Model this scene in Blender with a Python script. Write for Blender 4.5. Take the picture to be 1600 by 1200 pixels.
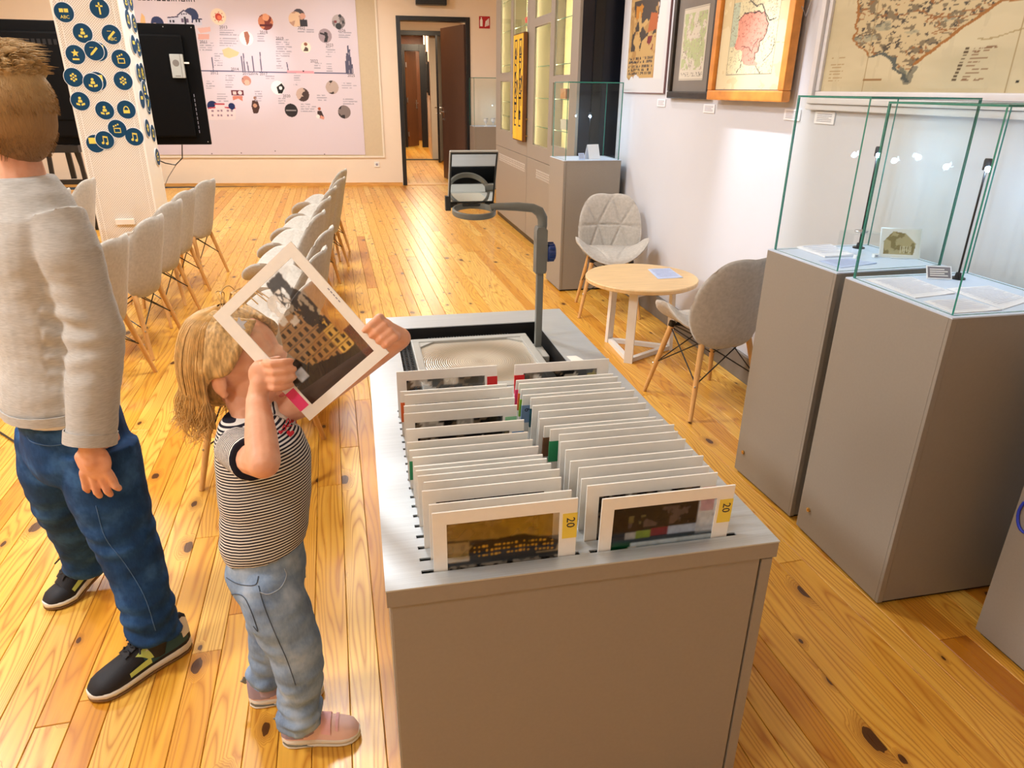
import bpy, bmesh, math, random
import numpy as np
from mathutils import Vector, Matrix, noise as mnoise
from mathutils.bvhtree import BVHTree

random.seed(7)
rng = np.random.default_rng(11)
SC = bpy.context.scene
COL = SC.collection
for o in list(bpy.data.objects):
    bpy.data.objects.remove(o)

# ------------------------------------------------------------------ camera
CH = 1.5                                   # camera height
FPX = 1095.6
PIT, ROL, YAW = math.radians(22.8), math.radians(0.716), math.radians(12.37)
def _rz(v, a=-YAW):
    return Vector((v[0]*math.cos(a)-v[1]*math.sin(a), v[0]*math.sin(a)+v[1]*math.cos(a), v[2]))
FW = _rz((0, math.cos(PIT), -math.sin(PIT)))
UP = _rz((0, math.sin(PIT), math.cos(PIT)))
RT = _rz((1, 0, 0))
CAM = Vector((0, 0, CH))
_r = RT*math.cos(ROL)+UP*math.sin(ROL)
_u = -RT*math.sin(ROL)+UP*math.cos(ROL)
cd = bpy.data.cameras.new('camera'); cam = bpy.data.objects.new('camera', cd); COL.objects.link(cam)
cam.matrix_world = Matrix(((_r.x, _u.x, -FW.x, 0), (_r.y, _u.y, -FW.y, 0), (_r.z, _u.z, -FW.z, CH), (0, 0, 0, 1)))
cd.sensor_width = 36; cd.lens = FPX/1600*36; cd.clip_start = 0.05; cd.clip_end = 100
SC.camera = cam

# ------------------------------------------------------------------ world, exposure
w = bpy.data.worlds.new('world'); SC.world = w; w.use_nodes = True
w.node_tree.nodes['Background'].inputs[0].default_value = (1.0, 0.97, 0.94, 1)
w.node_tree.nodes['Background'].inputs[1].default_value = 0.05
vs = SC.view_settings
vs.view_transform = 'Standard'; vs.look = 'None'; vs.gamma = 1; vs.use_curve_mapping = False
vs.exposure = 0.5
try: SC.cycles.transparent_max_bounces = 40
except Exception: pass

# ------------------------------------------------------------------ large ceiling lights (fixtures are built with the ceiling)
CEIL = 3.3
PANELS = [(-2.9, 4.1), (-2.9, 7.4), (-0.5, 4.0), (-0.5, 7.0), (-0.5, 10.0), (-3.2, 10.4), (-2.6, 1.5), (-1.7, -0.4)]  # last two panels are added to brighten the children and viewer-facing sides
PANEL_W = [40, 38, 46, 40, 36, 36, 68, 18]
for (x, y), pw in zip(PANELS, PANEL_W):
    l = bpy.data.lights.new('ceiling_lamp_light', 'AREA'); l.shape = 'RECTANGLE'; l.size = 0.55; l.size_y = 0.55
    l.energy = pw; l.color = (0.96, 0.985, 1.0)
    o = bpy.data.objects.new('ceiling_lamp_light', l); COL.objects.link(o); o.location = (x, y, CEIL-0.09)
# track spots: on the right wall, the banner and the back corridor
def spot(loc, tgt, e, ang, blend, col, r=0.04):
    l = bpy.data.lights.new('track_spot_light', 'SPOT'); l.energy = e; l.spot_size = math.radians(ang); l.spot_blend = blend
    l.color = col; l.shadow_soft_size = r
    o = bpy.data.objects.new('track_spot_light', l); COL.objects.link(o); o.location = loc
    o.rotation_euler = (Vector(tgt)-Vector(loc)).to_track_quat('-Z', 'Y').to_euler()
    return o
SPOTS = [((1.15, 3.35, 3.1), (2.06, 3.46, 1.22), 190, 26, 0.9, (0.93, 0.94, 1.0)),
         ((1.15, 5.0, 3.1), (2.06, 5.0, 1.5), 38, 55, 0.9, (0.95, 0.95, 1.0)),
         ((1.15, 2.0, 3.1), (2.06, 2.1, 1.6), 22, 60, 0.9, (0.95, 0.95, 1.0)),
         ((-1.2, 9.9, 3.1), (-1.45, 12.35, 1.80), 95, 30, 1.0, (1.0, 0.93, 0.97)),
         ((0.2, 9.9, 3.1), (0.0, 12.3, 1.6), 35, 60, 1.0, (0.97, 0.92, 0.96))]
for s in SPOTS: spot(*s)

# ------------------------------------------------------------------ helpers
def ray(px, py):
    u, v = px-800, py-600
    return (FW*FPX + _r*u - _u*v).normalized()
def atz(px, py, z=0.0):
    d = ray(px, py); return CAM+d*((z-CH)/d.z)
def aty(px, py, y):
    d = ray(px, py); return CAM+d*(y/d.y)
def atx(px, py, x):
    d = ray(px, py); return CAM+d*(x/d.x)
def atd(px, py, dist):                      # point on the ray at a horizontal distance from the viewer
    d = ray(px, py); return CAM+d*(dist/math.hypot(d.x, d.y))

def s2l(c):
    c = c/255.0
    return c/12.92 if c <= 0.04045 else ((c+0.055)/1.055)**2.4
def rgb(r, g, b): return (s2l(r), s2l(g), s2l(b), 1.0)

class NT:
    def __init__(s, name):
        s.m = bpy.data.materials.new(name); s.m.use_nodes = True
        s.t = s.m.node_tree; s.b = s.t.nodes['Principled BSDF']; s.out = s.t.nodes['Material Output']
    def n(s, typ, **kw):
        nd = s.t.nodes.new(typ)
        for k, v in kw.items():
            if k.startswith('i_'):
                key = k[2:]; key = int(key) if key.isdigit() else key
                nd.inputs[key].default_value = v
            else: setattr(nd, k, v)
        return nd
    def l(s, a, b): s.t.links.new(a, b)
    def ramp(s, fac, stops, interp='LINEAR'):
        r = s.t.nodes.new('ShaderNodeValToRGB'); r.color_ramp.interpolation = interp
        e = r.color_ramp.elements
        while len(e) < len(stops): e.new(0.5)
        for k, (p, c) in enumerate(stops):
            e[k].position = p; e[k].color = c if len(c) == 4 else (*c, 1)
        s.l(fac, r.inputs[0]); return r.outputs[0]
    def mix(s, fac, a, b, mode='MIX'):
        x = s.t.nodes.new('ShaderNodeMix'); x.data_type = 'RGBA'; x.blend_type = mode
        for sock, v in ((x.inputs[0], fac), (x.inputs[6], a), (x.inputs[7], b)):
            if isinstance(v, (int, float)): sock.default_value = v
            elif isinstance(v, tuple): sock.default_value = v
            else: s.l(v, sock)
        return x.outputs[2]
    def math(s, op, a, b=0.0, c=0.0):
        x = s.t.nodes.new('ShaderNodeMath'); x.operation = op
        for k, v in enumerate((a, b, c)):
            if isinstance(v, (int, float)): x.inputs[k].default_value = v
            else: s.l(v, x.inputs[k])
        return x.outputs[0]
    def coords(s, scale=(1, 1, 1), loc=(0, 0, 0), rot=(0, 0, 0)):
        tc = s.t.nodes.new('ShaderNodeTexCoord'); mp = s.t.nodes.new('ShaderNodeMapping')
        mp.inputs['Scale'].default_value = scale; mp.inputs['Location'].default_value = loc; mp.inputs['Rotation'].default_value = rot
        s.l(tc.outputs['Object'], mp.inputs[0]); return mp.outputs[0]
    def noise(s, vec, scale, detail=3, rough=0.5, dist=0.0):
        x = s.t.nodes.new('ShaderNodeTexNoise'); x.inputs['Scale'].default_value = scale; x.inputs['Detail'].default_value = detail
        x.inputs['Roughness'].default_value = rough; x.inputs['Distortion'].default_value = dist
        if vec is not None: s.l(vec, x.inputs['Vector'])
        return x.outputs[0]
    def bump(s, h, strength=0.2, dist=0.01):
        x = s.t.nodes.new('ShaderNodeBump'); x.inputs['Strength'].default_value = strength; x.inputs['Distance'].default_value = dist
        s.l(h, x.inputs['Height']); s.l(x.outputs[0], s.b.inputs['Normal'])
    def set(s, rough=0.5, metal=0.0, spec=0.5):
        s.b.inputs['Roughness'].default_value = rough; s.b.inputs['Metallic'].default_value = metal
        s.b.inputs['Specular IOR Level'].default_value = spec

M = {}
def plain(name, col, rough=0.5, metal=0.0, spec=0.5, var=0.06, nscale=30, bump=0.0, bscale=200, stretch=(1, 1, 1), coat=0.0):
    """a base colour with a gentle procedural variation and optional fine relief"""
    t = NT(name); t.set(rough, metal, spec)
    c = rgb(*col) if max(col) > 1 else (*col, 1)
    v = t.coords(stretch)
    f = t.noise(v, nscale, 3)
    lo = tuple(x*(1-var) for x in c[:3])+(1,); hi = tuple(min(1, x*(1+var)) for x in c[:3])+(1,)
    t.l(t.ramp(f, [(0.3, lo), (0.7, hi)]), t.b.inputs['Base Color'])
    if bump:
        t.bump(t.noise(v, bscale, 2), bump, 0.002)
    if coat: t.b.inputs['Coat Weight'].default_value = coat
    M[name] = t.m; return t.m

def vcol(name, rough=0.6, spec=0.3, alpha=False, attr='Col', bump=0.0):
    t = NT(name); t.set(rough, 0, spec)
    a = t.n('ShaderNodeAttribute', attribute_name=attr)
    t.l(a.outputs['Color'], t.b.inputs['Base Color'])
    if alpha: t.l(a.outputs['Alpha'], t.b.inputs['Alpha'])
    if bump: t.bump(t.noise(t.coords(), 300, 2), bump, 0.001)
    M[name] = t.m; return t.m

def emis(name, col, strength):
    t = NT(name); t.b.inputs['Base Color'].default_value = (*col, 1)
    t.b.inputs['Emission Color'].default_value = (*col, 1); t.b.inputs['Emission Strength'].default_value = strength
    M[name] = t.m; return t.m

def thin_glass(name, tint, refl=0.08, rough=0.0):
    """clear pane: transmits straight through with a faint tint, mirrors by Fresnel"""
    t = NT(name); t.t.nodes.remove(t.b)
    tr = t.n('ShaderNodeBsdfTransparent'); tr.inputs[0].default_value = (*tint, 1)
    gl = t.n('ShaderNodeBsdfGlossy'); gl.inputs['Roughness'].default_value = rough; gl.inputs[0].default_value = (0.95, 1, 0.98, 1)
    fr = t.n('ShaderNodeFresnel'); fr.inputs[0].default_value = 1.5
    f = t.math('MULTIPLY', fr.outputs[0], refl/0.04*0.5)
    f = t.math('MINIMUM', f, 0.9)
    ge = t.n('ShaderNodeNewGeometry'); f = t.math('MULTIPLY', f, t.math('SUBTRACT', 1.0, ge.outputs['Backfacing']))
    mx = t.n('ShaderNodeMixShader'); t.l(f, mx.inputs[0]); t.l(tr.outputs[0], mx.inputs[1]); t.l(gl.outputs[0], mx.inputs[2])
    t.l(mx.outputs[0], t.out.inputs[0]); M[name] = t.m; return t.m

class MB:
    """collects shapes; build() links them as one mesh object"""
    def __init__(s): s.v = []; s.f = []; s.mi = []; s.cur = 0
    def add(s, vs_, fs):
        b = len(s.v); s.v.extend([tuple(p) for p in vs_])
        for f in fs: s.f.append(tuple(i+b for i in f)); s.mi.append(s.cur)
        return s
    def box(s, c, d, rot=None):
        x, y, z = d[0]/2, d[1]/2, d[2]/2
        P = [Vector(p) for p in ((-x, -y, -z), (x, -y, -z), (x, y, -z), (-x, y, -z), (-x, -y, z), (x, -y, z), (x, y, z), (-x, y, z))]
        if rot is not None: P = [rot @ p for p in P]
        P = [p+Vector(c) for p in P]
        return s.add(P, [(3, 2, 1, 0), (4, 5, 6, 7), (0, 1, 5, 4), (1, 2, 6, 5), (2, 3, 7, 6), (3, 0, 4, 7)])
    def b2(s, lo, hi):
        return s.box([(a+b)/2 for a, b in zip(lo, hi)], [abs(b-a) for a, b in zip(lo, hi)])
    def bev(s, lo, hi, r=0.003):
        """box with bevelled edges (octagonal-profile corners)"""
        bm = bmesh.new(); bmesh.ops.create_cube(bm, size=1)
        for v in bm.verts: v.co = Vector([(lo[k]+hi[k])/2 + v.co[k]*(hi[k]-lo[k]) for k in range(3)])
        bmesh.ops.bevel(bm, geom=bm.edges[:], offset=r, segments=2, affect='EDGES', profile=0.7)
        bm.verts.index_update()
        s.add([v.co for v in bm.verts], [[v.index for v in f.verts] for f in bm.faces]); bm.free(); return s
    def tube(s, pts, rad, n=10, cap=True, squash=None):
        pts = [Vector(p) for p in pts]; k = len(pts)
        if isinstance(rad, (int, float)): rad = [rad]*k
        rings = []; ref = None
        for i in range(k):
            t = (pts[min(i+1, k-1)]-pts[max(i-1, 0)]).normalized()
            if ref is None:
                ref = Vector((0, 0, 1)) if abs(t.z) < 0.9 else Vector((1, 0, 0))
            a = (ref - t*ref.dot(t)).normalized(); ref = a; b = t.cross(a)
            rr = rad[i] if isinstance(rad[i], (tuple, list)) else (rad[i], rad[i])
            rings.append([pts[i]+a*math.cos(2*math.pi*j/n)*rr[0]+b*math.sin(2*math.pi*j/n)*rr[1] for j in range(n)])
        V = [p for r in rings for p in r]
        F = [(i*n+j, i*n+(j+1) % n, (i+1)*n+(j+1) % n, (i+1)*n+j) for i in range(k-1) for j in range(n)]
        if cap: F += [tuple(range(n-1, -1, -1)), tuple((k-1)*n+j for j in range(n))]
        return s.add(V, F)
    def rings(s, rings, cap=True):
        n = len(rings[0]); k = len(rings)
        V = [p for r in rings for p in r]
        F = [(i*n+j, i*n+(j+1) % n, (i+1)*n+(j+1) % n, (i+1)*n+j) for i in range(k-1) for j in range(n)]
        if cap: F += [tuple(range(n-1, -1, -1)), tuple((k-1)*n+j for j in range(n))]
        return s.add(V, F)
    def lathe(s, prof, c=(0, 0, 0), n=32, close=False):
        V = []; k = len(prof)
        for r, z in prof:
            for j in range(n): V.append((c[0]+r*math.cos(2*math.pi*j/n), c[1]+r*math.sin(2*math.pi*j/n), c[2]+z))
        rngk = k if close else k-1
        F = [(i*n+j, i*n+(j+1) % n, ((i+1) % k)*n+(j+1) % n, ((i+1) % k)*n+j) for i in range(rngk) for j in range(n)]
        if not close:
            if prof[0][0] > 1e-6: F.append(tuple(range(n-1, -1, -1)))
            if prof[-1][0] > 1e-6: F.append(tuple((k-1)*n+j for j in range(n)))
        return s.add(V, F)
    def prism(s, poly, z0, z1, T=None):
        n = len(poly); V = [Vector((x, y, z0)) for x, y in poly]+[Vector((x, y, z1)) for x, y in poly]
        if T is not None: V = [T @ p for p in V]
        return s.add(V, [tuple(range(n-1, -1, -1)), tuple(range(n, 2*n))]+[(j, (j+1) % n, n+(j+1) % n, n+j) for j in range(n)])
    def ell(s, c, r, nu=16, nv=10, rot=None):
        V = []; F = []
        for i in range(nv+1):
            th = math.pi*i/nv
            for j in range(nu):
                p = Vector((r[0]*math.sin(th)*math.cos(2*math.pi*j/nu), r[1]*math.sin(th)*math.sin(2*math.pi*j/nu), r[2]*math.cos(th)))
                if rot is not None: p = rot @ p
                V.append(p+Vector(c))
        for i in range(nv):
            for j in range(nu): F.append((i*nu+j, (i+1)*nu+j, (i+1)*nu+(j+1) % nu, i*nu+(j+1) % nu))
        return s.add(V, F)
    def mesh(s, name):
        me = bpy.data.meshes.new(name); me.from_pydata(s.v, [], s.f); return me
    def build(s, name, mat, parent=None, smooth=False, loc=None):
        me = s.mesh(name)
        mats = mat if isinstance(mat, (list, tuple)) else [mat]
        for m in mats: me.materials.append(M[m] if isinstance(m, str) else m)
        if len(mats) > 1: me.polygons.foreach_set('material_index', s.mi)
        if smooth: smooth_by_angle(me, smooth if isinstance(smooth, (int, float)) and smooth is not True else 50)
        me.update()
        o = bpy.data.objects.new(name, me); COL.objects.link(o)
        if parent is not None: o.parent = parent
        if loc is not None: o.location = loc
        return o

def smooth_by_angle(me, ang):
    me.polygons.foreach_set('use_smooth', [True]*len(me.polygons))
    bm = bmesh.new(); bm.from_mesh(me)
    a = math.radians(ang)
    for e in bm.edges:
        e.smooth = not (len(e.link_faces) != 2 or e.calc_face_angle(0) > a)
    bm.to_mesh(me); bm.free()

def tag(o, label=None, cat=None, group=None, kind=None):
    if label: o['label'] = label
    if cat: o['category'] = cat
    if group: o['group'] = group
    if kind: o['kind'] = kind
    return o
def thing(name, loc, label, cat, rz=0.0, group=None):
    o = bpy.data.objects.new(name, None); COL.objects.link(o); o.location = loc; o.rotation_euler = (0, 0, rz)
    o.empty_display_size = 0.1
    return tag(o, label, cat, group)
def copy_tree(o, parent=None):
    c = o.copy(); COL.objects.link(c); c.parent = parent
    for ch in [x for x in bpy.data.objects if x.parent == o]: copy_tree(ch, c)
    return c
def fix_normals(o):
    bm = bmesh.new(); bm.from_mesh(o.data); bmesh.ops.recalc_face_normals(bm, faces=bm.faces[:]); bm.to_mesh(o.data); bm.free(); return o

def grid_mesh(name, P, mat, parent=None, col=None, flip=False):
    """P: (ny,nx,3) array of points -> quad sheet with an optional per-vertex RGBA"""
    ny, nx = P.shape[:2]
    idx = np.arange(nx*ny).reshape(ny, nx)
    q = np.stack([idx[:-1, :-1], idx[:-1, 1:], idx[1:, 1:], idx[1:, :-1]], -1).reshape(-1, 4)
    if flip: q = q[:, ::-1]
    me = bpy.data.meshes.new(name); me.vertices.add(nx*ny); me.vertices.foreach_set('co', P.reshape(-1).astype(np.float32))
    me.loops.add(q.size); me.loops.foreach_set('vertex_index', q.reshape(-1).astype(np.int32))
    me.polygons.add(len(q)); me.polygons.foreach_set('loop_start', np.arange(0, q.size, 4, dtype=np.int32))
    me.update(calc_edges=True); me.validate()
    if col is not None:
        a = me.color_attributes.new('Col', 'FLOAT_COLOR', 'POINT'); a.data.foreach_set('color', col.reshape(-1).astype(np.float32))
    me.materials.append(M[mat]); me.polygons.foreach_set('use_smooth', np.ones(len(q), bool))
    o = bpy.data.objects.new(name, me); COL.objects.link(o)
    if parent is not None: o.parent = parent
    return o

# ---- small painting kit for printed matter (arrays over U right, V up)
def S(r, g, b): return np.array([s2l(r), s2l(g), s2l(b)])
def vnoise(U, V, s, seed=0):
    r = np.random.default_rng(seed).random((64, 64)); u = U*s; v = V*s
    i = np.floor(u).astype(int); j = np.floor(v).astype(int); fu = u-i; fv = v-j
    fu = fu*fu*(3-2*fu); fv = fv*fv*(3-2*fv)
    g = lambda a, b: r[a % 64, b % 64]
    return (g(i, j)*(1-fu)+g(i+1, j)*fu)*(1-fv)+(g(i, j+1)*(1-fu)+g(i+1, j+1)*fu)*fv
def fbm(U, V, s, seed=0, o=4):
    t = 0; a = 0.5
    for k in range(o): t = t+a*vnoise(U+k*3.1, V-k*1.7, s*2**k, seed+k); a *= 0.5
    return t
def lay(C, m, c, a=1.0):
    m = np.clip(m, 0, 1)[..., None]*a; return C*(1-m)+np.asarray(c)*m
def disc(U, V, x, y, r, e=0.0): 
    d = np.hypot(U-x, V-y); return (d < r).astype(float)
def rect(U, V, x0, y0, x1, y1): return ((U > x0) & (U < x1) & (V > y0) & (V < y1)).astype(float)
def inpoly(U, V, P):
    m = np.zeros(U.shape, bool); n = len(P)
    for k in range(n):
        x0, y0 = P[k]; x1, y1 = P[(k+1) % n]
        if y0 == y1: continue
        c = ((y0 > V) != (y1 > V)) & (U < (x1-x0)*(V-y0)/(y1-y0)+x0); m ^= c
    return m.astype(float)
def soft(A, k=2):
    for _ in range(k):
        P = np.pad(A, ((1, 1), (1, 1))+((0, 0),)*(A.ndim-2), 'edge'); A = (P[1:-1, 1:-1]*2+P[:-2, 1:-1]+P[2:, 1:-1]+P[1:-1, :-2]+P[1:-1, 2:])/6
    return A
def sline(U, V, P, wd):
    m = np.zeros(U.shape)
    for (x0, y0), (x1, y1) in zip(P[:-1], P[1:]):
        dx, dy = x1-x0, y1-y0; L = dx*dx+dy*dy+1e-12
        t = np.clip(((U-x0)*dx+(V-y0)*dy)/L, 0, 1)
        m = np.maximum(m, (np.hypot(U-x0-t*dx, V-y0-t*dy) < wd).astype(float))
    return m

def text_mesh(name, s, size, mat, parent, T, extrude=0.0006, align='LEFT', spacing=1.0):
    cu = bpy.data.curves.new(name, 'FONT'); cu.body = s; cu.size = size; cu.extrude = extrude; cu.align_x = align; cu.resolution_u = 2
    cu.space_character = spacing
    o = bpy.data.objects.new(name, cu); COL.objects.link(o)
    dg = bpy.context.evaluated_depsgraph_get(); me = bpy.data.meshes.new_from_object(o.evaluated_get(dg))
    bpy.data.objects.remove(o); bpy.data.curves.remove(cu)
    me.transform(T); me.materials.clear(); me.materials.append(M[mat]); me.name = name
    q = bpy.data.objects.new(name, me); COL.objects.link(q); q.parent = parent
    return q
def basis(o, x, y, z=None):
    x = Vector(x).normalized(); y = Vector(y).normalized(); z = x.cross(y) if z is None else Vector(z)
    return Matrix(((x.x, y.x, z.x, o[0]), (x.y, y.y, z.y, o[1]), (x.z, y.z, z.z, o[2]), (0, 0, 0, 1)))

def remesh(name, mb, vox, smooth_it, mat, parent=None, fn=None):
    """one continuous skin over overlapping closed shapes"""
    me0 = mb.mesh('tmp'); o = bpy.data.objects.new('tmp', me0); COL.objects.link(o)
    bm = bmesh.new(); bm.from_mesh(me0); bmesh.ops.recalc_face_normals(bm, faces=bm.faces[:]); bm.to_mesh(me0); bm.free()
    m = o.modifiers.new('r', 'REMESH'); m.mode = 'VOXEL'; m.voxel_size = vox
    if smooth_it:
        k = o.modifiers.new('s', 'SMOOTH'); k.iterations = smooth_it; k.factor = 0.5
    dg = bpy.context.evaluated_depsgraph_get(); me = bpy.data.meshes.new_from_object(o.evaluated_get(dg)); me.name = name
    bpy.data.objects.remove(o); bpy.data.meshes.remove(me0)
    if fn is not None:
        n = len(me.vertices); co = np.empty(n*3, np.float32); no = np.empty(n*3, np.float32)
        me.vertices.foreach_get('co', co); me.vertices.foreach_get('normal', no)
        co = co.reshape(-1, 3); no = no.reshape(-1, 3)
        co = fn(me, co, no)
        me.vertices.foreach_set('co', co.reshape(-1).astype(np.float32)); me.update()
    me.materials.clear()
    me.materials.append(M[mat]); me.polygons.foreach_set('use_smooth', np.ones(len(me.polygons), bool))
    q = bpy.data.objects.new(name, me); COL.objects.link(q)
    if parent is not None: q.parent = parent
    return q
def pnoise(co, scale, off=0.0):
    sc = np.asarray(scale, float)
    return np.array([mnoise.noise(Vector((p[0]*sc[0]+off, p[1]*sc[1], p[2]*sc[2]))) for p in co.astype(float)])
# ================================================================== materials
def wood_floor():
    t = NT('pine_floor'); t.set(0.30, 0, 0.45)
    a = t.n('ShaderNodeAttribute', attribute_name='rnd')
    tc = t.n('ShaderNodeTexCoord')
    off = t.n('ShaderNodeVectorMath', operation='MULTIPLY_ADD'); t.l(a.outputs['Vector'], off.inputs[0])
    off.inputs[1].default_value = (37, 61, 17); t.l(tc.outputs['Object'], off.inputs[2])
    def mp(sc):
        m = t.n('ShaderNodeMapping'); m.inputs['Scale'].default_value = sc; t.l(off.outputs[0], m.inputs[0]); return m.outputs[0]
    # knots
    vo = t.n('ShaderNodeTexVoronoi', voronoi_dimensions='2D'); vo.inputs['Scale'].default_value = 1.0; t.l(mp((5.0, 2.6, 1)), vo.inputs['Vector'])
    dist = t.math('ADD', vo.outputs['Distance'], t.math('MULTIPLY', t.math('SUBTRACT', t.noise(mp((40, 14, 1)), 1, 2), 0.5), 0.10))
    pick = t.n('ShaderNodeSeparateColor'); t.l(vo.outputs['Color'], pick.inputs[0])
    has = t.math('GREATER_THAN', pick.outputs[0], 0.52)
    size = t.math('MULTIPLY_ADD', t.math('POWER', pick.outputs[1], 2.0), 0.075, 0.028)
    kn = t.math('MULTIPLY', t.math('LESS_THAN', dist, size), has)
    halo = t.math('MULTIPLY', t.math('SUBTRACT', 1.0, t.math('SMOOTH_MIN', t.math('DIVIDE', dist, t.math('MULTIPLY', size, 2.6)), 1.0, 0.1)), has)
    halo = t.math('MAXIMUM', halo, 0.0)
    # annual rings: bands bent around the knots, cathedral figure
    warp = t.noise(mp((7.0, 0.55, 1)), 1, 2, 0.45)
    xs = t.n('ShaderNodeSeparateXYZ'); t.l(mp((30, 1, 1)), xs.inputs[0])
    ph = t.math('ADD', t.math('MULTIPLY', warp, 26.0), t.math('MULTIPLY', halo, 9.0))
    ph = t.math('ADD', ph, t.math('MULTIPLY', xs.outputs[0], 0.35))
    ring = t.math('FRACT', ph)
    ring = t.math('POWER', t.math('ABSOLUTE', t.math('MULTIPLY_ADD', ring, 2.0, -1.0)), 2.6)
    fine = t.noise(mp((160, 3.0, 1)), 1, 3, 0.6)
    big = t.noise(mp((5, 0.8, 1)), 1, 2)
    r1 = t.n('ShaderNodeSeparateXYZ'); t.l(a.outputs['Vector'], r1.inputs[0])
    base = t.ramp(r1.outputs[0], [(0.0, rgb(186, 118, 26)), (0.16, rgb(212, 146, 44)), (0.45, rgb(226, 168, 62)), (0.75, rgb(236, 184, 80)), (1.0, rgb(242, 198, 102))])
    c = t.mix(t.math('MULTIPLY', ring, 0.72), base, rgb(176, 98, 14))
    c = t.mix(t.math('MULTIPLY', t.math('SUBTRACT', fine, 0.32), 0.42), c, rgb(150, 84, 22))
    c = t.mix(t.math('MULTIPLY', t.math('SUBTRACT', big, 0.30), 0.40), c, rgb(216, 146, 34))
    c = t.mix(t.math('MULTIPLY', halo, 0.75), c, rgb(130, 62, 16))
    c = t.mix(t.math('MULTIPLY', kn, 0.88), c, rgb(62, 30, 12))
    t.l(c, t.b.inputs['Base Color'])
    t.l(t.math('MULTIPLY_ADD', fine, 0.16, 0.22), t.b.inputs['Roughness'])
    t.bump(fine, 0.06, 0.002)
    M['pine_floor'] = t.m
wood_floor()
plain('wall_white', (205, 208, 217), 0.75, var=0.015, nscale=3, bump=0.05, bscale=350)
plain('wall_cream', (236, 220, 200), 0.8, var=0.015, nscale=3, bump=0.05, bscale=350)
plain('ceiling_white', (238, 236, 232), 0.9, var=0.01)
plain('taupe', (148, 141, 131), 0.42, var=0.02, nscale=120, bump=0.03, bscale=900)
plain('taupe_dark', (74, 68, 60), 0.45, var=0.03, nscale=120)
plain('grey_skirting', (120, 114, 108), 0.5, var=0.03)
plain('pine_trim', (214, 158, 84), 0.4, var=0.18, nscale=6, stretch=(1, 12, 12))
plain('black_frame', (18, 20, 24), 0.35, var=0.1)
plain('navy_panel', (14, 20, 34), 0.35, var=0.1, nscale=4)
plain('door_brown', (92, 72, 62), 0.35, var=0.05, nscale=5, stretch=(8, 8, 0.6))
plain('steel', (190, 190, 192), 0.28, metal=1.0, var=0.03)
plain('brass', (214, 178, 110), 0.3, metal=1.0, var=0.03)
plain('black_plastic', (16, 16, 18), 0.4, var=0.1)
plain('white_plastic', (236, 234, 228), 0.4, var=0.01)
plain('corridor_wood', (110, 66, 36), 0.45, var=0.12, nscale=5, stretch=(6, 6, 0.5))
plain('red_sign', (178, 30, 34), 0.5, var=0.03)
plain('print_white', (240, 238, 232), 0.7, var=0.01)
plain('print_dark', (46, 46, 58), 0.8, var=0.02)
plain('print_grey', (150, 148, 162), 0.8, var=0.02)
vcol('print', 0.62, 0.25)
vcol('print_satin', 0.38, 0.35)
emis('lamp_diffuser', (1.0, 0.92, 0.8), 6.0)

# ================================================================== floor of pine boards
def plank_mb(mb, x0, x1, y0, y1, z):
    g = 0.0007; x0 += g; x1 -= g; y0 += g; y1 -= g; b = 0.0016
    V = [(x0, y0, z-0.02), (x1, y0, z-0.02), (x1, y1, z-0.02), (x0, y1, z-0.02),
         (x0, y0, z-b), (x1, y0, z-b), (x1, y1, z-b), (x0, y1, z-b),
         (x0+b, y0+b, z), (x1-b, y0+b, z), (x1-b, y1-b, z), (x0+b, y1-b, z)]
    F = [(0, 1, 5, 4), (1, 2, 6, 5), (2, 3, 7, 6), (3, 0, 4, 7), (4, 5, 9, 8), (5, 6, 10, 9), (6, 7, 11, 10), (7, 4, 8, 11), (8, 9, 10, 11)]
    mb.add(V, F)
def set_rnd(me, vals):
    at = me.attributes.new('rnd', 'FLOAT_VECTOR', 'POINT'); at.data.foreach_set('vector', np.asarray(vals, np.float32).reshape(-1))
def project(p):
    d = Vector(p)-CAM; z = d.dot(FW)
    return (800+FPX*d.dot(_r)/z, 600-FPX*d.dot(_u)/z, z) if z > 0.05 else (0, 0, -1)
def board_floor(name, loc, rz, xr, yr, wd, lmin, lmax, keep, label=None):
    mb = MB(); mb.b2((xr[0], yr[0], -0.06), (xr[1], yr[1], -0.021))
    fl = mb.build(name, 'taupe_dark', loc=loc); fl.rotation_euler = (0, 0, rz); fl['kind'] = 'structure'
    T = Matrix.Translation(loc) @ Matrix.Rotation(rz, 4, 'Z')
    rows = []; x = xr[0]; i = 0
    while x < xr[1]-0.01:
        x1 = min(x+wd*(0.93 if i % 3 else 1.08), xr[1]); y = yr[0]-random.random()*lmax*0.8
        while y < yr[1]:
            y1 = y+random.uniform(lmin, lmax)
            a, b = max(y, yr[0]), min(y1, yr[1])
            if b-a > 0.05: rows.append((x, x1, a, b))
            y = y1
        x = x1; i += 1
    def score(r):
        s = 0; k = max(2, int((r[3]-r[2])/0.12))
        for q in range(k+1):
            u, v, z = project(T @ Vector(((r[0]+r[1])/2, r[2]+(r[3]-r[2])*q/k, 0)))
            if z > 0 and -10 < u < 1610 and -10 < v < 1210: s += 1/z**3
        return s
    rows.sort(key=score, reverse=True)
    rest = MB(); rv = []
    for k, r in enumerate(rows):
        z = random.uniform(-0.0006, 0.0)
        rn = (min(1, max(0, random.gauss(0.55, 0.27))), random.random(), random.random())
        if k < keep:
            pm = MB(); plank_mb(pm, *r, z); o = pm.build('plank', 'pine_floor', fl); set_rnd(o.data, [rn]*12)
        else:
            plank_mb(rest, *r, z); rv += [rn]*12
    if rest.v:
        o = rest.build('distant_planks', 'pine_floor', fl); set_rnd(o.data, rv); o['kind'] = 'stuff'
    return fl
board_floor('floor', (0, 0, 0), math.radians(1.6), (-5.6, 2.95), (-2.1, 12.35), 0.088, 2.2, 4.6, 298)

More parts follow.
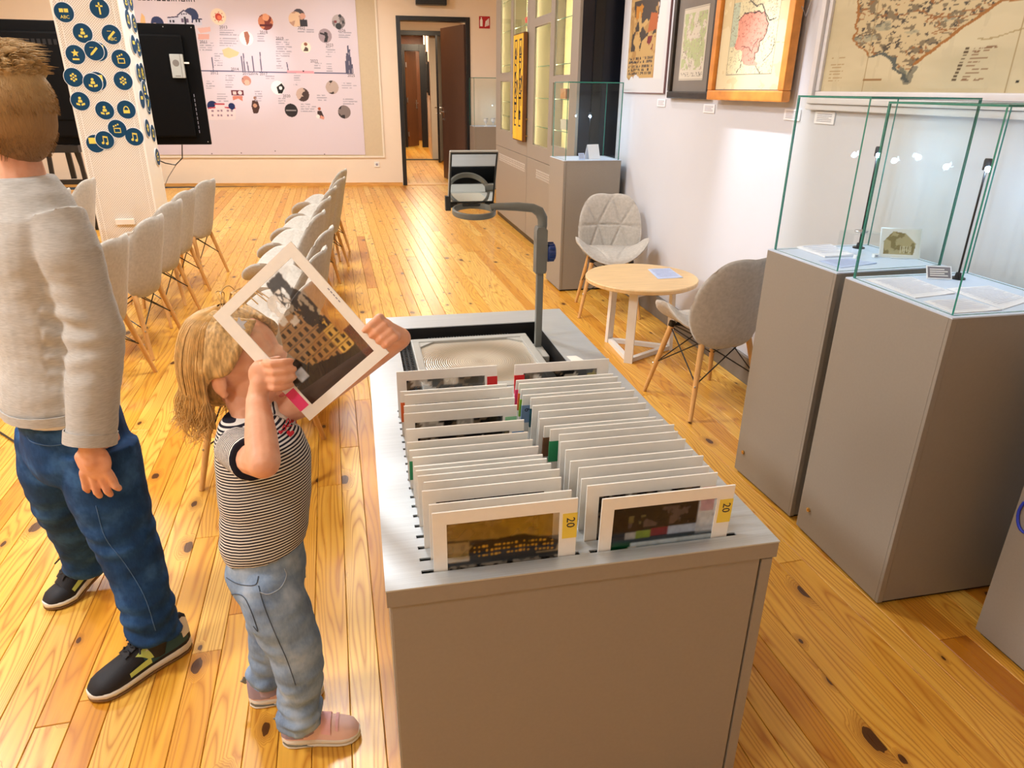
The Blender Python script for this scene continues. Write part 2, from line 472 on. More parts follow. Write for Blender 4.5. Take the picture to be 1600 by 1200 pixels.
# ================================================================== back wall frame of reference
BP = Vector((-2.92, 12.465, 0)); BA = math.atan2(-0.0753, 0.99716)
BD = Vector((math.cos(BA), math.sin(BA), 0)); BN = Vector((-math.sin(BA), math.cos(BA), 0))     # along the wall / away from the room
def bwall(px, py, off=0.0):
    d = ray(px, py); t = ((BP+BN*off).dot(BN)-CAM.dot(BN))/d.dot(BN); q = CAM+d*t
    return (q-BP).dot(BD), q.z
def bobj(o): o.location = BP; o.rotation_euler = (0, 0, BA); return o

mb = MB(); DL, DR, DT = 3.705, 4.845, 2.52
mb.b2((-3.0, 0, 0), (DL, 0.2, CEIL)); mb.b2((DR, 0, 0), (6.2, 0.2, CEIL)); mb.b2((DL, 0, DT), (DR, 0.2, CEIL))
bobj(tag(mb.build('wall_back', 'wall_cream'), kind='structure'))
mb = MB(); mb.b2((2.06, -2.2, 0), (2.3, 5.62, CEIL)); tag(mb.build('wall_right', 'wall_white'), kind='structure')
mb = MB(); mb.b2((2.75, 5.62, 0), (2.95, 12.6, CEIL)); mb.b2((2.3, 5.5, 0), (2.95, 5.62, CEIL)); tag(mb.build('wall_recess', 'wall_cream'), kind='structure')
mb = MB(); mb.b2((-5.6, -2.2, 0), (-5.4, 13.0, CEIL)); tag(mb.build('wall_left', 'wall_cream'), kind='structure')
mb = MB(); mb.b2((-5.6, -2.3, 0), (2.3, -2.1, CEIL)); tag(mb.build('wall_front', 'wall_cream'), kind='structure')
mb = MB(); mb.b2((-5.6, -2.3, CEIL), (2.95, 13.0, CEIL+0.15)); tag(mb.build('ceiling', 'ceiling_white'), kind='structure')
LAMP_AT = ['left of the first row of chairs', 'beside the pillar', 'over the nearer middle chairs', 'over the farther middle chairs', 'before the doorway', 'before the banner', 'added at the left to light the children', 'added behind the viewer to light the near sides']
for (x, y), wh in zip(PANELS, LAMP_AT):
    t = thing('ceiling_light', (x, y, CEIL), 'square white ceiling panel lamp '+wh, 'lamp', group='ceiling panel lamps')
    m = MB(); m.b2((-0.31, -0.31, -0.05), (0.31, 0.31, 0)); m.build('housing', 'white_plastic', t)
    m = MB(); m.b2((-0.28, -0.28, -0.058), (0.28, 0.28, -0.05)); m.build('diffuser', 'lamp_diffuser', t)
# skirtings
mb = MB()
for z0, z1, d in ((0, 0.022, 0.026), (0.022, 0.05, 0.014)):
    mb.b2((-2.9, -d, z0), (DL-0.01, 0, z1)); mb.b2((DR+0.01, -d, z0), (5.5, 0, z1))
bobj(tag(mb.build('baseboard_back', 'pine_trim'), kind='structure'))
mb = MB(); mb.bev((2.04, -2.1, 0.0), (2.062, 5.62, 0.15), 0.004); tag(mb.build('baseboard_right', 'grey_skirting'), kind='structure')

# door 1: black frame, open brown leaf
def door_frame(name, u0, u1, zt, y0, y1, wd, kind='structure'):
    m = MB(); m.bev((u0, y0, 0), (u0+wd, y1, zt), 0.004); m.bev((u1-wd, y0, 0), (u1, y1, zt), 0.004); m.bev((u0+wd, y0, zt-wd), (u1-wd, y1, zt), 0.004)
    o = m.build(name, 'black_frame'); o['kind'] = kind; return bobj(o)
d1 = door_frame('door_1', DL, DR, DT, -0.012, 0.215, 0.065)
mb = MB(); mb.b2((DL+0.065, 0.0, -0.02), (DR-0.065, 0.2, 0.008)); mb.build('threshold', 'pine_trim', d1)
def leaf(parent, hinge, ang, wd, ht, mat, handle_side=1):
    """leaf swung on its hinge (local to the back wall); parts under the door frame"""
    R = Matrix.Translation(hinge) @ Matrix.Rotation(ang, 4, 'Z')
    m = MB(); m.bev((0, -0.022, 0.01), (wd, 0.022, ht), 0.003); o = m.build('leaf', mat, parent); o.matrix_local = R
    h = MB()
    for s in (-1, 1):
        h.b2((wd-0.09, s*0.022-0.004, 0.98), (wd-0.05, s*0.022+0.004, 1.2))
        h.tube([(wd-0.07, s*0.02, 1.12), (wd-0.07, s*0.07, 1.12), (wd-0.19, s*0.07, 1.12)], 0.011, 8)
        h.tube([(wd-0.07, s*0.02, 1.0), (wd-0.07, s*0.045, 1.0)], 0.016, 8)
    h.build('door_handle', 'steel', o, smooth=True)
    for z in (ht*0.86, ht*0.5, ht*0.14):
        h = MB(); h.tube([(0, -0.03, z-0.06), (0, -0.03, z+0.06)], 0.012, 10); h.b2((-0.03, -0.028, z-0.06), (0.02, -0.022, z+0.06)); h.build('hinge', 'steel', o, smooth=True)
    return o
leaf(d1, (DR-0.07, 0.10, 0), math.radians(110), 0.96, 2.43, 'door_brown')
# corridor beyond: floor, walls, a second door, pictures, a cupboard
mb = MB(); mb.b2((3.52, 0.2, 0), (3.62, 11, 3.0)); bobj(tag(mb.build('wall_corridor_left', 'corridor_wood'), kind='structure'))
mb = MB(); mb.b2((5.0, 0.2, 0), (5.1, 4.6, 3.0)); mb.b2((4.34, 4.68, 0), (4.62, 11, 3.0)); bobj(tag(mb.build('wall_corridor_right', 'wall_cream'), kind='structure'))
mb = MB(); mb.b2((4.60, 4.5, 0), (5.1, 4.62, 3.0)); mb.b2((3.55, 4.5, 2.62), (4.60, 4.62, 3.0)); bobj(tag(mb.build('wall_corridor_middle', 'wall_cream'), kind='structure'))
mb = MB(); mb.b2((3.5, 11, 0), (5.1, 11.1, 3.0)); bobj(tag(mb.build('wall_corridor_end', 'corridor_wood'), kind='structure'))
mb = MB(); mb.b2((3.4, 0.2, 3.0), (5.2, 11.1, 3.1)); bobj(tag(mb.build('ceiling_corridor', 'ceiling_white'), kind='structure'))
fc = board_floor('floor_corridor', BP + BD*3.4 + BN*0.2, BA+math.radians(3), (0.1, 1.75), (0.0, 10.9), 0.11, 2, 4, 40)
d2 = door_frame('door_2', 3.63, 4.66, 2.62, 4.46, 4.66, 0.09)
leaf(d2, (4.58, 4.44, 0), math.radians(-101), 0.62, 2.5, 'black_frame')
mb = MB(); mb.b2((3.72, 4.46, -0.02), (4.57, 4.66, 0.012)); mb.build('threshold', 'black_frame', d2)
d3 = door_frame('door_3', 3.63, 4.335, 2.55, 8.2, 8.35, 0.16)
leaf(d3, (3.80, 8.3, 0), math.radians(60), 0.55, 2.4, 'corridor_wood')
for k, (y, z0, z1) in enumerate(((5.5, 1.35, 2.05), (6.5, 1.4, 2.3), (7.3, 1.4, 2.05))):
    t = thing('corridor_picture', BP+BD*4.338+BN*y, ['framed picture on corridor wall nearest the second doorway', 'tall framed picture in the middle of the corridor wall', 'framed picture farthest down the corridor wall'][k], 'picture', rz=BA)
    m = MB(); h = 0.26
    m.b2((-0.03, -h, z0), (0, -h+0.04, z1)); m.b2((-0.03, h-0.04, z0), (0, h, z1)); m.b2((-0.03, -h, z0), (0, h, z0+0.04)); m.b2((-0.03, -h, z1-0.04), (0, h, z1)); m.build('frame', 'black_frame', t)
    m = MB(); m.b2((-0.015, -h+0.04, z0+0.04), (-0.002, h-0.04, z1-0.04)); m.build('print', 'print_white', t)
for off, e in ((2.2, 55), (6.6, 70), (9.6, 40)):
    p = BP+BD*4.1+BN*off; l = bpy.data.lights.new('corridor_lamp_light', 'AREA'); l.size = 0.35; l.energy = e; l.color = (1, 0.82, 0.58)
    o = bpy.data.objects.new('corridor_lamp_light', l); COL.objects.link(o); o.location = (p.x, p.y, 2.9)
# black projector / exit box above the door
t = thing('door_speaker', BP+BD*4.25+Vector((0, 0, 2.665)), 'black box mounted on the wall above the doorway', 'speaker', rz=BA)
m = MB(); m.bev((-0.235, -0.16, 0), (0.235, -0.001, 0.3), 0.012); m.build('housing', 'black_plastic', t)
m = MB(); m.b2((-0.2, -0.165, 0.03), (0.2, -0.158, 0.27)); m.build('grille', 'black_frame', t)
# red fire sign
t = thing('fire_sign', BP+BD*5.073+Vector((0, 0, 2.455)), 'small red and white fire equipment sign beside the doorway', 'sign', rz=BA)
m = MB(); m.b2((-0.085, -0.004, -0.085), (0.085, -0.0005, 0.085)); m.build('plate', 'red_sign', t)
m = MB()
def poly_on(m, pts, y0=-0.006, y1=-0.004): m.prism(pts, 0, y1-y0, Matrix(((1, 0, 0, 0), (0, 0, 1, y0), (0, 1, 0, 0), (0, 0, 0, 1))))
poly_on(m, [(-0.07, -0.055), (-0.03, -0.055), (-0.03, 0.03), (-0.04, 0.05), (-0.06, 0.05), (-0.07, 0.03)])
m.box((-0.05, -0.005, 0.062), (0.018, 0.002, 0.014))
for k in range(4): poly_on(m, [(0.005+k*0.018, -0.06+k*0.006), (0.017+k*0.018, -0.06+k*0.006), (0.028+k*0.014, 0.02+k*0.012), (0.016+k*0.014, 0.02+k*0.012)])
m.build('symbol', 'print_white', t)
# wall socket below the banner
t = thing('wall_socket', BP+BD*3.29+Vector((0, 0, 0.335)), 'white wall socket under the corner of the banner board', 'socket', rz=BA)
m = MB(); m.bev((-0.042, -0.012, -0.042), (0.042, 0, 0.042), 0.004); m.build('plate', 'white_plastic', t)
m = MB(); m.lathe([(0.02, 0), (0.02, 0.002)], n=16); o = m.build('insert', 'print_grey', t); o.rotation_euler = (math.pi/2, 0, 0); o.location = (0, -0.0125, 0)
# ================================================================== slide cabinet with overhead projector
def alu():
    t = NT('brushed_alu'); t.set(0.42, 0.4, 0.5)
    v = t.coords((6, 420, 6)); f = t.noise(v, 1, 3)
    t.l(t.ramp(f, [(0.3, rgb(186, 194, 200)), (0.7, rgb(200, 208, 214))]), t.b.inputs['Base Color'])
    t.l(t.math('MULTIPLY_ADD', f, 0.15, 0.30), t.b.inputs['Roughness']); M['brushed_alu'] = t.m
alu()
plain('frame_card', (243, 242, 237), 0.6, var=0.015, nscale=60)
plain('ohp_grey', (176, 178, 174), 0.42, var=0.02)
plain('ohp_arm', (112, 116, 112), 0.38, var=0.03)
plain('ohp_dark', (40, 44, 44), 0.5, var=0.05)
plain('knob_blue', (24, 52, 112), 0.4, var=0.05)
plain('mat_black', (10, 10, 11), 0.6, var=0.1)
plain('hole_light_peach', (248, 206, 160), 0.5, var=0.06)
for n, c in dict(tab_red=(206, 34, 34), tab_pink=(240, 70, 130), tab_orange=(228, 106, 40), tab_lime=(134, 190, 46), tab_mint=(140, 206, 160), tab_blue=(44, 124, 190), tab_sky=(132, 162, 204), tab_yellow=(238, 214, 84), tab_green=(40, 140, 90), tab_teal=(20, 80, 96), tab_brown=(120, 84, 60)).items():
    plain(n, c, 0.6, var=0.03)
vcol('film', 0.12, 0.5, alpha=True)
def mirror():
    t = NT('mirror'); t.set(0.03, 1.0); t.b.inputs['Base Color'].default_value = (0.86, 0.9, 0.92, 1); M['mirror'] = t.m
mirror()
def fresnel():
    t = NT('fresnel_plate'); t.set(0.22, 0.0, 0.8)
    tc = t.n('ShaderNodeTexCoord')
    ln = t.n('ShaderNodeVectorMath', operation='LENGTH'); t.l(tc.outputs['Object'], ln.inputs[0])
    r = t.math('SINE', t.math('MULTIPLY', ln.outputs['Value'], 900.0))
    lw = t.math('SINE', t.math('MULTIPLY', ln.outputs['Value'], 34.0))
    t.l(t.ramp(t.math('MULTIPLY_ADD', lw, 0.4, 0.5), [(0.0, rgb(150, 142, 126)), (1.0, rgb(206, 200, 186))]), t.b.inputs['Base Color'])
    t.b.inputs['Coat Weight'].default_value = 0.8; t.b.inputs['Coat Roughness'].default_value = 0.05
    t.bump(r, 0.25, 0.002); M['fresnel_plate'] = t.m
fresnel()
thin_glass('lens_glass', (0.97, 0.98, 0.98), 0.015)

CX0, CX1, CY0, CY1, CZ = 0.0, 0.735, 0.972, 2.515, 0.72
SLOT0, DS, NS = 1.011, 0.0356, 20
cab = thing('slide_cabinet', ((CX0+CX1)/2, (CY0+CY1)/2, 0), 'low taupe cabinet with metal top, holding rows of white slide frames', 'cabinet')
ox, oy = cab.location.x, cab.location.y
def cb(m, x0, x1, y0, y1, z0, z1, bev=0): 
    (m.bev((x0-ox, y0-oy, z0), (x1-ox, y1-oy, z1), bev) if bev else m.b2((x0-ox, y0-oy, z0), (x1-ox, y1-oy, z1)))
def holes(m, z0, z1, e=0.0):
    ys = [CY0]+[SLOT0+DS*k for k in range(NS)]
    yA = SLOT0+DS*(NS-1)+0.02
    cb(m, CX0, 0.064+e, CY0, yA, z0, z1); cb(m, 0.664-e, CX1, CY0, yA, z0, z1); cb(m, 0.352-e, 0.371+e, CY0, yA, z0, z1)
    prev = CY0
    for k in range(NS+1):
        s = SLOT0+DS*k if k < NS else yA+0.0045
        cb(m, 0.064+e, 0.352-e, prev, s-0.0045, z0, z1); cb(m, 0.371+e, 0.664-e, prev, s-0.0045, z0, z1)
        prev = s+0.0045
    cb(m, CX0, CX1, yA, 1.80, z0, z1)
    cb(m, CX0, 0.10, 1.80, 2.374, z0, z1); cb(m, 0.605, CX1, 1.80, 2.374, z0, z1); cb(m, CX0, CX1, 2.374, CY1, z0, z1)
m = MB(); holes(m, CZ-0.003, CZ); m.build('top_sheet', 'brushed_alu', cab)
m = MB()
cb(m, CX0+0.001, CX1-0.001, CY0+0.001, CY0+0.022, CZ-0.036, CZ-0.003); cb(m, CX0+0.001, CX1-0.001, CY1-0.022, CY1-0.001, CZ-0.036, CZ-0.003)
cb(m, CX0+0.001, CX0+0.05, CY0+0.022, CY1-0.022, CZ-0.036, CZ-0.003); cb(m, CX1-0.05, CX1-0.001, CY0+0.022, CY1-0.022, CZ-0.036, CZ-0.003)
m.build('lid_edge', 'taupe', cab)
m = MB(); cb(m, CX0+0.008, CX1-0.032, CY0+0.006, CY0+0.026, 0.04, CZ-0.038, 0.002); m.build('front_panel', 'taupe', cab)
m = MB(); cb(m, CX1-0.028, CX1-0.006, CY0+0.004, CY1-0.006, 0.04, CZ-0.040, 0.002); m.build('side_panel', 'taupe', cab)
m = MB(); cb(m, CX0+0.006, CX0+0.026, CY0+0.028, CY1-0.006, 0.04, CZ-0.038, 0.002); m.build('side_panel', 'taupe', cab)
m = MB(); cb(m, CX0+0.028, CX1-0.03, CY1-0.028, CY1-0.008, 0.04, CZ-0.038, 0.002); m.build('back_panel', 'taupe', cab)
m = MB(); cb(m, CX0+0.03, CX1-0.03, CY0+0.03, CY1-0.03, 0.0, 0.06); m.build('plinth_base', 'black_frame', cab)
# dark slot trays and projector well
m = MB()
cb(m, 0.06, 0.68, 0.995, 1.0, 0.45, CZ-0.004); cb(m, 0.06, 0.68, 1.765, 1.77, 0.45, CZ-0.004); cb(m, 0.06, 0.065, 1.0, 1.77, 0.45, CZ-0.004); cb(m, 0.675, 0.68, 1.0, 1.77, 0.45, CZ-0.004)
cb(m, 0.06, 0.68, 1.0, 1.77, 0.44, 0.45); m.build('slot_tray', 'mat_black', cab)
m = MB()
cb(m, 0.10, 0.605, 2.374, 2.379, 0.44, CZ-0.003); cb(m, 0.605, 0.61, 1.80, 2.379, 0.44, CZ-0.003); cb(m, 0.10, 0.605, 1.795, 1.80, 0.44, CZ-0.003)
cb(m, 0.10, 0.605, 1.80, 2.374, 0.43, 0.44); cb(m, 0.095, 0.10, 1.80, 2.379, 0.44, CZ-0.003); m.build('well', 'mat_black', cab)
m = MB()                                             # perforated shelf beside the projector, real holes
pc_ = 0.0158
def hole_cell(m, cx, cy, w, r):
    n = 8; Z0, Z1 = 0.668, 0.671
    sq = [(w/2*max(-1, min(1, 1.42*math.cos(2*math.pi*(k+0.5)/n))), w/2*max(-1, min(1, 1.42*math.sin(2*math.pi*(k+0.5)/n)))) for k in range(n)]
    ci = [(r*math.cos(2*math.pi*(k+0.5)/n), r*math.sin(2*math.pi*(k+0.5)/n)) for k in range(n)]
    V = [(cx+a, cy+b, Z) for Z in (Z0, Z1) for a, b in sq]+[(cx+a, cy+b, Z) for Z in (Z0, Z1) for a, b in ci]; F = []
    for k in range(n):
        j = (k+1) % n; F += [(8+k, 8+j, 24+j, 24+k), (k, 16+k, 16+j, j), (16+k, 24+k, 24+j, 16+j)]
    m.add(V, F)
for i in range(3):
    for j in range(35): hole_cell(m, 0.1005-ox+pc_*(i+0.5), 1.805-oy+pc_*(j+0.5), pc_, 0.0056)
m.build('perforated_panel', 'mat_black', cab)
m = MB(); cb(m, 0.101, 0.146, 1.805, 2.37, 0.660, 0.6668); m.build('hole_light_sheet', 'hole_light_peach', cab)  # pale peach sheet stands in for light showing through the holes
# label on the top
p = [atz(885, 557, CZ), atz(900, 556, CZ), atz(912, 563, CZ), atz(893, 564, CZ)]
m = MB(); m.prism([(q.x-ox, q.y-oy) for q in p], CZ, CZ+0.001); m.build('sticker', 'print_white', cab)

# ---- overhead projector
PX, PY = 0.352, 2.10
oh = thing('overhead_projector', (PX, PY, 0.44), 'grey overhead projector with mirror head on a bent arm, sunk in the cabinet', 'projector')
zb = 0.44; zs = 0.695-zb
m = MB(); m.bev((-0.205, -0.235, 0), (0.205, 0.225, zs-0.02), 0.01); m.build('body', 'ohp_dark', oh, smooth=30)
m = MB()
for a, b in (((-0.205, -0.235), (0.205, -0.20)), ((-0.205, 0.195), (0.205, 0.225)), ((-0.205, -0.20), (-0.178, 0.195)), ((0.178, -0.20), (0.205, 0.195))):
    m.bev((a[0], a[1], zs-0.022), (b[0], b[1], zs), 0.004)
for sx, sy in ((-1, -1), (1, -1), (1, 1), (-1, 1)):
    m.prism([(sx*0.178, sy*0.195), (sx*0.13, sy*0.195), (sx*0.178, sy*0.15)][::(1 if sx*sy > 0 else -1)], zs-0.012, zs-0.003)
m.build('stage_rim', 'ohp_grey', oh)
m = MB(); m.box((0, 0, 0), (0.356, 0.395, 0.006)); st = m.build('stage_plate', 'fresnel_plate', oh); st.location = (0, -0.0025, zs-0.012)
m = MB()
for k in range(30): m.box((-0.14+k*0.0097, 0.232, zs-0.012), (0.005, 0.012, 0.02))
m.build('vent_ridge', 'ohp_dark', oh)
m = MB(); m.bev((0.205, 0.0, zs-0.03), (0.235, 0.13, zs-0.008), 0.004); m.build('mast_socket', 'ohp_grey', oh)
mz = lambda z: z-zb
MX, MY = 0.572-PX, 2.20-PY
m = MB(); m.bev((MX-0.011, MY-0.008, zs-0.03), (MX+0.011, MY+0.012, mz(0.975)), 0.003); m.build('mast', 'ohp_arm', oh)
m = MB()                                              # carriage on the mast
prof = [(-0.018, 0.945), (0.014, 0.945), (0.018, 0.955), (0.018, 0.985), (0.020, 0.995), (0.020, 1.03), (0.018, 1.04), (0.018, 1.085), (0.008, 1.095), (-0.014, 1.095), (-0.018, 1.085)]
m.prism([(x, z) for x, z in prof], -0.018, 0.022, Matrix(((1, 0, 0, MX), (0, 0, 1, MY), (0, 1, 0, -zb), (0, 0, 0, 1))))
m.build('carriage', 'ohp_arm', oh, smooth=40)
m = MB(); m.lathe([(0.0, 0), (0.022, 0.0), (0.028, 0.004), (0.03, 0.008), (0.03, 0.022), (0.026, 0.026), (0, 0.026)], n=24)
for k in range(12):
    a = 2*math.pi*k/12; m.box((0.03*math.cos(a), 0.03*math.sin(a), 0.013), (0.004, 0.006, 0.018), Matrix.Rotation(a, 3, 'Z'))
kb = m.build('focus_knob', 'knob_blue', oh, smooth=40); kb.location = (MX+0.02, MY, mz(1.012)); kb.rotation_euler = (0, math.pi/2, 0)
HX, HY, HZ = 0.0, 2.185-PY, 1.15
m = MB()
arc = [(MX-0.001, MY, mz(1.075)), (MX+0.004, MY, mz(1.10)), (MX+0.003, MY, mz(1.122)), (MX-0.008, MY, mz(1.142)), (MX-0.03, MY-0.001, mz(1.154)), (MX-0.08, MY-0.006, mz(1.160)), (HX+0.07, HY, mz(1.163)), (HX+0.052, HY, mz(1.160))]
m.tube(arc, [(0.016, 0.014)]*2+[(0.017, 0.014)]*2+[(0.014, 0.013)]*2+[(0.011, 0.012)]*2, 14); m.build('arm', 'ohp_arm', oh, smooth=True)
m = MB(); m.lathe([(0.060, -0.009), (0.066, -0.009), (0.068, -0.006), (0.068, 0.007), (0.066, 0.009), (0.062, 0.009), (0.060, 0.005)], (0, 0, 0), 40, close=True); q = m.build('lens_ring', 'ohp_arm', oh, smooth=40); q.location = (HX, HY, mz(HZ)); q.rotation_euler = (math.radians(7), 0, 0)
m = MB(); m.lathe([(0.0, 0.0), (0.0598, 0.0), (0.0598, 0.002), (0.0, 0.002)], (0, 0, -0.006), 40); m.build('lens', 'lens_glass', q)
tilt = Matrix.Translation((HX, HY+0.058, mz(HZ)+0.018)) @ Matrix.Rotation(math.radians(25), 4, 'X')
m = MB(); m.bev((-0.074, 0.0, -0.004), (0.074, 0.010, 0.176), 0.004); h = m.build('mirror_case', 'ohp_grey', oh); h.matrix_local = tilt
m = MB(); m.b2((-0.068, -0.002, 0.004), (0.068, 0.001, 0.170)); q = m.build('mirror_glass', 'mirror', h)
m = MB()
for a, b in (((-0.071, 0.001), (0.071, 0.005)), ((-0.071, 0.169), (0.071, 0.173)), ((-0.071, 0.001), (-0.067, 0.173)), ((0.067, 0.001), (0.071, 0.173))): m.b2((a[0], -0.004, a[1]), (b[0], 0.001, b[1]))
m.build('mirror_gasket', 'ohp_dark', h)
m = MB()
for s in (-1, 1): m.tube([(s*0.045, 0, 0), (s*0.075, 0, 0)], 0.007, 8)
m.b2((-0.082, -0.012, -0.014), (-0.066, 0.012, 0.03)); m.tube([(-0.05, 0.0, 0.001), (0.05, 0.0, 0.001)], 0.0045, 8)
q = m.build('hinge', 'ohp_dark', oh); q.location = (HX, HY+0.056, mz(HZ)+0.010)

# ---- slide frames
FWD, FHT, FT = 0.257, 0.318, 0.0032
def film_generic(seed):
    def f(U, V):
        n = fbm(U, V, 5, seed); C = np.zeros(U.shape+(3,))+S(30, 28, 28)
        C = lay(C, fbm(U, V*2, 9, seed+3) > 0.55, S(110, 96, 78)); C = lay(C, (V > 0.93) & (n > 0.52), S(200, 196, 186))
        C = lay(C, (U > 0.86) & (n > 0.4), S(150, 140, 70)) if seed % 2 else C
        A = 0.93-0.35*(n > 0.62); return C, A
    return f
def film_left(U, V):      # dark drawing of a long gabled building over an amber ground
    t = (V-0.60)/0.40; n = fbm(U, V, 8, 5); C = np.zeros(U.shape+(3,))+S(168, 132, 48); A = np.zeros(U.shape)+0.55
    C = lay(C, (U > 0.30) & (n > 0.42), S(186, 146, 40)); band = (np.abs(t-0.60+0.12*U) < 0.06); C = lay(C, band, S(60, 50, 40)); A = np.where(band, 0.8, A)
    lf = (U < 0.20) & (t > 0.22) & (t < 0.60); C = lay(C, lf, S(206, 170, 90)); A = np.where(lf, 0.35, A)
    bld = inpoly(U, t, [(0.20, 0.20), (0.19, 0.44), (0.25, 0.56), (0.67, 0.64), (1.0, 0.44), (0.97, 0.26)]); C = lay(C, bld, S(26, 20, 16)); A = np.where(bld > 0, 0.95, A)
    for k in range(3):
        for j in range(20):
            x = 0.24+j*0.036; y = 0.28+k*0.085+0.05*min(x, 0.67)-0.12*max(0, x-0.67); w_ = rect(U, t, x, y, x+0.024*(0.6+0.4*((j*7+k*3) % 3)/2), y+0.032)*bld*(1.0 if (j*5+k*11) % 7 else 0.0); C = lay(C, w_, S(200, 152, 44))
    C = lay(C, (sline(U, t, [(0.20, 0.44), (0.26, 0.56), (0.67, 0.64), (0.99, 0.44)], 0.010)+sline(U, t, [(0.67, 0.64), (0.78, 0.24)], 0.010)), S(10, 8, 8))
    dk = (t < 0.24-0.0*U) & (t > 0.16); C = lay(C, dk, S(10, 10, 10)); A = np.where(dk, 0.95, A)
    lo = t <= 0.16; C = lay(C, lo, S(150, 148, 140)); C = lay(C, lo & (fbm(U*2, V*4, 14, 9) > 0.5), S(30, 30, 30)); A = np.where(lo, 0.85, A)
    return C, A
def film_right(U, V):
    t = (V-0.60)/0.40; C = np.zeros(U.shape+(3,))+S(22, 20, 26); A = np.zeros(U.shape)+0.95
    C = lay(C, rect(U, t, 0.14, 0.30, 0.24, 0.46), S(150, 156, 160)); C = lay(C, rect(U, t, 0.24, 0.30, 0.38, 0.48), S(112, 138, 40)); C = lay(C, rect(U, t, 0.38, 0.33, 0.55, 0.50), S(110, 30, 34)); C = lay(C, rect(U, t, 0.55, 0.34, 0.84, 0.50), S(150, 170, 200))
    pale = rect(U, t, 0.82, 0.28, 1.0, 0.96); C = lay(C, pale, S(190, 204, 226)); A = np.where(pale > 0, 0.5, A)
    C = lay(C, rect(U, t, 0.0, 0.24, 1, 0.32), S(14, 40, 54)); C = lay(C, rect(U, t, 0.18, 0.12, 1, 0.24), S(176, 196, 210)); C = lay(C, rect(U, t, 0.0, 0.08, 0.2, 0.26), S(10, 70, 40))
    C = lay(C, rect(U, t, 0.15, 0.08, 0.62, 0.13)*(fbm(U, V, 40, 3) > 0.42), S(200, 210, 80)); C = lay(C, rect(U, t, 0.18, 0.06, 0.26, 0.16), S(240, 240, 236)); C = lay(C, t < 0.06, S(8, 8, 10))
    C = lay(C, rect(U, t, 0.16, 0.55, 0.78, 0.92)*(fbm(U, V, 12, 8) > 0.56), S(78, 68, 70)); C = lay(C, rect(U, t, 0.16, 0.62, 0.32, 0.80)*(fbm(U, V, 16, 28) > 0.5), S(96, 92, 60))
    return C, A
def film_held(U, V):
    """U across the frame, V up; the picture lies on its head: tall building with trees, clear sky, black street"""
    u = V; v = U                             # u: 0 sky .. 1 street, v: 0 clear side .. 1
    n = fbm(u, v, 7, 21); n2 = fbm(u, v, 18, 31)
    C = np.zeros(U.shape+(3,))+S(196, 180, 156); A = np.zeros(U.shape)+0.10
    A = A + 0.10*(n > 0.5)
    fac = inpoly(u, v, [(0.34, 0.30), (0.30, 0.62), (0.50, 0.80), (0.84, 0.72), (0.90, 0.10), (0.62, 0.10), (0.5, 0.2)])
    C = lay(C, fac, S(150, 112, 70)); C = lay(C, fac*(v < 0.30), S(206, 168, 84)); A = np.where(fac > 0, 0.80, A)
    for i in range(6):
        for j in range(7):
            a, b = 0.40+i*0.078, 0.14+j*0.088+0.05*(i % 2)*0.2
            wd_ = rect(u, v, a, b, a+0.046, b+0.040)*fac; C = lay(C, wd_, S(34, 22, 16)); A = np.where(wd_ > 0, 0.93, A)
    for i in range(7): 
        ln = ((np.abs(u-(0.385+i*0.078)) < 0.004)*fac); C = lay(C, ln, S(92, 64, 38))
    tree = ((np.abs(v-(0.30-0.2*u)-0.05) < 0.13-0.05*np.abs(u-0.3)+0.16*(n-0.5)) & (u > 0.02) & (u < 0.60) & (n2 > 0.36))
    C = lay(C, tree, S(26, 24, 32)); A = np.where(tree, 0.92, A)
    pale = (v > 0.36) & (v < 0.62) & (u > 0.12) & (u < 0.42) & (n2 > 0.5); C = lay(C, pale, S(216, 208, 196)); A = np.where(pale, 0.7, A)
    sky2 = (v < 0.16) & (u > 0.25) & (u < 0.72); C = lay(C, sky2, S(196, 140, 78)); A = np.where(sky2, 0.45, A)
    st = (u > 0.80+0.05*np.sin(v*7)+0.10*(n-0.5)) | ((u > 0.62) & (v > 0.62+0.5*(0.9-u)) & (n > 0.3)); C = lay(C, st, S(16, 12, 14)); A = np.where(st, 0.95, A)
    br = (u > 0.70) & (v < 0.12); C = lay(C, br, S(86, 42, 30)); A = np.where(br, 0.92, A)
    C = lay(C, rect(u, v, 0.70, 0.78, 0.80, 0.90), S(176, 182, 190))
    return C, A
frame_me = {}
def frame_border_mesh():
    m = MB(); l, r, b, t_ = -FWD/2, FWD/2, 0.0, FHT; bl, br, bt = 0.024, 0.032, 0.025
    y = FT/2
    m.b2((l, -y, b), (l+bl, y, t_)); m.b2((r-br, -y, b), (r, y, t_)); m.b2((l+bl, -y, b), (r-br, y, b+bt)); m.b2((l+bl, -y, t_-bt), (r-br, y, t_))
    return m.mesh('border')
BORDER = frame_border_mesh(); BORDER.materials.append(M['frame_card'])
def film_obj(fn, nx, ny, parent):
    u = np.linspace(0, 1, nx); v = np.linspace(0, 1, ny); U, V = np.meshgrid(u, v)
    x0, x1, z0, z1 = -FWD/2+0.022, FWD/2-0.030, 0.023, FHT-0.023
    P = np.stack([x0+(x1-x0)*U, np.zeros_like(U), z0+(z1-z0)*V], -1); C, A = fn(U, V)
    if nx > 100: g_ = 0.75+0.5*fbm(U, V, 30, 55); C = soft(C*g_[..., None], 2); A = soft(A, 2)
    return grid_mesh('film', P, 'film', parent, np.concatenate([C, A[..., None]], -1))
FILMS = {}
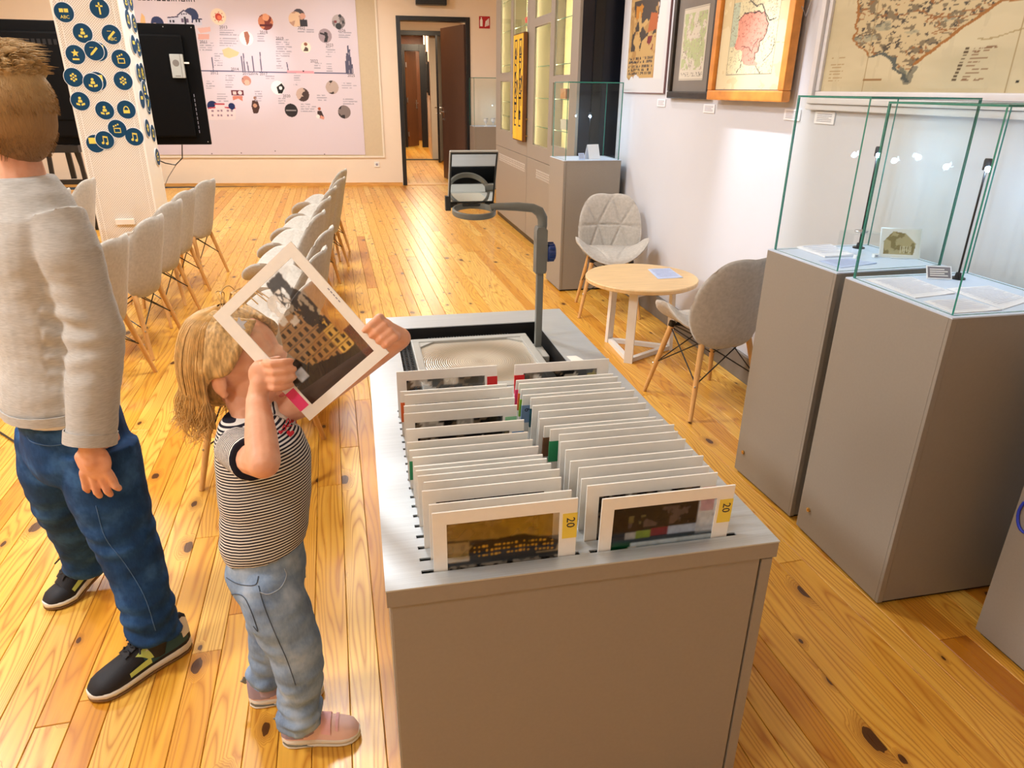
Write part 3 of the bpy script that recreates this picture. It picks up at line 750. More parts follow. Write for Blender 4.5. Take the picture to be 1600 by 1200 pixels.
def slide_frame(loc, lean, film, label, tab=None, tabside=1, txt=None, res=(40, 48), scale=1.0, group='white slide frames in the cabinet', tabz=None):
    t = thing('mounted_transparency', loc, label, 'transparency', group=group); t.rotation_euler = (lean, 0, 0); t.scale = (scale,)*3
    o = bpy.data.objects.new('border', BORDER); COL.objects.link(o); o.parent = t
    if film in FILMS:
        f = bpy.data.objects.new('film', FILMS[film]); COL.objects.link(f); f.parent = t
    else:
        fn = {'L': film_left, 'R': film_right, 'H': film_held}.get(film) or film_generic(film)
        FILMS[film] = film_obj(fn, *res, t).data
    if tab:
        tz = FHT-0.045 if tabz is None else tabz
        m = MB(); xc = FWD/2-0.013 if tabside > 0 else -FWD/2+0.013
        m.b2((xc-0.0135, -FT/2-0.0008, tz-0.036), (xc+0.0135, FT/2+0.0008, tz+0.016)); b = m.build('index_tab', tab, t); tag(b, tab[4:]+' paper tab')
        if txt:
            text_mesh('number', txt, 0.022, 'print_dark', b, basis((xc-0.006, -FT/2-0.001, tz+0.008), (0, 0, -1), (1, 0, 0)), 0.0003)
    m = MB()
    for k in range(5): m.b2((-FWD/2+0.006, -FT/2-0.0003, 0.125+k*0.0085), (-FWD/2+0.0085, -FT/2, 0.131+k*0.0085))
    m.build('side_print', 'print_grey', t)
    return t
def ordn(k): return ['front', 'second', 'third', 'fourth', 'fifth', 'sixth', 'seventh', 'eighth', 'ninth', 'tenth', 'eleventh', 'twelfth', 'thirteenth', 'fourteenth', 'fifteenth', 'sixteenth', 'seventeenth', 'eighteenth', 'nineteenth'][k]
def place_frames(xs, tops, slots, tabs, side, films):
    for k, (x, ty, sl) in enumerate(zip(xs, tops, slots)):
        s = SLOT0+DS*sl
        want = ty+0.018; d = max(-0.03, min(0.012, (want-s)*0.45))          # a slight lean, the rest is depth in the slot
        ytop = s+d; zt = 0.85-(ytop-ty)*0.65/ty
        hb = zt-CZ; lean = -math.atan2(d, hb)
        h = FHT*math.cos(lean)
        zbm = zt-h; yb = ytop-math.tan(-lean)*h
        tb = tabs.get(k); tb = tb if tb else (None, 1, None)
        extra = f' with {tb[0][4:]} tab' if tb[0] else ''
        lab = f'white slide frame{extra}, {ordn(k)} in the {side} row' + (' from the front' if k else '')
        slide_frame((x, yb, zbm), lean, films(k), lab, tb[0], tb[1], tb[2], res=((150, 180) if k == 0 else (40, 48)))
LT = [0.993, 1.02, 1.066, 1.0955, 1.1195, 1.1395, 1.156, 1.191, 1.221, 1.255, 1.314, 1.390, 1.431, 1.492, 1.513, 1.638]
LS = [0, 1, 2, 3, 4, 5, 6, 7, 8, 9, 10, 12, 13, 14, 15, 18]
place_frames([0.2145, 0.2125, 0.2045, 0.2105, 0.202, 0.201, 0.2, 0.2, 0.196, 0.194, 0.196, 0.196, 0.199, 0.204, 0.196, 0.194], LT, LS,
             {0: ('tab_yellow', 1, '20'), 2: ('tab_yellow', 1, None), 6: ('tab_red', 1, None), 10: ('tab_blue', 1, None), 11: ('tab_mint', 1, None), 13: ('tab_lime', 1, None), 14: ('tab_orange', -1, None), 15: ('tab_red', 1, None), 8: ('tab_green', -1, None)}, 'left',
             lambda k: 'L' if k == 0 else [1, 2, 3, 4][k % 4])
RTY = [0.981, 1.028, 1.053, 1.093, 1.12, 1.165, 1.2, 1.232, 1.258, 1.274, 1.312, 1.348, 1.38, 1.422, 1.44, 1.474, 1.509, 1.53, 1.633]
place_frames([0.5155, 0.5, 0.499, 0.505, 0.498, 0.5, 0.499, 0.506, 0.495, 0.489, 0.488, 0.495, 0.489, 0.494, 0.481, 0.484, 0.488, 0.487, 0.497], RTY, list(range(19)),
             {0: ('tab_yellow', 1, '20'), 1: ('tab_red', 1, None), 9: ('tab_brown', -1, None), 8: ('tab_green', -1, None), 13: ('tab_teal', -1, None), 14: ('tab_sky', -1, '6'), 15: ('tab_lime', -1, None), 16: ('tab_orange', -1, None), 17: ('tab_pink', -1, '2'), 18: ('tab_red', -1, None)}, 'right',
             lambda k: 'R' if k == 0 else [1, 2, 3, 4][k % 4])
# ================================================================== plinths and glass cases
thin_glass('case_glass', (0.978, 0.99, 0.985), 0.03)
plain('glass_edge', (40, 130, 116), 0.15, var=0.1, spec=0.8)
plain('glass_edge_dark', (16, 46, 44), 0.2, var=0.1, spec=0.8)
plain('deck_white', (206, 220, 240), 0.5, var=0.02)
plain('acrylic_white', (236, 240, 244), 0.2, var=0.01)
thin_glass('acrylic', (0.95, 0.97, 0.98), 0.08)
emis('led', (0.45, 0.68, 1.0), 40.0)
plain('paper_blue', (190, 206, 240), 0.7, var=0.02)
plain('paper_white', (236, 238, 244), 0.7, var=0.02)
plain('card_dark', (40, 40, 42), 0.6, var=0.1)
plain('card_grey', (126, 122, 128), 0.6, var=0.05)
plain('cord_blue', (36, 60, 190), 0.4, var=0.05)

def plinth(x, y, w, d, h, rz, label, lock=True, deck=True, group='taupe display plinths', name='display_plinth'):
    """origin at the near left corner"""
    t = thing(name, (x, y, 0), label, 'plinth', rz=rz, group=group)
    m = MB(); m.b2((0.012, 0.012, 0), (w-0.012, d-0.012, 0.012)); m.build('foot', 'black_frame', t)
    m = MB(); m.bev((0, 0.012, 0.012), (0.018, d, h-0.004), 0.0015); m.build('door_panel', 'taupe', t)
    m = MB(); m.bev((0.019, 0.004, 0.012), (w, 0.022, h-0.004), 0.0015); m.build('front_panel', 'taupe', t)
    m = MB(); m.bev((0.0, 0.0, 0.012), (0.0185, 0.0115, h-0.004), 0.0015); m.build('corner_strip', 'taupe', t)
    m = MB(); m.b2((0.018, 0.022, 0.012), (w-0.002, d-0.002, h-0.004)); m.build('body', 'taupe', t)
    m = MB(); m.b2((0.001, 0.001, h-0.004), (w-0.001, d-0.001, h)); m.build('deck', 'deck_white', t)
    if lock:
        m = MB(); m.lathe([(0, -0.004), (0.008, -0.004), (0.008, 0.003), (0.005, 0.004), (0, 0.004)], n=16); m.box((0, 0, 0.004), (0.008, 0.0015, 0.002))
        o = m.build('lock', 'brass', t, smooth=40); o.location = (-0.003, lock if lock is not True else d*0.88, 0.11); o.rotation_euler = (0, -math.pi/2, 0)
    return t
def glass_cover(x, y, w, d, z0, z1, rz, label, ins=0.016):
    t = thing('glass_cover', (x, y, z0), label, 'glass case', rz=rz, group='glass covers on the plinths')
    g = 0.006; h = z1-z0; a, b, c, e = ins, w-ins, ins, d-ins
    def pane(lo, hi):
        m = MB(); m.b2(lo, hi); o = m.build('pane', ['case_glass', 'glass_edge'], t)
        dims = [hi[k]-lo[k] for k in range(3)]; ax = dims.index(min(dims))
        for p in o.data.polygons: p.material_index = 0 if abs(p.normal[ax]) > 0.9 else 1
        return o
    pane((a, c, 0.0005), (b, c+g, h-g)); pane((a, e-g, 0.0005), (b, e, h-g)); pane((a, c+g+0.0003, 0.0005), (a+g, e-g-0.0003, h-g)); pane((b-g, c+g+0.0003, 0.0005), (b, e-g-0.0003, h-g)); pane((a, c, h-g+0.0003), (b, e, h))
    return t
P1 = plinth(1.526, 1.992, 0.45, 0.388, 0.955, math.radians(3), 'taupe plinth farther back, under the glass case with the tilted photo')
P2 = plinth(1.520, 1.494, 0.46, 0.446, 0.955, 0.0, 'taupe plinth in front, under the glass case with spread papers')
P3 = plinth(1.737, 0.88, 0.29, 0.455, 0.955, 0.0, 'taupe plinth cut off by the right edge of the picture', lock=False)
glass_cover(1.526, 1.992, 0.45, 0.388, 0.955, 1.492, math.radians(3), 'clear glass cover over the tilted photo and coin stand')
glass_cover(1.520, 1.494, 0.46, 0.446, 0.955, 1.480, 0.0, 'clear glass cover over the spread papers')
def led_lamp(x, y, z, h, label, e=0.8):
    t = thing('led_lamp', (x, y, z), label, 'lamp', group='small lamps in the glass cases')
    m = MB(); m.lathe([(0, 0), (0.022, 0), (0.022, 0.004), (0.010, 0.006), (0.008, 0.02), (0, 0.021)], n=24); m.build('base', 'black_plastic', t, smooth=40)
    m = MB(); m.tube([(0, 0, 0.018), (0, 0, h)], 0.0032, 8); m.build('pole', 'black_plastic', t, smooth=True)
    m = MB(); m.lathe([(0, h+0.034), (0.009, h+0.034), (0.011, h+0.028), (0.011, h), (0.0, h)], n=16); hd = m.build('head', 'black_plastic', t, smooth=40)
    m = MB(); m.ell((-0.004, -0.010, h+0.004), (0.009, 0.007, 0.009)); m.build('bulb', 'led', hd, smooth=True)
    l = bpy.data.lights.new('led_light', 'POINT'); l.energy = e; l.color = (0.50, 0.74, 1.0); l.shadow_soft_size = 0.01
    o = bpy.data.objects.new('led_light', l); COL.objects.link(o); o.parent = t; o.location = (-0.012, -0.022, h-0.004)
    return t
led_lamp(1.862, 2.335, 0.9555, 0.335, 'thin black lamp glowing blue-white in the farther glass case')
led_lamp(1.868, 1.858, 0.9555, 0.335, 'thin black lamp glowing blue-white in the nearer glass case')
plain('ink_pale', (176, 182, 206), 0.8, var=0.05)
def sheet(name, quad, z, mat, label, cat='paper', lines=0, lmat='ink_pale', group=None, thick=0.0012, nudge=(0, 0)):
    P = [atz(a, b, z) for a, b in quad]; c = sum(P, Vector())/4
    P = [p+Vector((nudge[0], nudge[1], 0)) for p in P]; c = sum(P, Vector())/4
    t = thing(name, (c.x, c.y, z), label, cat, group=group)
    m = MB(); n = 10; top = []
    for i in range(n+1):
        for j in range(n+1):
            a, b = i/n, j/n; p = (P[0]*(1-a)+P[1]*a)*(1-b)+(P[3]*(1-a)+P[2]*a)*b
            top.append((p.x-c.x, p.y-c.y, thick+0.0025*max(0, math.sin(a*5+b*3))*(abs(a-0.5)+abs(b-0.5))))
    k = len(top); V = top+[(x, y, 0.0002) for x, y, _ in top]; F = []
    idx = lambda i, j: i*(n+1)+j
    for i in range(n):
        for j in range(n):
            q = (idx(i, j), idx(i, j+1), idx(i+1, j+1), idx(i+1, j)); F += [q, tuple(k+x for x in q[::-1])]
    for i in range(n):
        for (p, q) in ((idx(i, 0), idx(i+1, 0)), (idx(i+1, n), idx(i, n)), (idx(0, i+1), idx(0, i)), (idx(n, i), idx(n, i+1))): F.append((p, q, q+k, p+k))
    m.add(V, F); fix_normals(m.build('leaf', mat, t))
    if lines:
        m = MB()
        for r in range(lines):
            b = 0.10+0.80*r/lines; a0 = 0.08+0.05*random.random(); a1 = 0.92-0.3*random.random()*(r % 4 == 3)
            q = []
            for a, bb in ((a0, b), (a1, b), (a1, b+0.12/lines), (a0, b+0.12/lines)):
                p = (P[0]*(1-a)+P[1]*a)*(1-bb)+(P[3]*(1-a)+P[2]*a)*bb; q.append((p.x-c.x, p.y-c.y))
            m.prism(q, thick+0.0028, thick+0.0030)
        fix_normals(m.build('writing', lmat, t))
    return t
ZD = 0.9555
sheet('folder', [(1229, 387), (1282, 383), (1316, 400), (1272, 402)], ZD, 'paper_white', 'open pale booklet at the left end of the farther case', 'booklet', 5, nudge=(0.035, -0.012), thick=0.006)
sheet('text_sheet', [(1275, 408), (1322, 404), (1366, 412), (1310, 419)], ZD, 'paper_blue', 'sheet of fine text at the front of the farther case', 'paper', 10, nudge=(0.01, 0.0))
t = thing('coin_stand', (1.80, 2.26, ZD), 'clear acrylic riser carrying a round coin', 'stand')
m = MB(); m.b2((-0.06, -0.04, 0.075), (0.06, 0.04, 0.078)); m.b2((-0.06, -0.04, 0), (-0.057, 0.04, 0.075)); m.b2((0.057, -0.04, 0), (0.06, 0.04, 0.075)); m.build('riser', 'acrylic', t)
t2 = thing('coin', (1.80, 2.26, ZD+0.0782), 'round silver coin on the acrylic riser', 'coin'); m = MB(); m.lathe([(0, 0), (0.022, 0), (0.023, 0.002), (0.022, 0.004), (0, 0.004)], n=24); m.build('disc', 'steel', t2, smooth=40)
m = MB(); m.lathe([(0.006, 0.004), (0.017, 0.004), (0.016, 0.0055), (0.007, 0.0055)], n=24, close=True); m.build('relief', 'steel', t2)
for k, (a, b) in enumerate(((1342, 404), (1371, 402))):
    p = atz(a, b, ZD); t = thing('label_cube', (p.x-0.01, p.y, ZD), ['small clear cube in the farther case, left of two', 'small clear cube in the farther case, right of two'][k], 'cube', group='small clear cubes')
    m = MB(); m.bev((-0.009, -0.007, 0), (0.009, 0.007, 0.013), 0.002); m.build('block', 'acrylic_white', t)
    m = MB(); m.b2((-0.005, -0.0074, 0.004), (0.005, -0.007, 0.009)); m.build('mark', 'print_grey', t)
def painted(name, w, h, nx, ny, fn, parent, T, mat='print'):
    u = np.linspace(0, 1, nx); v = np.linspace(0, 1, ny); U, V = np.meshgrid(u, v)
    C = fn(U, V); P = np.stack([U*w, V*h, np.zeros_like(U)], -1).reshape(-1, 3)
    Tm = np.array(T); P = (P @ Tm[:3, :3].T+Tm[:3, 3]).reshape(ny, nx, 3)
    return grid_mesh(name, P, mat, parent, np.concatenate([C, np.ones(C.shape[:2]+(1,))], -1))
def photo_print(U, V):
    C = np.zeros(U.shape+(3,))+S(228, 228, 224); n = fbm(U, V, 6, 4)
    m = inpoly(U, V, [(0.08, 0.08), (0.06, 0.55), (0.3, 0.92), (0.62, 0.85), (0.9, 0.5), (0.85, 0.1)]); C = lay(C, m, S(178, 164, 122)); C = lay(C, m*(n > 0.52), S(136, 120, 74))
    for k in range(6): C = lay(C, rect(U, V, 0.5+k*0.055, 0.15+0.03*(k % 2), 0.52+k*0.055, 0.4), S(214, 206, 176))
    return C
t = thing('tilted_photo', (1.885, 2.135, ZD), 'old sepia photo in clear holder propped up in the farther case', 'photo', rz=math.radians(-22))
R = Matrix.Translation((-0.065, 0.02, 0.004)) @ Matrix.Rotation(math.radians(68), 4, 'X') @ Matrix.Rotation(math.radians(0), 4, 'Z')
m = MB(); m.b2((-0.004, -0.004, -0.003), (0.134, 0.104, -0.0005)); o = m.build('holder', 'acrylic_white', t); o.matrix_local = R
painted('print', 0.13, 0.10, 50, 40, photo_print, o, Matrix.Translation((0, 0, 0.0003)))
m = MB(); m.tube([(0.0, 0.05, 0.0022), (0.0, 0.053, 0.06)], 0.002, 6); m.b2((-0.03, 0.01, 0.0005), (0.03, 0.055, 0.003)); m.build('stand', 'acrylic_white', t)
sheet('document', [(1352, 437), (1424, 433), (1492, 459), (1430, 466)], ZD, 'paper_white', 'unfolded letter at the left of the nearer case', 'paper', 14)
sheet('document', [(1443, 471), (1508, 467), (1566, 485), (1488, 490)], ZD, 'paper_white', 'unfolded letter at the front edge of the nearer case', 'paper', 12)
sheet('document', [(1484, 452), (1552, 447), (1618, 470), (1574, 484)], ZD, 'paper_white', 'unfolded letter at the right of the nearer case', 'paper', 14, nudge=(-0.01, 0.004))
p = atz(1467, 437, ZD)
t = thing('caption_stand', (p.x, p.y, ZD), 'small grey caption plate on clear stand among the letters', 'label', rz=math.radians(-20))
R = Matrix.Translation((-0.035, 0, 0.002)) @ Matrix.Rotation(math.radians(55), 4, 'X')
m = MB(); m.b2((-0.002, 0, -0.002), (0.074, 0.045, 0)); o = m.build('plate', 'acrylic_white', t); o.matrix_local = R
m = MB(); m.b2((0.002, 0.004, 0), (0.07, 0.041, 0.0006)); c = m.build('card', 'card_grey', o)
m = MB()
for k in range(4): m.b2((0.008, 0.01+k*0.007, 0.0006), (0.062-0.01*(k % 2), 0.013+k*0.007, 0.001))
m.build('lettering', 'print_white', o)
p = atx(1599, 802, 1.737)
t = thing('blue_lanyard', (1.737, p.y-0.02, 0.44), 'blue cord loop hanging on the plinth at the right edge', 'cord')
m = MB(); m.tube([(-0.005+0.0*k, 0.03*math.cos(2*math.pi*k/20), 0.05*math.sin(2*math.pi*k/20)) for k in range(21)], 0.004, 8, cap=False); m.build('loop', 'cord_blue', t, smooth=True)
m = MB(); m.bev((-0.012, -0.008, 0.044), (0.0, 0.008, 0.066), 0.002); m.build('clip', 'black_plastic', t)

# back plinth by the wall cabinet, and the one in the far corner
plinth(1.54, 5.30, 0.46, 0.385, 1.01, math.radians(1), 'taupe plinth with glass case standing beside the wall cabinet', lock=False)
glass_cover(1.54, 5.30, 0.46, 0.385, 1.01, 1.556, math.radians(1), 'clear glass cover over the folded card beside the wall cabinet')
led_lamp(1.80, 5.52, 1.0105, 0.30, 'thin lamp with a bright spark in the case by the wall cabinet', 0.9)
t = thing('folded_card', (1.80, 5.42, 1.0105), 'pale card folded into a tent inside the back case', 'card', rz=0.4)
m = MB()
for s in (-1, 1): m.prism([(-0.055, 0), (0.055, 0), (0.055, 0.11), (-0.055, 0.11)], -0.001, 0.001, Matrix.Translation((0, s*0.032, 0.0)) @ Matrix.Rotation(math.radians(90+s*16), 4, 'X'))
m.build('leaves', 'paper_white', t)
t = thing('caption_card', (1.70, 5.36, 1.0105), 'tiny upright caption card in the back case', 'label', rz=0.2)
m = MB(); m.prism([(-0.025, 0), (0.025, 0), (0.025, 0.05), (-0.025, 0.05)], -0.001, 0.001, Matrix.Rotation(math.radians(70), 4, 'X')); m.build('card', 'paper_blue', t)
m = MB()
for k in range(4): m.prism([(-0.02, 0.01+k*0.009), (0.018, 0.01+k*0.009), (0.018, 0.014+k*0.009), (-0.02, 0.014+k*0.009)], 0.001, 0.0014, Matrix.Rotation(math.radians(70), 4, 'X'))
m.build('lettering', 'print_grey', t)
pc = aty(741, 194, 11.5)
plinth(pc.x, 11.5, 0.5, 0.45, 0.955, 0, 'taupe plinth in the far corner beside the doorway', lock=False)
glass_cover(pc.x, 11.5, 0.5, 0.45, 0.955, 1.66, 0, 'clear glass cover in the far corner beside the doorway', 0.0)
led_lamp(pc.x+0.42, 11.75, 0.956, 0.3, 'thin lamp shining in the far corner glass case', 0.9)
for k in range(2):
    t = thing('glass_vessel', (pc.x+0.20+0.13*k, 11.6+0.06*k, 0.9555), ['small crystal goblet at left in the far corner case', 'small crystal goblet at right in the far corner case'][k], 'goblet', group='goblets in the corner case')
    m = MB(); m.lathe([(0, 0), (0.03, 0), (0.03, 0.004), (0.006, 0.01), (0.006, 0.05), (0.03, 0.07), (0.035, 0.12), (0.033, 0.12), (0.027, 0.075), (0, 0.06)], n=20); m.build('bowl', 'acrylic_white', t, smooth=40)
    m = MB(); m.lathe([(0.0355, 0.112), (0.0365, 0.116), (0.0355, 0.12)], n=20, close=True); m.build('rim', 'steel', t)

# ================================================================== tall wall cabinet with lit glass doors
emis('shelf_light', (1.0, 0.86, 0.48), 26.0)
plain('cabinet_inside', (238, 228, 190), 0.6, var=0.02)
thin_glass('shelf_glass', (0.975, 0.985, 0.97), 0.03)
plain('sign_yellow', (240, 190, 30), 0.5, var=0.10, nscale=12)
plain('sign_wood', (110, 66, 24), 0.6, var=0.2, nscale=10)
plain('vent_white', (214, 210, 204), 0.6, var=0.02)
TX, TY0, TY1, TH = 1.755, 5.75, 9.12, 2.75
wc = thing('wall_cabinet', (TX, TY0, 0), 'tall taupe wall cabinet with lit glass windows and shelves', 'cabinet')
L_ = TY1-TY0
def tc(m, y0, y1, z0, z1, x0=0.0, x1=0.022, bev=0): (m.bev((x0, y0-TY0, z0), (x1, y1-TY0, z1), bev) if bev else m.b2((x0, y0-TY0, z0), (x1, y1-TY0, z1)))
# windows (y0, y1, z0, z1) in room coordinates on the front plane
def WY(p): return atx(p[0], p[1], TX)
wins = []
for (xl, xr, yt, yb) in ((782, 796.5, -60, 114), (801, 820, -60, 115), (782.5, 797.5, 127, 204), (801, 822, 128, 213), (834, 858, -60, 25), (834, 858, 39, 230), (864, 890, -60, 118), (864, 890, 128.5, 232)):
    xm = (xl+xr)/2
    a, b = WY((xl, 130)).y, WY((xr, 130)).y; z1 = WY((xm, yt)).z; z0 = WY((xm, yb)).z
    wins.append((b, a, max(0.9, z0), min(TH-0.12, z1)))
bays = [(TY0, 7.42, [4, 5, 6, 7]), (7.425, TY1, [0, 1, 2, 3])]
for (b0, b1, ws) in bays:
    # front with real openings: columns of windows
    m = MB(); cols = {}
    for i in ws: cols.setdefault({0: 0, 2: 0, 1: 1, 3: 1, 4: 2, 5: 2, 6: 3, 7: 3}[i], []).append(wins[i])
    cs = sorted(cols.values(), key=lambda c: c[0][0]); y = b0
    for c in cs:
        y0, y1 = min(q[0] for q in c), max(q[1] for q in c); tc(m, y, y0, 0.86, TH); zz = 0.86
        for wv in sorted(c, key=lambda q: q[2]): tc(m, y0, y1, zz, wv[2]); zz = wv[3]
        tc(m, y0, y1, zz, TH); y = y1
    tc(m, y, b1, 0.86, TH); o = m.build('door_frame', 'taupe', wc)
    for i in ws:
        y0, y1, z0, z1 = wins[i]
        g = MB(); tc(g, y0+0.002, y1-0.002, z0+0.002, z1-0.002, 0.008, 0.013); g.build('pane', 'shelf_glass', o)
        k = MB(); tc(k, y0, y1, z0, z0+0.006, 0.0145, 0.0215); tc(k, y0, y1, z1-0.006, z1, 0.0145, 0.0215); tc(k, y1-0.006, y1, z0, z1, 0.0145, 0.0215); k.build('window_bead', 'steel', o)
    m = MB(); tc(m, b0+0.003, b1-0.003, 0.06, 0.856, 0, 0.02, 0.002); lp = m.build('lower_panel', 'taupe', wc)
    ys, ye = (b0+0.12, b1-0.35) if b0 < 6 else (b0+0.1, b1-0.2)
    m = MB(); n = int((ye-ys)/0.045)
    for k in range(n):
        for r in range(4):
            yy = ys+k*0.045; zz = 0.70+r*0.022
            m.box((-0.0005, yy-TY0, zz), (0.002, 0.026, 0.009), Matrix.Rotation(math.radians(28 if r % 2 else -28), 3, 'X'))
    v = m.build('vent_slots', 'vent_white', lp)
    # inside: back, shelves, strip light
    m = MB(); tc(m, b0+0.02, b1-0.02, 0.86, TH-0.05, 0.36, 0.37); m.build('back_board', 'cabinet_inside', wc)
    for z in ((1.16, 1.42, 1.70, 2.05, 2.4) if b0 < 6 else (1.2, 1.36, 1.75, 2.1, 2.4)):
        m = MB(); tc(m, b0+0.025, b1-0.025, z, z+0.006, 0.05, 0.355); m.build('shelf', 'shelf_glass', wc)
        m = MB(); tc(m, b0+0.025, b1-0.025, z, z+0.006, 0.045, 0.0495); m.build('shelf_edge', 'glass_edge', wc)
    for yy in (b0+0.03, (b0+b1)/2, b1-0.05):
        m = MB(); tc(m, yy, yy+0.015, 0.9, TH-0.1, 0.03, 0.04); m.build('light_strip', 'shelf_light', wc)
m = MB(); tc(m, TY0, TY1, TH, TH+0.03, 0, 0.4); tc(m, TY0+0.002, TY1-0.002, 0.86, 0.88, 0.025, 0.37); tc(m, 7.415, 7.43, 0.88, TH, 0.025, 0.36); tc(m, TY1-0.02, TY1, 0.0, TH, 0.0225, 0.4); tc(m, TY0, TY1, 0, TH, 0.375, 0.4); m.build('carcass', 'taupe', wc)
m = MB(); tc(m, TY0+0.01, TY1-0.01, 0, 0.06, 0.02, 0.3); m.build('plinth_base', 'black_frame', wc)
m = MB(); m.b2((0.023, 0.0, 0.0), (0.42, 0.02, TH)); m.build('side_panel', 'navy_panel', wc)
m = MB(); m.bev((0.12, -0.012, 0.95), (0.20, 0.0, 2.5), 0.004); m.build('side_batten', 'black_frame', wc)
# things on its shelves
for k, (yy, z, kind, col, lab) in enumerate(((6.55, 1.166, 'book', 'card_grey', 'grey box on a low shelf of the near cabinet bay'), (6.6, 1.426, 'book', 'sign_wood', 'brown box on a middle shelf of the near cabinet bay'),
        (5.98, 1.706, 'card', 'paper_white', 'white folded card on an upper cabinet shelf'), (8.0, 2.106, 'cap', 'tab_red', 'red cap on a top shelf of the far cabinet bay'), (8.55, 1.206, 'book', 'paper_white', 'white box on a low shelf of the far cabinet bay'), (6.22, 1.166, 'card', 'paper_blue', 'small pale card on a low shelf of the near bay'))):
    t = thing({'book': 'archive_box', 'card': 'folded_card', 'cap': 'peaked_cap'}[kind], (TX+0.2, yy, z), lab, {'book': 'box', 'card': 'card', 'cap': 'cap'}[kind])
    if kind == 'book':
        m = MB(); m.bev((-0.07, -0.09, 0), (0.07, 0.09, 0.07), 0.004); m.build('body', col, t); m = MB(); m.bev((-0.073, -0.093, 0.07), (0.073, 0.093, 0.085), 0.003); m.build('lid', col, t)
    elif kind == 'card':
        m = MB(); m.prism([(-0.09, 0), (0.09, 0), (0.09, 0.14), (-0.09, 0.14)], -0.001, 0.001, Matrix.Rotation(math.pi/2, 4, 'Z') @ Matrix.Rotation(math.radians(74), 4, 'X')); m.build('leaf', col, t)
        m = MB(); m.prism([(-0.09, 0), (0.09, 0), (0.09, 0.14), (-0.09, 0.14)], -0.001, 0.001, Matrix.Translation((0.08, 0, 0)) @ Matrix.Rotation(math.pi/2, 4, 'Z') @ Matrix.Rotation(math.radians(106), 4, 'X')); m.build('back_leaf', col, t)
    else:
        m = MB(); m.lathe([(0, 0.11), (0.07, 0.105), (0.11, 0.08), (0.105, 0.045), (0.10, 0.0), (0, 0)], n=24); m.build('crown', 'tab_red', t, smooth=40)
        m = MB(); m.lathe([(0.1005, 0.0), (0.1035, 0.0), (0.1055, 0.03), (0.103, 0.03)], n=24, close=True); m.build('band', 'tab_green', t)
# yellow street sign leaning on the cabinet front
s0, s1 = WY((807, 217)), WY((824.5, 222))
yc = (s0.y+s1.y)/2; wdt = abs(s0.y-s1.y)*0.86
zb_, zt_ = 1.00, WY((815, 53)).z
t = thing('street_sign', (TX-0.03, yc, zb_), 'yellow wooden name board with dark Cyrillic lettering, upright on the cabinet front', 'sign')
m = MB(); m.bev((-0.02, -wdt/2, 0), (0.02, wdt/2, zt_-zb_), 0.006); m.build('board', 'sign_wood', t)
hw = wdt/2
for s in (-1, 1):
    m = MB(); a, b = (-hw+0.012, -0.004) if s < 0 else (0.004, hw-0.012); m.b2((-0.024, a, 0.012), (-0.0195, b, zt_-zb_-0.012)); m.build('board_face', 'sign_yellow', t)
Lz = zt_-zb_
for txt, yy in (('ПАГРАМАНТЕ', 0.5), ('ПАГРАМАНТЬЕ', -0.5)):
    # letters run down the board: each glyph upright across the board
    n = len(txt)
    for k, ch in enumerate(txt):
        o = text_mesh('letter', ch, 0.205, 'print_dark', t, basis((-0.0245, yy*hw*0.92+0.066, Lz*0.80-k*(Lz*0.66/(n-1))), (0, -1, 0), (0, 0, 1)), 0.0008)
for zz in (0.06, 0.22):
    m = MB(); m.tube([(0.02, -hw-0.03, zz), (0.02, -hw+0.02, zz)], 0.008, 8); m.build('bracket', 'brass', t)
# ================================================================== pictures on the right wall
WX = 2.06
def wallbox(m, y0, y1, z0, z1, x0, x1): m.b2((x0, y0, z0), (x1, y1, z1))
def wall_T(y_left, z0, x=-0.0): return basis((x, y_left, z0), (0, -1, 0), (0, 0, 1))     # U runs to the viewer's right (towards -Y)
plain('poster_sheet', (214, 214, 218), 0.7, var=0.02)
plain('poster_edge', (120, 90, 92), 0.7, var=0.05)
plain('mat_grey', (122, 116, 110), 0.7, var=0.02)
plain('frame_orange', (214, 140, 60), 0.45, var=0.16, nscale=5, stretch=(3, 3, 3))
plain('frame_white', (214, 214, 218), 0.55, var=0.02)
plain('frame_black_gold', (38, 32, 24), 0.4, var=0.5, nscale=22)
plain('gold', (170, 120, 50), 0.4, metal=0.6, var=0.3, nscale=40)
thin_glass('picture_glass', (0.99, 0.99, 0.99), 0.02)

def caption(y0, y1, z0, z1, label):
    t = thing('caption_plate', (WX, (y0+y1)/2, z0), label, 'label', group='caption plates under the pictures')
    h, w_ = z1-z0, abs(y1-y0)/2
    m = MB(); m.bev((-0.006, -w_, 0), (-0.0005, w_, h), 0.001); m.build('plate', 'paper_white', t)
    m = MB()
    for k in range(5): m.b2((-0.0066, -w_*0.75+(0.3*w_ if k % 3 == 2 else 0), h*(0.2+0.14*k)), (-0.006, w_*0.75, h*(0.2+0.14*k)+0.0025))
    m.build('lettering', 'print_grey', t)
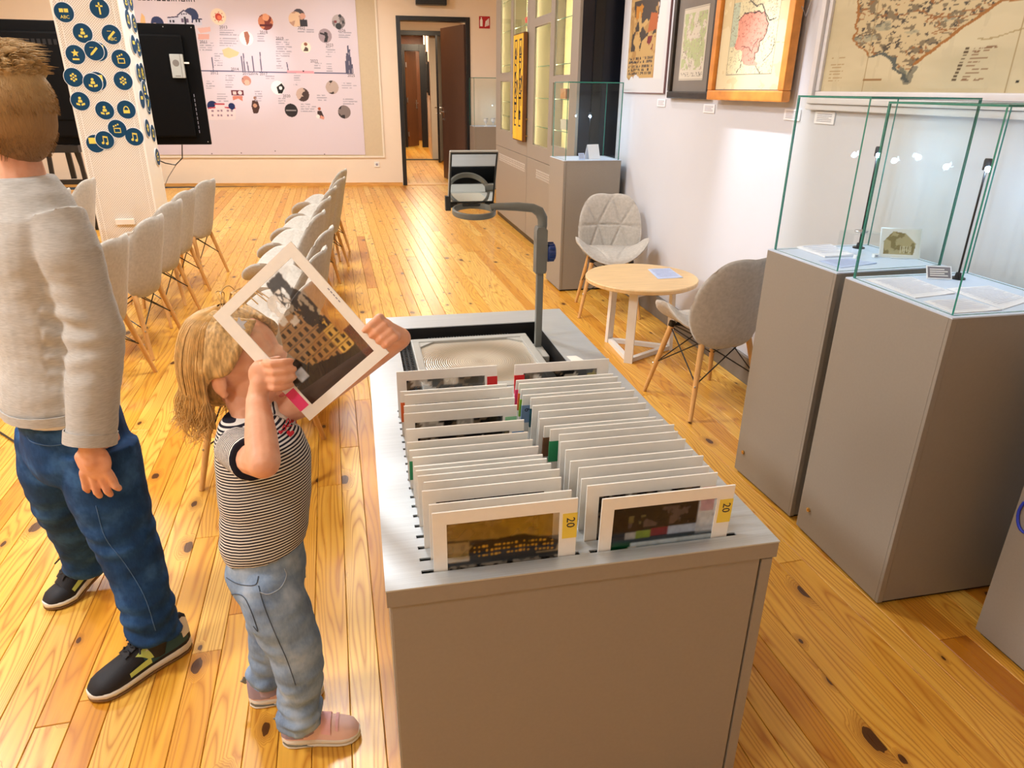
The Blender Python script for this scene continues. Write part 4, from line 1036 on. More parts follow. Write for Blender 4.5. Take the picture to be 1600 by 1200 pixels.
# 1 torn poster on a pale backing
def poster_fn(U, V):
    V = V/0.55
    C = np.zeros(U.shape+(3,))+S(206, 208, 212)
    n = fbm(U, V, 9, 2)
    pap = ((U > 0.06) & (U < 0.74) & (V > 0.16+0.02*np.sin(U*40)*(U < 0.4))).astype(float); pap *= 1-disc(U, V*1.6, 0.30, 0.255, 0.06)
    C = lay(C, pap, S(186, 154, 100)); C = lay(C, pap*(n > 0.55), S(166, 130, 80))
    C = lay(C, rect(U, V, 0.74, 0.15, 0.93, 1.0), S(224, 214, 214))
    fig = inpoly(U, V, [(0.12, 0.46), (0.36, 0.44), (0.40, 0.56), (0.5, 0.6), (0.72, 0.62), (0.76, 0.8), (0.78, 1.0), (0.14, 1.0), (0.14, 0.7)]); fig2 = fig*(fbm(U, V, 7, 14) > 0.40)
    C = lay(C, fig2, S(74, 66, 60)); C = lay(C, inpoly(U, V, [(0.52, 0.64), (0.74, 0.66), (0.74, 0.82), (0.58, 0.84)]), S(170, 96, 56)); C = lay(C, inpoly(U, V, [(0.50, 0.46), (0.66, 0.46), (0.72, 0.60), (0.54, 0.60)])*(n > 0.42), S(116, 48, 54))
    C = lay(C, rect(U, V, 0.2, 0.80, 0.5, 0.98)*(n > 0.5), S(180, 122, 50))
    # rows of heavy lettering, spaced as blocks
    for r in range(5):
        y = 0.375-r*0.042
        x = 0.09
        rr = np.random.default_rng(40+r)
        while x < 0.69:
            wl = rr.uniform(0.025, 0.045)
            let = rect(U, V, x, y-0.014, x+wl*0.8, y+0.016)*(fbm(U, V, 46, 50+r) > 0.40); C = lay(C, let, S(62, 58, 62))
            x += wl*(1.0 if rr.random() > 0.16 else 1.9)
    return C
ya, yb = 5.49, 4.735; zA = 1.483
t = thing('torn_poster', (WX, yb, zA), 'torn old poster with heavy lettering on a pale backing sheet', 'poster')
m = MB(); m.b2((-0.012, 0, 0), (-0.001, ya-yb, 1.1)); m.build('backing', 'poster_edge', t)
painted('print', ya-yb-0.012, 1.09, 130, 190, poster_fn, t, wall_T(ya-yb-0.002, 0.006, -0.0125))
# 2 small map in a dark frame with grey mount
def map_small(U, V):
    C = np.zeros(U.shape+(3,))+S(206, 200, 186); n = fbm(U, V, 8, 3)
    mp_ = rect(U, V, 0.05, 0.14, 0.95, 0.93); C = lay(C, mp_*(n > 0.46), S(176, 186, 142)); C = lay(C, mp_*(fbm(U, V, 30, 8) > 0.62), S(176, 160, 150)); C = lay(C, mp_*(np.abs(fbm(U, V, 5, 17)-0.5) < 0.006), S(140, 136, 120))
    for e in (0.02, 0.05): C = lay(C, (np.abs(U-e) < 0.004)+(np.abs(1-U-e) < 0.004)+(np.abs(V-e*0.7) < 0.003)+(np.abs(1-V-e*0.7) < 0.003), S(150, 146, 136))
    C = lay(C, rect(U, V, 0.05, 0.05, 0.95, 0.11)*(fbm(U, V, 60, 2) > 0.55), S(120, 116, 110)); return C
def framed(name, y0, y1, z0, z1, border, fmat, label, cat, depth=0.03, stand=0.0, inner=None):
    """y0 < y1; parts: four rails, backing"""
    t = thing(name, (WX-stand, y0, z0), label, cat); w_, h = y1-y0, z1-z0
    for lo, hi in (((-depth, 0, 0), (0, w_, border)), ((-depth, 0, h-border), (0, w_, h)), ((-depth, 0, border), (0, border, h-border)), ((-depth, w_-border, border), (0, w_, h-border))):
        m = MB(); m.bev(lo, hi, min(0.008, border*0.25)); m.build('frame_rail', fmat, t)
    m = MB(); m.b2((-depth*0.45, border*0.8, border*0.8), (-0.002, w_-border*0.8, h-border*0.8)); m.build('backing', inner or 'mat_grey', t)
    return t, w_, h
t, w_, h = framed('framed_map', 4.045, 4.635, 1.458, 2.30, 0.042, 'frame_black_gold', 'pale map with grey mount in a dark narrow frame', 'picture', 0.035, 0.0)
painted('print', 0.335, 0.40, 110, 130, map_small, t, wall_T(w_-0.125, 0.105, -0.0175))
m = MB(); m.b2((-0.037, 0.0, 0.03), (-0.030, 0.009, h-0.01)); m.build('gilt_edge', 'gold', t)
# 3 rose-coloured map in an orange wooden frame standing off the wall
def map_rose(U, V):
    V = V/0.53
    C = np.zeros(U.shape+(3,))+S(220, 208, 172); n = fbm(U, V, 5, 6)
    C = lay(C, n > 0.55, S(212, 196, 156))
    mp_ = rect(U, V, 0.16, 0.17, 0.84, 1.0); C = lay(C, mp_, S(218, 212, 176))
    C = lay(C, mp_*(U < 0.26)*(V > 0.5), S(182, 196, 176))
    cells = fbm(U, V, 26, 12); C = lay(C, mp_*(np.abs(cells-0.5) < 0.018), S(150, 142, 120)); 
    P = [(0.26, 0.80), (0.34, 0.87), (0.46, 0.86), (0.55, 0.87), (0.60, 0.83), (0.64, 0.85), (0.66, 0.78), (0.70, 0.72), (0.70, 0.62), (0.66, 0.55), (0.62, 0.52), (0.62, 0.42), (0.58, 0.40), (0.58, 0.33), (0.63, 0.29), (0.62, 0.265), (0.50, 0.27), (0.42, 0.28), (0.38, 0.34), (0.38, 0.44), (0.28, 0.46), (0.245, 0.50), (0.27, 0.60)]
    jx = 0.014*(fbm(U, V, 18, 70)-0.5)*2; m_ = inpoly(U+jx, V+jx, P); C = lay(C, m_, S(226, 158, 140)); C = lay(C, m_*(np.abs(cells-0.5) < 0.02), S(176, 108, 96))
    C = lay(C, sline(U+jx*1.6, V-jx*1.6, P[:9]+P[9:14], 0.006), S(70, 60, 62)); C = lay(C, sline(U+jx, V+jx, [(0.36, 0.5), (0.46, 0.48), (0.52, 0.42), (0.54, 0.5), (0.6, 0.56)], 0.005), S(96, 76, 74))
    C = lay(C, sline(U+jx*2, V-jx*2, [(0.40, 1.0), (0.5, 0.93), (0.60, 0.92), (0.64, 0.85), (0.70, 0.76), (0.80, 0.77)], 0.006), S(60, 60, 66)); C = lay(C, sline(U+jx*2, V+jx*2, [(0.82, 0.55), (0.80, 0.40), (0.76, 0.36), (0.71, 0.32)], 0.004), S(80, 80, 80))
    C = lay(C, sline(U+jx*2, V-jx*2, [(0.38, 0.34), (0.36, 0.24), (0.32, 0.18)], 0.005)+sline(U+jx*2, V-jx*2, [(0.60, 0.27), (0.68, 0.18)], 0.005), S(84, 82, 82))
    for a in (0.16, 0.84): C = lay(C, (np.abs(U-a) < 0.004)*(V > 0.17), S(120, 114, 98))
    C = lay(C, (np.abs(V-0.17) < 0.004)*(U > 0.16)*(U < 0.84), S(110, 106, 96))
    for k in range(9): C = lay(C, rect(U, V, 0.66, 0.98-k*0.018, 0.82-0.04*(k % 3), 0.985-k*0.018)*(fbm(U, V, 60, 5) > 0.45), S(128, 122, 108))
    C = lay(C, (np.abs(V-0.48-0.02*np.sin(U*9)) < 0.003)*(U > 0.84), S(176, 160, 120)); C = lay(C, (np.abs(V-0.93) < 0.003)*(U > 0.84), S(140, 130, 100))
    return C
t, w_, h = framed('framed_rose_map', 3.215, 3.985, 1.458, 2.35, 0.050, 'frame_orange', 'map with a rose coloured region in an orange wooden frame', 'picture', 0.045, 0.03)
painted('print', w_-0.11, h-0.11, 190, 230, map_rose, t, wall_T(w_-0.055, 0.055, -0.022))
m = MB(); m.tube([(0.01, 0.02, 0.42), (-0.02, -0.02, 0.47), (-0.01, -0.05, 0.50), (0.0, -0.045, 0.42), (-0.004, -0.03, 0.36), (-0.02, -0.012, 0.40)], 0.0022, 6); m.build('hanging_wire', 'steel', t)
# 4 large map in a white moulded frame
def map_big(U, V):
    V = V/0.43
    C = np.zeros(U.shape+(3,))+S(198, 188, 156); n = fbm(U, V, 4, 44); C = lay(C, np.clip((n-0.35)*2.4, 0, 1), S(180, 170, 138)); C = lay(C, fbm(U*6, V*0.4, 8, 9) > 0.62, S(184, 174, 144), 0.5)
    jx = 0.02*(fbm(U, V, 16, 81)-0.5)*2
    K2 = lambda x, y: ((x-1297)/303*0.72, 1-y/147)
    P = [K2(*q) for q in ((1338, -200), (1340, 10), (1345, 65), (1358, 80), (1378, 88), (1379, 95), (1400, 90), (1420, 98), (1424, 114), (1438, 122), (1446, 132), (1453, 108), (1475, 88), (1498, 70), (1520, 56), (1535, 45), (1546, 37), (1575, 40), (1600, 48), (1720, 40), (1720, -200))]
    m_ = inpoly(U+jx, V+jx, P); C = lay(C, m_, S(190, 174, 136)); tx = fbm(U*1.6, V, 26, 23); C = lay(C, m_*(tx > 0.55), S(120, 108, 84)); C = lay(C, m_*(fbm(U*1.6, V, 38, 63) > 0.63), S(78, 72, 62)); C = lay(C, m_*(fbm(U, V, 9, 33) > 0.60), S(140, 144, 124), 0.6)
    C = lay(C, m_*(np.abs(fbm(U, V, 9, 90)-0.5) < 0.012), S(142, 98, 56))
    C = lay(C, sline(U+jx, V+jx, P[1:6], 0.005)+sline(U+jx, V+jx, P[11:20], 0.007), S(150, 102, 50)); C = lay(C, sline(U+jx, V+jx, P[5:11], 0.008), S(84, 90, 84))
    C = lay(C, sline(U+jx, V+jx, [K2(1436, 112), K2(1440, 124), K2(1446, 134), K2(1454, 112)], 0.012), S(70, 78, 74), 0.7)
    for k in range(10):
        a_, y = K2(1517-k*0.9, 92+k*4.3); C = lay(C, rect(U, V, a_, y, a_+0.012, y+0.016), S(84, 70, 48)); C = lay(C, rect(U, V, a_+0.025, y, a_+0.09-0.02*(k % 3), y+0.012)*(fbm(U, V, 70, 4) > 0.42), S(128, 98, 70))
    for k in range(8): C = lay(C, rect(U, V, 0.030, 0.36-k*0.035, 0.09-0.012*(k % 2), 0.370-k*0.035)*(fbm(U, V, 70, 7) > 0.4), S(160, 136, 96))
    for a in (0.19, 0.66): C = lay(C, np.abs(U-a) < 0.0018, S(150, 130, 90))
    C = lay(C, rect(U, V, 0.185, 0.12, 0.26, 0.135), S(140, 106, 64)); C = lay(C, disc(U, V*0.43, 0.685, 0.10*0.43, 0.005), S(40, 34, 26)); C = lay(C, (np.abs(V-0.48-0.03*np.sin(U*30)) < 0.006)*(U > 0.55)*(U < 0.72), S(160, 144, 104)); return C
y1 = 3.085; y0 = y1-1.62
t = thing('large_map', (WX, y0, 1.43), 'large old coastal map in a wide white moulded frame', 'picture')
w_, h = y1-y0, 1.0
for k, (a, d) in enumerate(((0.0, 0.030), (0.026, 0.042), (0.052, 0.028))):
    m = MB(); b = 0.025
    for lo, hi in (((-d, a, a), (-0.001, w_-a, a+b)), ((-d, a, h-a-b), (-0.001, w_-a, h-a)), ((-d, a, a+b), (-0.001, a+b, h-a-b)), ((-d, w_-a-b, a+b), (-0.001, w_-a, h-a-b))): m.bev(lo, hi, 0.006)
    m.build('frame_moulding', 'frame_white', t)
painted('print', w_-0.15, h-0.15, 360, 230, map_big, t, wall_T(w_-0.075, 0.075, -0.016))
caption(4.71, 4.845, 1.403, 1.450, 'white caption plate under the torn poster')
caption(4.005, 4.145, 1.385, 1.432, 'white caption plate under the dark narrow frame')
caption(3.15, 3.285, 1.378, 1.428, 'white caption plate under the orange frame')
caption(2.893, 3.035, 1.373, 1.424, 'white caption plate under the large map')

# ================================================================== round table with leaflet
plain('oak_top', (222, 190, 140), 0.45, var=0.10, nscale=3, stretch=(2, 26, 4))
plain('white_metal', (232, 230, 226), 0.4, var=0.01)
TCX, TCY, TZ = 1.635, 3.87, 0.475
t = thing('round_table', (TCX, TCY, 0), 'low round table with pale wood top and white trestle legs', 'table')
m = MB(); m.lathe([(0, TZ-0.028), (0.326, TZ-0.028), (0.333, TZ-0.024), (0.335, TZ-0.006), (0.331, TZ), (0, TZ)], n=72); m.build('table_top', 'oak_top', t, smooth=35)
rl = 0.225
angs = [math.radians(a) for a in (238, 118, 358)]
def bar(m, a, b, w1, w2, upv=(0, 0, 1)):
    a, b = Vector(a), Vector(b); d = (b-a).normalized(); s = d.cross(Vector(upv)).normalized()
    if s.length < 0.1: s = Vector((1, 0, 0))
    u = s.cross(d); P = [q+s*x*w1/2+u*y*w2/2 for q in (a, b) for x, y in ((-1, -1), (1, -1), (1, 1), (-1, 1))]
    m.add(P, [(3, 2, 1, 0), (4, 5, 6, 7), (0, 1, 5, 4), (1, 2, 6, 5), (2, 3, 7, 6), (3, 0, 4, 7)])
for a in angs:
    m = MB(); c, s = math.cos(a), math.sin(a)
    bar(m, (rl*c, rl*s, 0.0), (rl*c*0.92, rl*s*0.92, TZ-0.028), 0.05, 0.022, (c, s, 0)); fix_normals(m.build('leg', 'white_metal', t))
for i in range(3):
    a, b = angs[i], angs[(i+1) % 3]; m = MB(); P = Vector((rl*0.96*math.cos(a), rl*0.96*math.sin(a), 0.014)); Q = Vector((rl*0.96*math.cos(b), rl*0.96*math.sin(b), 0.014)); d = (Q-P).normalized()*0.012
    bar(m, P+d, Q-d, 0.03, 0.026); fix_normals(m.build('floor_rail', 'white_metal', t))
    m = MB(); P.z = Q.z = TZ-0.042; bar(m, P*0.94+Vector((0, 0, 0.002))+d, Q*0.94+Vector((0, 0, 0.002))-d, 0.03, 0.024); fix_normals(m.build('top_rail', 'white_metal', t))
lf = sheet('leaflet', [(1012, 421), (1046, 419), (1067, 434), (1028, 436)], TZ+0.0004, 'paper_blue', 'pale blue printed leaflet lying on the round table', 'leaflet', 8)

# ================================================================== upholstered shell chairs
def fabric():
    t = NT('chair_fabric'); t.set(0.9, 0, 0.15)
    v = t.coords(); a = t.noise(v, 420, 2); b = t.noise(v, 60, 3)
    c = t.ramp(b, [(0.3, rgb(176, 171, 163)), (0.7, rgb(194, 189, 181))]); c = t.mix(t.math('MULTIPLY', a, 0.30), c, rgb(152, 145, 134))
    t.l(c, t.b.inputs['Base Color']); t.b.inputs['Sheen Weight'].default_value = 0.2; t.bump(a, 0.25, 0.001); M['chair_fabric'] = t.m
fabric()
plain('beech', (214, 166, 104), 0.45, var=0.12, nscale=8, stretch=(6, 6, 1))
def seg_dist(X, Y, a, b):
    dx, dy = b[0]-a[0], b[1]-a[1]; L = dx*dx+dy*dy; t = np.clip(((X-a[0])*dx+(Y-a[1])*dy)/L, 0, 1); return np.hypot(X-a[0]-t*dx, Y-a[1]-t*dy)
def pad(outline, surf, thick, seams, n=54, sgn=1):
    """cushion over a rounded outline: outline(theta)->(x,y) unit disc map, surf(x,y)->point, normal offset by thickness"""
    rr = np.linspace(0, 1, n//2+1)[1:]; th = np.linspace(0, 2*np.pi, 2*n, endpoint=False)
    pts = [(0.0, 0.0)]+[(r*outline(a)[0], r*outline(a)[1]) for r in rr for a in th]
    P = np.array(pts); rad = np.array([0.0]+[r for r in rr for a in th])
    X, Y = P[:, 0], P[:, 1]; S0 = np.array([surf(x, y) for x, y in pts]); e = 1e-3
    Sx = np.array([surf(x+e, y) for x, y in pts])-S0; Sy = np.array([surf(x, y+e) for x, y in pts])-S0
    N = np.cross(Sx, Sy); N /= np.linalg.norm(N, axis=1)[:, None]; N *= sgn
    puff = thick*np.sqrt(np.clip(1-rad**6, 0, 1))
    groove = np.zeros(len(X))
    for a, b in seams: groove = np.maximum(groove, np.exp(-(seg_dist(X, Y, a, b)/0.0065)**2))
    top = S0+N*(puff*0.6-groove*0.010)[:, None]; bot = S0-N*(puff*0.5)[:, None]
    k = len(th); F = []
    def rings_f(off, flip):
        out = []
        for j in range(k): q = (off, off+1+j, off+1+(j+1) % k); out.append(q[::-1] if flip else q)
        for i in range(len(rr)-1):
            for j in range(k):
                a = off+1+i*k+j; b = off+1+i*k+(j+1) % k; q = (a, a+k, b+k, b); out.append(q[::-1] if flip else q)
        return out
    nV = len(X); F = rings_f(0, False)+rings_f(nV, True)
    lo = 1+(len(rr)-1)*k
    for j in range(k): F.append((lo+j, nV+lo+j, nV+lo+(j+1) % k, lo+(j+1) % k))
    m = MB(); m.add([tuple(p) for p in np.concatenate([top, bot])], F); return m
def sup(pts):
    """closed smooth outline through polar control points"""
    A = np.array([math.atan2(y, x) % (2*math.pi) for x, y in pts]); Rr = np.array([math.hypot(x, y) for x, y in pts]); o = np.argsort(A); A, Rr = A[o], Rr[o]
    A3 = np.concatenate([A-2*np.pi, A, A+2*np.pi]); R3 = np.tile(Rr, 3)
    g = np.linspace(-2*np.pi, 4*np.pi, 2160); r = np.interp(g, A3, R3); ker = np.hanning(41); ker /= ker.sum(); r = np.convolve(r, ker, 'same')
    return lambda a: (np.interp(a % (2*np.pi), g, r)*math.cos(a), np.interp(a % (2*np.pi), g, r)*math.sin(a))
def make_chair():
    # local: faces +Y, seat height .45
    t = thing('shell_chair', (0, 0, 0), 'x', 'chair')
    back_out = sup([(0.245, 0.03), (0.235, 0.10), (0.15, 0.225), (0, 0.232), (-0.15, 0.225), (-0.235, 0.10), (-0.245, 0.03), (-0.175, -0.20), (0, -0.228), (0.175, -0.20)])
    def back_s(x, y):      # x across, y up the back
        z = 0.572+y*0.98; yy = -0.172-0.20*(y+0.2)-0.18*max(0, y-0.02)**2+1.45*x*x*(1-0.9*max(0, y+0.05)); return (x*(1-0.35*abs(x)), yy, z)
    bs = [((-0.25, 0.02), (0.25, 0.02)), ((-0.20, 0.20), (-0.09, 0.02)), ((-0.02, 0.23), (-0.09, 0.02)), ((-0.02, 0.23), (0.09, 0.02)), ((0.20, 0.20), (0.09, 0.02)), ((-0.09, 0.02), (-0.17, -0.2)), ((-0.09, 0.02), (0.0, -0.2)), ((0.09, 0.02), (0.0, -0.2)), ((0.09, 0.02), (0.17, -0.2))]
    m = pad(back_out, lambda x, y: back_s(x, y), 0.036, bs, sgn=-1); o = fix_normals(m.build('backrest', 'chair_fabric', t, smooth=80))
    seat_out = sup([(0.245, -0.06), (0.272, 0.04), (0.266, 0.12), (0.21, 0.195), (0.10, 0.23), (0, 0.235), (-0.10, 0.23), (-0.21, 0.195), (-0.266, 0.12), (-0.272, 0.04), (-0.245, -0.06), (-0.17, -0.14), (0, -0.165), (0.17, -0.14)])
    def seat_s(x, y):
        w_ = min(1, max(0, (y+0.20)/0.22)); z = 0.430+1.50*max(0, abs(x)-0.07)**2*w_*1.9-0.035*max(0, (y-0.10)/0.13)**2*max(0, 1-abs(x)/0.2)+0.02*max(0, -y); return (x*(1-0.06*w_*abs(x)/0.27), y, z)
    ss = [((-0.2, -0.12), (0.2, -0.12)), ((-0.13, -0.12), (-0.04, 0.2)), ((0.13, -0.12), (0.04, 0.2)), ((-0.25, 0.05), (0.25, 0.05))]
    m = pad(seat_out, seat_s, 0.042, ss); fix_normals(m.build('seat', 'chair_fabric', t, smooth=80))
    m = MB(); m.b2((-0.05, -0.175, 0.392), (0.05, -0.06, 0.40)); m.b2((-0.05, -0.182, 0.392), (0.05, -0.174, 0.43)); m.build('back_bracket', 'black_plastic', t)
    top = 0.405
    feet = {}
    for sx in (-1, 1):
        for sy in (-1, 1):
            a = Vector((sx*0.135, sy*0.125, top)); b = Vector((sx*0.215, sy*0.205, 0.0)); feet[(sx, sy)] = (a, b)
            m = MB(); m.tube([b, b+(a-b)*0.5, a], [0.0105, 0.0140, 0.0155], 12); m.build('leg', 'beech', t, smooth=60)
            m = MB(); m.ell(b+(a-b)*0.42+Vector((sx*0.011, sy*0.009, 0)), (0.005, 0.005, 0.005), 8, 6); m.build('bolt', 'steel', t)
    m = MB()
    P = lambda k, f: feet[k][0]*(1-f)+feet[k][1]*f
    ks = [(-1, -1), (1, -1), (1, 1), (-1, 1)]
    for i in range(4):
        a, b = ks[i], ks[(i+1) % 4]
        m.tube([P(a, 0.06), P(b, 0.56)], 0.0034, 6); m.tube([P(b, 0.06), P(a, 0.56)], 0.0034, 6); m.tube([P(a, 0.03), P(b, 0.03)], 0.004, 6)
    for k in ks: m.tube([P(k, 0.0)+Vector((0, 0, 0.004)), P(k, 0.05)], 0.017, 10)
    m.tube([P(ks[0], 0.03), P(ks[2], 0.03)], 0.005, 6); m.tube([P(ks[1], 0.03), P(ks[3], 0.03)], 0.005, 6)
    m.build('wire_brace', 'black_plastic', t)
    m = MB(); m.b2((-0.12, -0.11, 0.398), (0.12, 0.11, 0.408)); m.build('seat_plate', 'black_plastic', t)
    return t
proto = make_chair(); used = [False]
def chair(x, y, face, label, group):
    c = proto if not used[0] else copy_tree(proto); used[0] = True
    c.location = (x, y, 0); c.rotation_euler = (0, 0, math.radians(face)); c['label'] = label; c['group'] = group; return c
# rotation 90 deg faces -X
nth = ['nearest', 'second', 'third', 'fourth', 'fifth', 'sixth', 'seventh', 'farthest']
LCH = [(-1.43, 3.86, 78), (-1.40, 4.48, 78), (-1.42, 5.10, 76), (-1.44, 5.64, 76), (-1.40, 6.26, 74)]
for k, (x, y, a) in enumerate(LCH):
    chair(x, y, a, f'cream shell chair, {nth[k] if k < 4 else "farthest"} in the left row beside the boy' + (' from the front' if 0 < k < 4 else ''), 'shell chairs of the left row')
RCH = [(-0.46, 2.82, 82), (-0.43, 3.40, 80), (-0.41, 3.95, 80), (-0.47, 4.50, 80), (-0.45, 5.10, 80), (-0.42, 5.66, 80), (-0.36, 6.28, 78), (-0.35, 6.92, 78)]
for k, (x, y, a) in enumerate(RCH):
    chair(x, y, a, f'cream shell chair, {nth[k]} in the middle row behind the girl' + (' from the front' if 0 < k < 7 else ''), 'shell chairs of the middle row')
chair(-2.30, 5.72, 86, 'cream shell chair in front of the pillar, nearer of two', 'shell chairs by the pillar')
chair(-2.33, 6.38, 86, 'cream shell chair in front of the pillar, farther of two', 'shell chairs by the pillar')
chair(-3.15, 6.55, 86, 'cream shell chair seen only as a corner behind the boy', 'shell chairs by the pillar')
chair(1.745, 4.73, 166, 'cream shell chair facing us with its back to the plinth', 'chairs at the round table')
chair(1.70, 3.10, 11, 'cream shell chair seen from behind beside the round table', 'chairs at the round table')

# ================================================================== pillar clad in perforated white metal
def perf():
    t = NT('perforated_white'); t.set(0.45, 0, 0.4)
    tc = t.n('ShaderNodeTexCoord'); sp = t.n('ShaderNodeSeparateXYZ'); t.l(tc.outputs['Object'], sp.inputs[0])
    s = 0.0125
    def dots(ox_, oz_):
        a = t.math('SUBTRACT', t.math('FRACT', t.math('ADD', t.math('DIVIDE', t.math('ADD', sp.outputs[0], sp.outputs[1]), s*1.6), ox_)), 0.5); b = t.math('SUBTRACT', t.math('FRACT', t.math('ADD', t.math('DIVIDE', sp.outputs[2], s*1.6), oz_)), 0.5)
        return t.math('ADD', t.math('MULTIPLY', a, a), t.math('MULTIPLY', b, b))
    d = t.math('MINIMUM', dots(0, 0), dots(0.5, 0.5)); hole = t.math('LESS_THAN', d, 0.036)
    t.l(t.mix(hole, rgb(230, 226, 218), rgb(166, 148, 128)), t.b.inputs['Base Color']); M['perforated_white'] = t.m
perf()
plain('pillar_white', (232, 229, 222), 0.45, var=0.01)
plain('disc_teal', (3, 62, 98), 0.5, var=0.04, spec=0.2)
plain('disc_rim', (228, 232, 236), 0.4, var=0.01)
plain('icon_yellow', (232, 212, 90), 0.5, var=0.03)
plain('icon_pale', (196, 200, 170), 0.5, var=0.03)
PLY = 7.2; plR = aty(226, 225, PLY).x; plL = aty(109, 150, PLY).x; PLD = 0.45; PLH = CEIL
t = thing('pillar', ((plL+plR)/2, PLY+PLD/2, 0), 'square pillar clad in perforated white metal, covered with round magnets', 'pillar')
hx, hy = (plR-plL)/2, PLD/2
for lo, hi in (((-hx+0.02, -hy+0.004, 0.05), (hx-0.02, -hy+0.008, PLH)), ((-hx+0.02, hy-0.008, 0.05), (hx-0.02, hy-0.004, PLH))):
    m = MB(); m.b2(lo, hi); m.build('cladding_sheet', 'perforated_white', t)
for sx in (-1, 1):
    m = MB(); m.b2((sx*(hx-0.006)-0.002, -hy+0.02, 0.05), (sx*(hx-0.006)+0.002, hy-0.02, PLH)); m.build('cladding_sheet', 'pillar_white', t)
    for sy in (-1, 1):
        m = MB(); m.tube([(sx*(hx-0.012), sy*(hy-0.012), 0.02), (sx*(hx-0.012), sy*(hy-0.012), PLH)], 0.0125, 12); m.build('corner_rail', 'pillar_white', t, smooth=60)
        if sy < 0:
            m = MB(); m.b2((sx*(hx-0.055)-0.003, -hy+0.001, 0.05), (sx*(hx-0.055)+0.003, -hy+0.004, PLH)); m.build('seam', 'pillar_white', t)
m = MB(); m.b2((-hx+0.02, -hy+0.02, 0), (hx-0.02, hy-0.02, PLH-0.01)); m.build('core', 'pillar_white', t)
m = MB(); m.bev((-0.10, -hy-0.03, 0.30), (0.06, -hy+0.003, 0.35), 0.004); m.build('power_strip', 'white_plastic', t)
# magnets with pictograms
def ic_poly(m, P, z=0.004, h=0.0016): m.prism(P, z, z+h)
def ring_pts(x, y, r, n=12): return [(x+r*math.cos(2*math.pi*k/n), y+r*math.sin(2*math.pi*k/n)) for k in range(n)]
def icon(kind):
    m = MB(); b = lambda x0, y0, x1, y1: ic_poly(m, [(x0, y0), (x1, y0), (x1, y1), (x0, y1)])
    if kind == 'cross': b(-0.006, -0.045, 0.006, 0.045); b(-0.026, 0.012, 0.026, 0.024)
    elif kind == 'note':
        b(-0.014, -0.022, -0.008, 0.035); b(0.020, -0.028, 0.026, 0.030); ic_poly(m, [(-0.014, 0.035), (-0.014, 0.022), (0.026, 0.016), (0.026, 0.030)]); ic_poly(m, ring_pts(-0.018, -0.024, 0.011)); ic_poly(m, ring_pts(0.014, -0.030, 0.011))
    elif kind == 'clapper':
        b(-0.028, -0.034, 0.028, -0.028); b(-0.028, 0.0, 0.028, 0.008); b(-0.028, -0.034, -0.022, 0.008); b(0.022, -0.034, 0.028, 0.008)
        for k in range(3): ic_poly(m, [(-0.028+k*0.018, 0.012+k*0.008), (-0.018+k*0.018, 0.016+k*0.008), (-0.022+k*0.018, 0.028+k*0.008), (-0.032+k*0.018, 0.024+k*0.008)])
    elif kind == 'reader':
        ic_poly(m, ring_pts(0, 0.026, 0.011)); ic_poly(m, [(-0.014, 0.012), (0.014, 0.012), (0.018, -0.010), (-0.018, -0.010)]); ic_poly(m, [(-0.034, -0.012), (-0.006, -0.020), (-0.006, -0.036), (-0.034, -0.028)]); ic_poly(m, [(0.034, -0.012), (0.034, -0.028), (0.006, -0.036), (0.006, -0.020)])
    elif kind == 'star':
        P = []
        for k in range(10):
            r = 0.032 if k % 2 == 0 else 0.014; P.append((r*math.sin(math.pi*k/5), 0.012+r*math.cos(math.pi*k/5)))
        for k in range(10): ic_poly(m, [(0, 0.012), P[k], P[(k+1) % 10]])
        b(-0.028, -0.042, 0.024, -0.028)
    elif kind == 'flower':
        for k in range(6): ic_poly(m, ring_pts(0.020*math.cos(math.pi*k/3+0.5), 0.026*math.sin(math.pi*k/3+0.5), 0.009, 8))
        ic_poly(m, ring_pts(0, 0, 0.008, 8))
    elif kind == 'pencil':
        ic_poly(m, [(-0.03, -0.02), (-0.018, -0.032), (0.032, 0.018), (0.020, 0.030)]); ic_poly(m, [(-0.034, -0.036), (-0.03, -0.02), (-0.018, -0.032)]); b(-0.03, 0.024, 0.0, 0.028)
    elif kind == 'book':
        b(-0.034, 0.0, -0.003, 0.028); b(0.003, 0.0, 0.034, 0.028)
    elif kind == 'bag':
        b(-0.026, -0.030, 0.026, -0.004)
        for k in range(6): a0, a1 = math.pi*k/6, math.pi*(k+1)/6; ic_poly(m, [(0.024*math.cos(a0), -0.004+0.034*math.sin(a0)), (0.024*math.cos(a1), -0.004+0.034*math.sin(a1)), (0.017*math.cos(a1), -0.004+0.026*math.sin(a1)), (0.017*math.cos(a0), -0.004+0.026*math.sin(a0))])
    elif kind == 'photo': b(-0.05, 0.0, 0.05, 0.05)
    return m
DR_ = 0.079
rimM = MB(); rimM.lathe([(0, 0), (DR_, 0), (DR_+0.001, 0.002), (DR_, 0.0035), (0, 0.0035)], n=36); rimMe = rimM.mesh('rim'); rimMe.materials.append(M['disc_rim'])
facM = MB(); facM.lathe([(0, 0.0036), (DR_*0.95, 0.0036), (DR_*0.95, 0.0042), (0, 0.0042)], n=36); facMe = facM.mesh('face'); facMe.materials.append(M['disc_teal'])
icons = {}
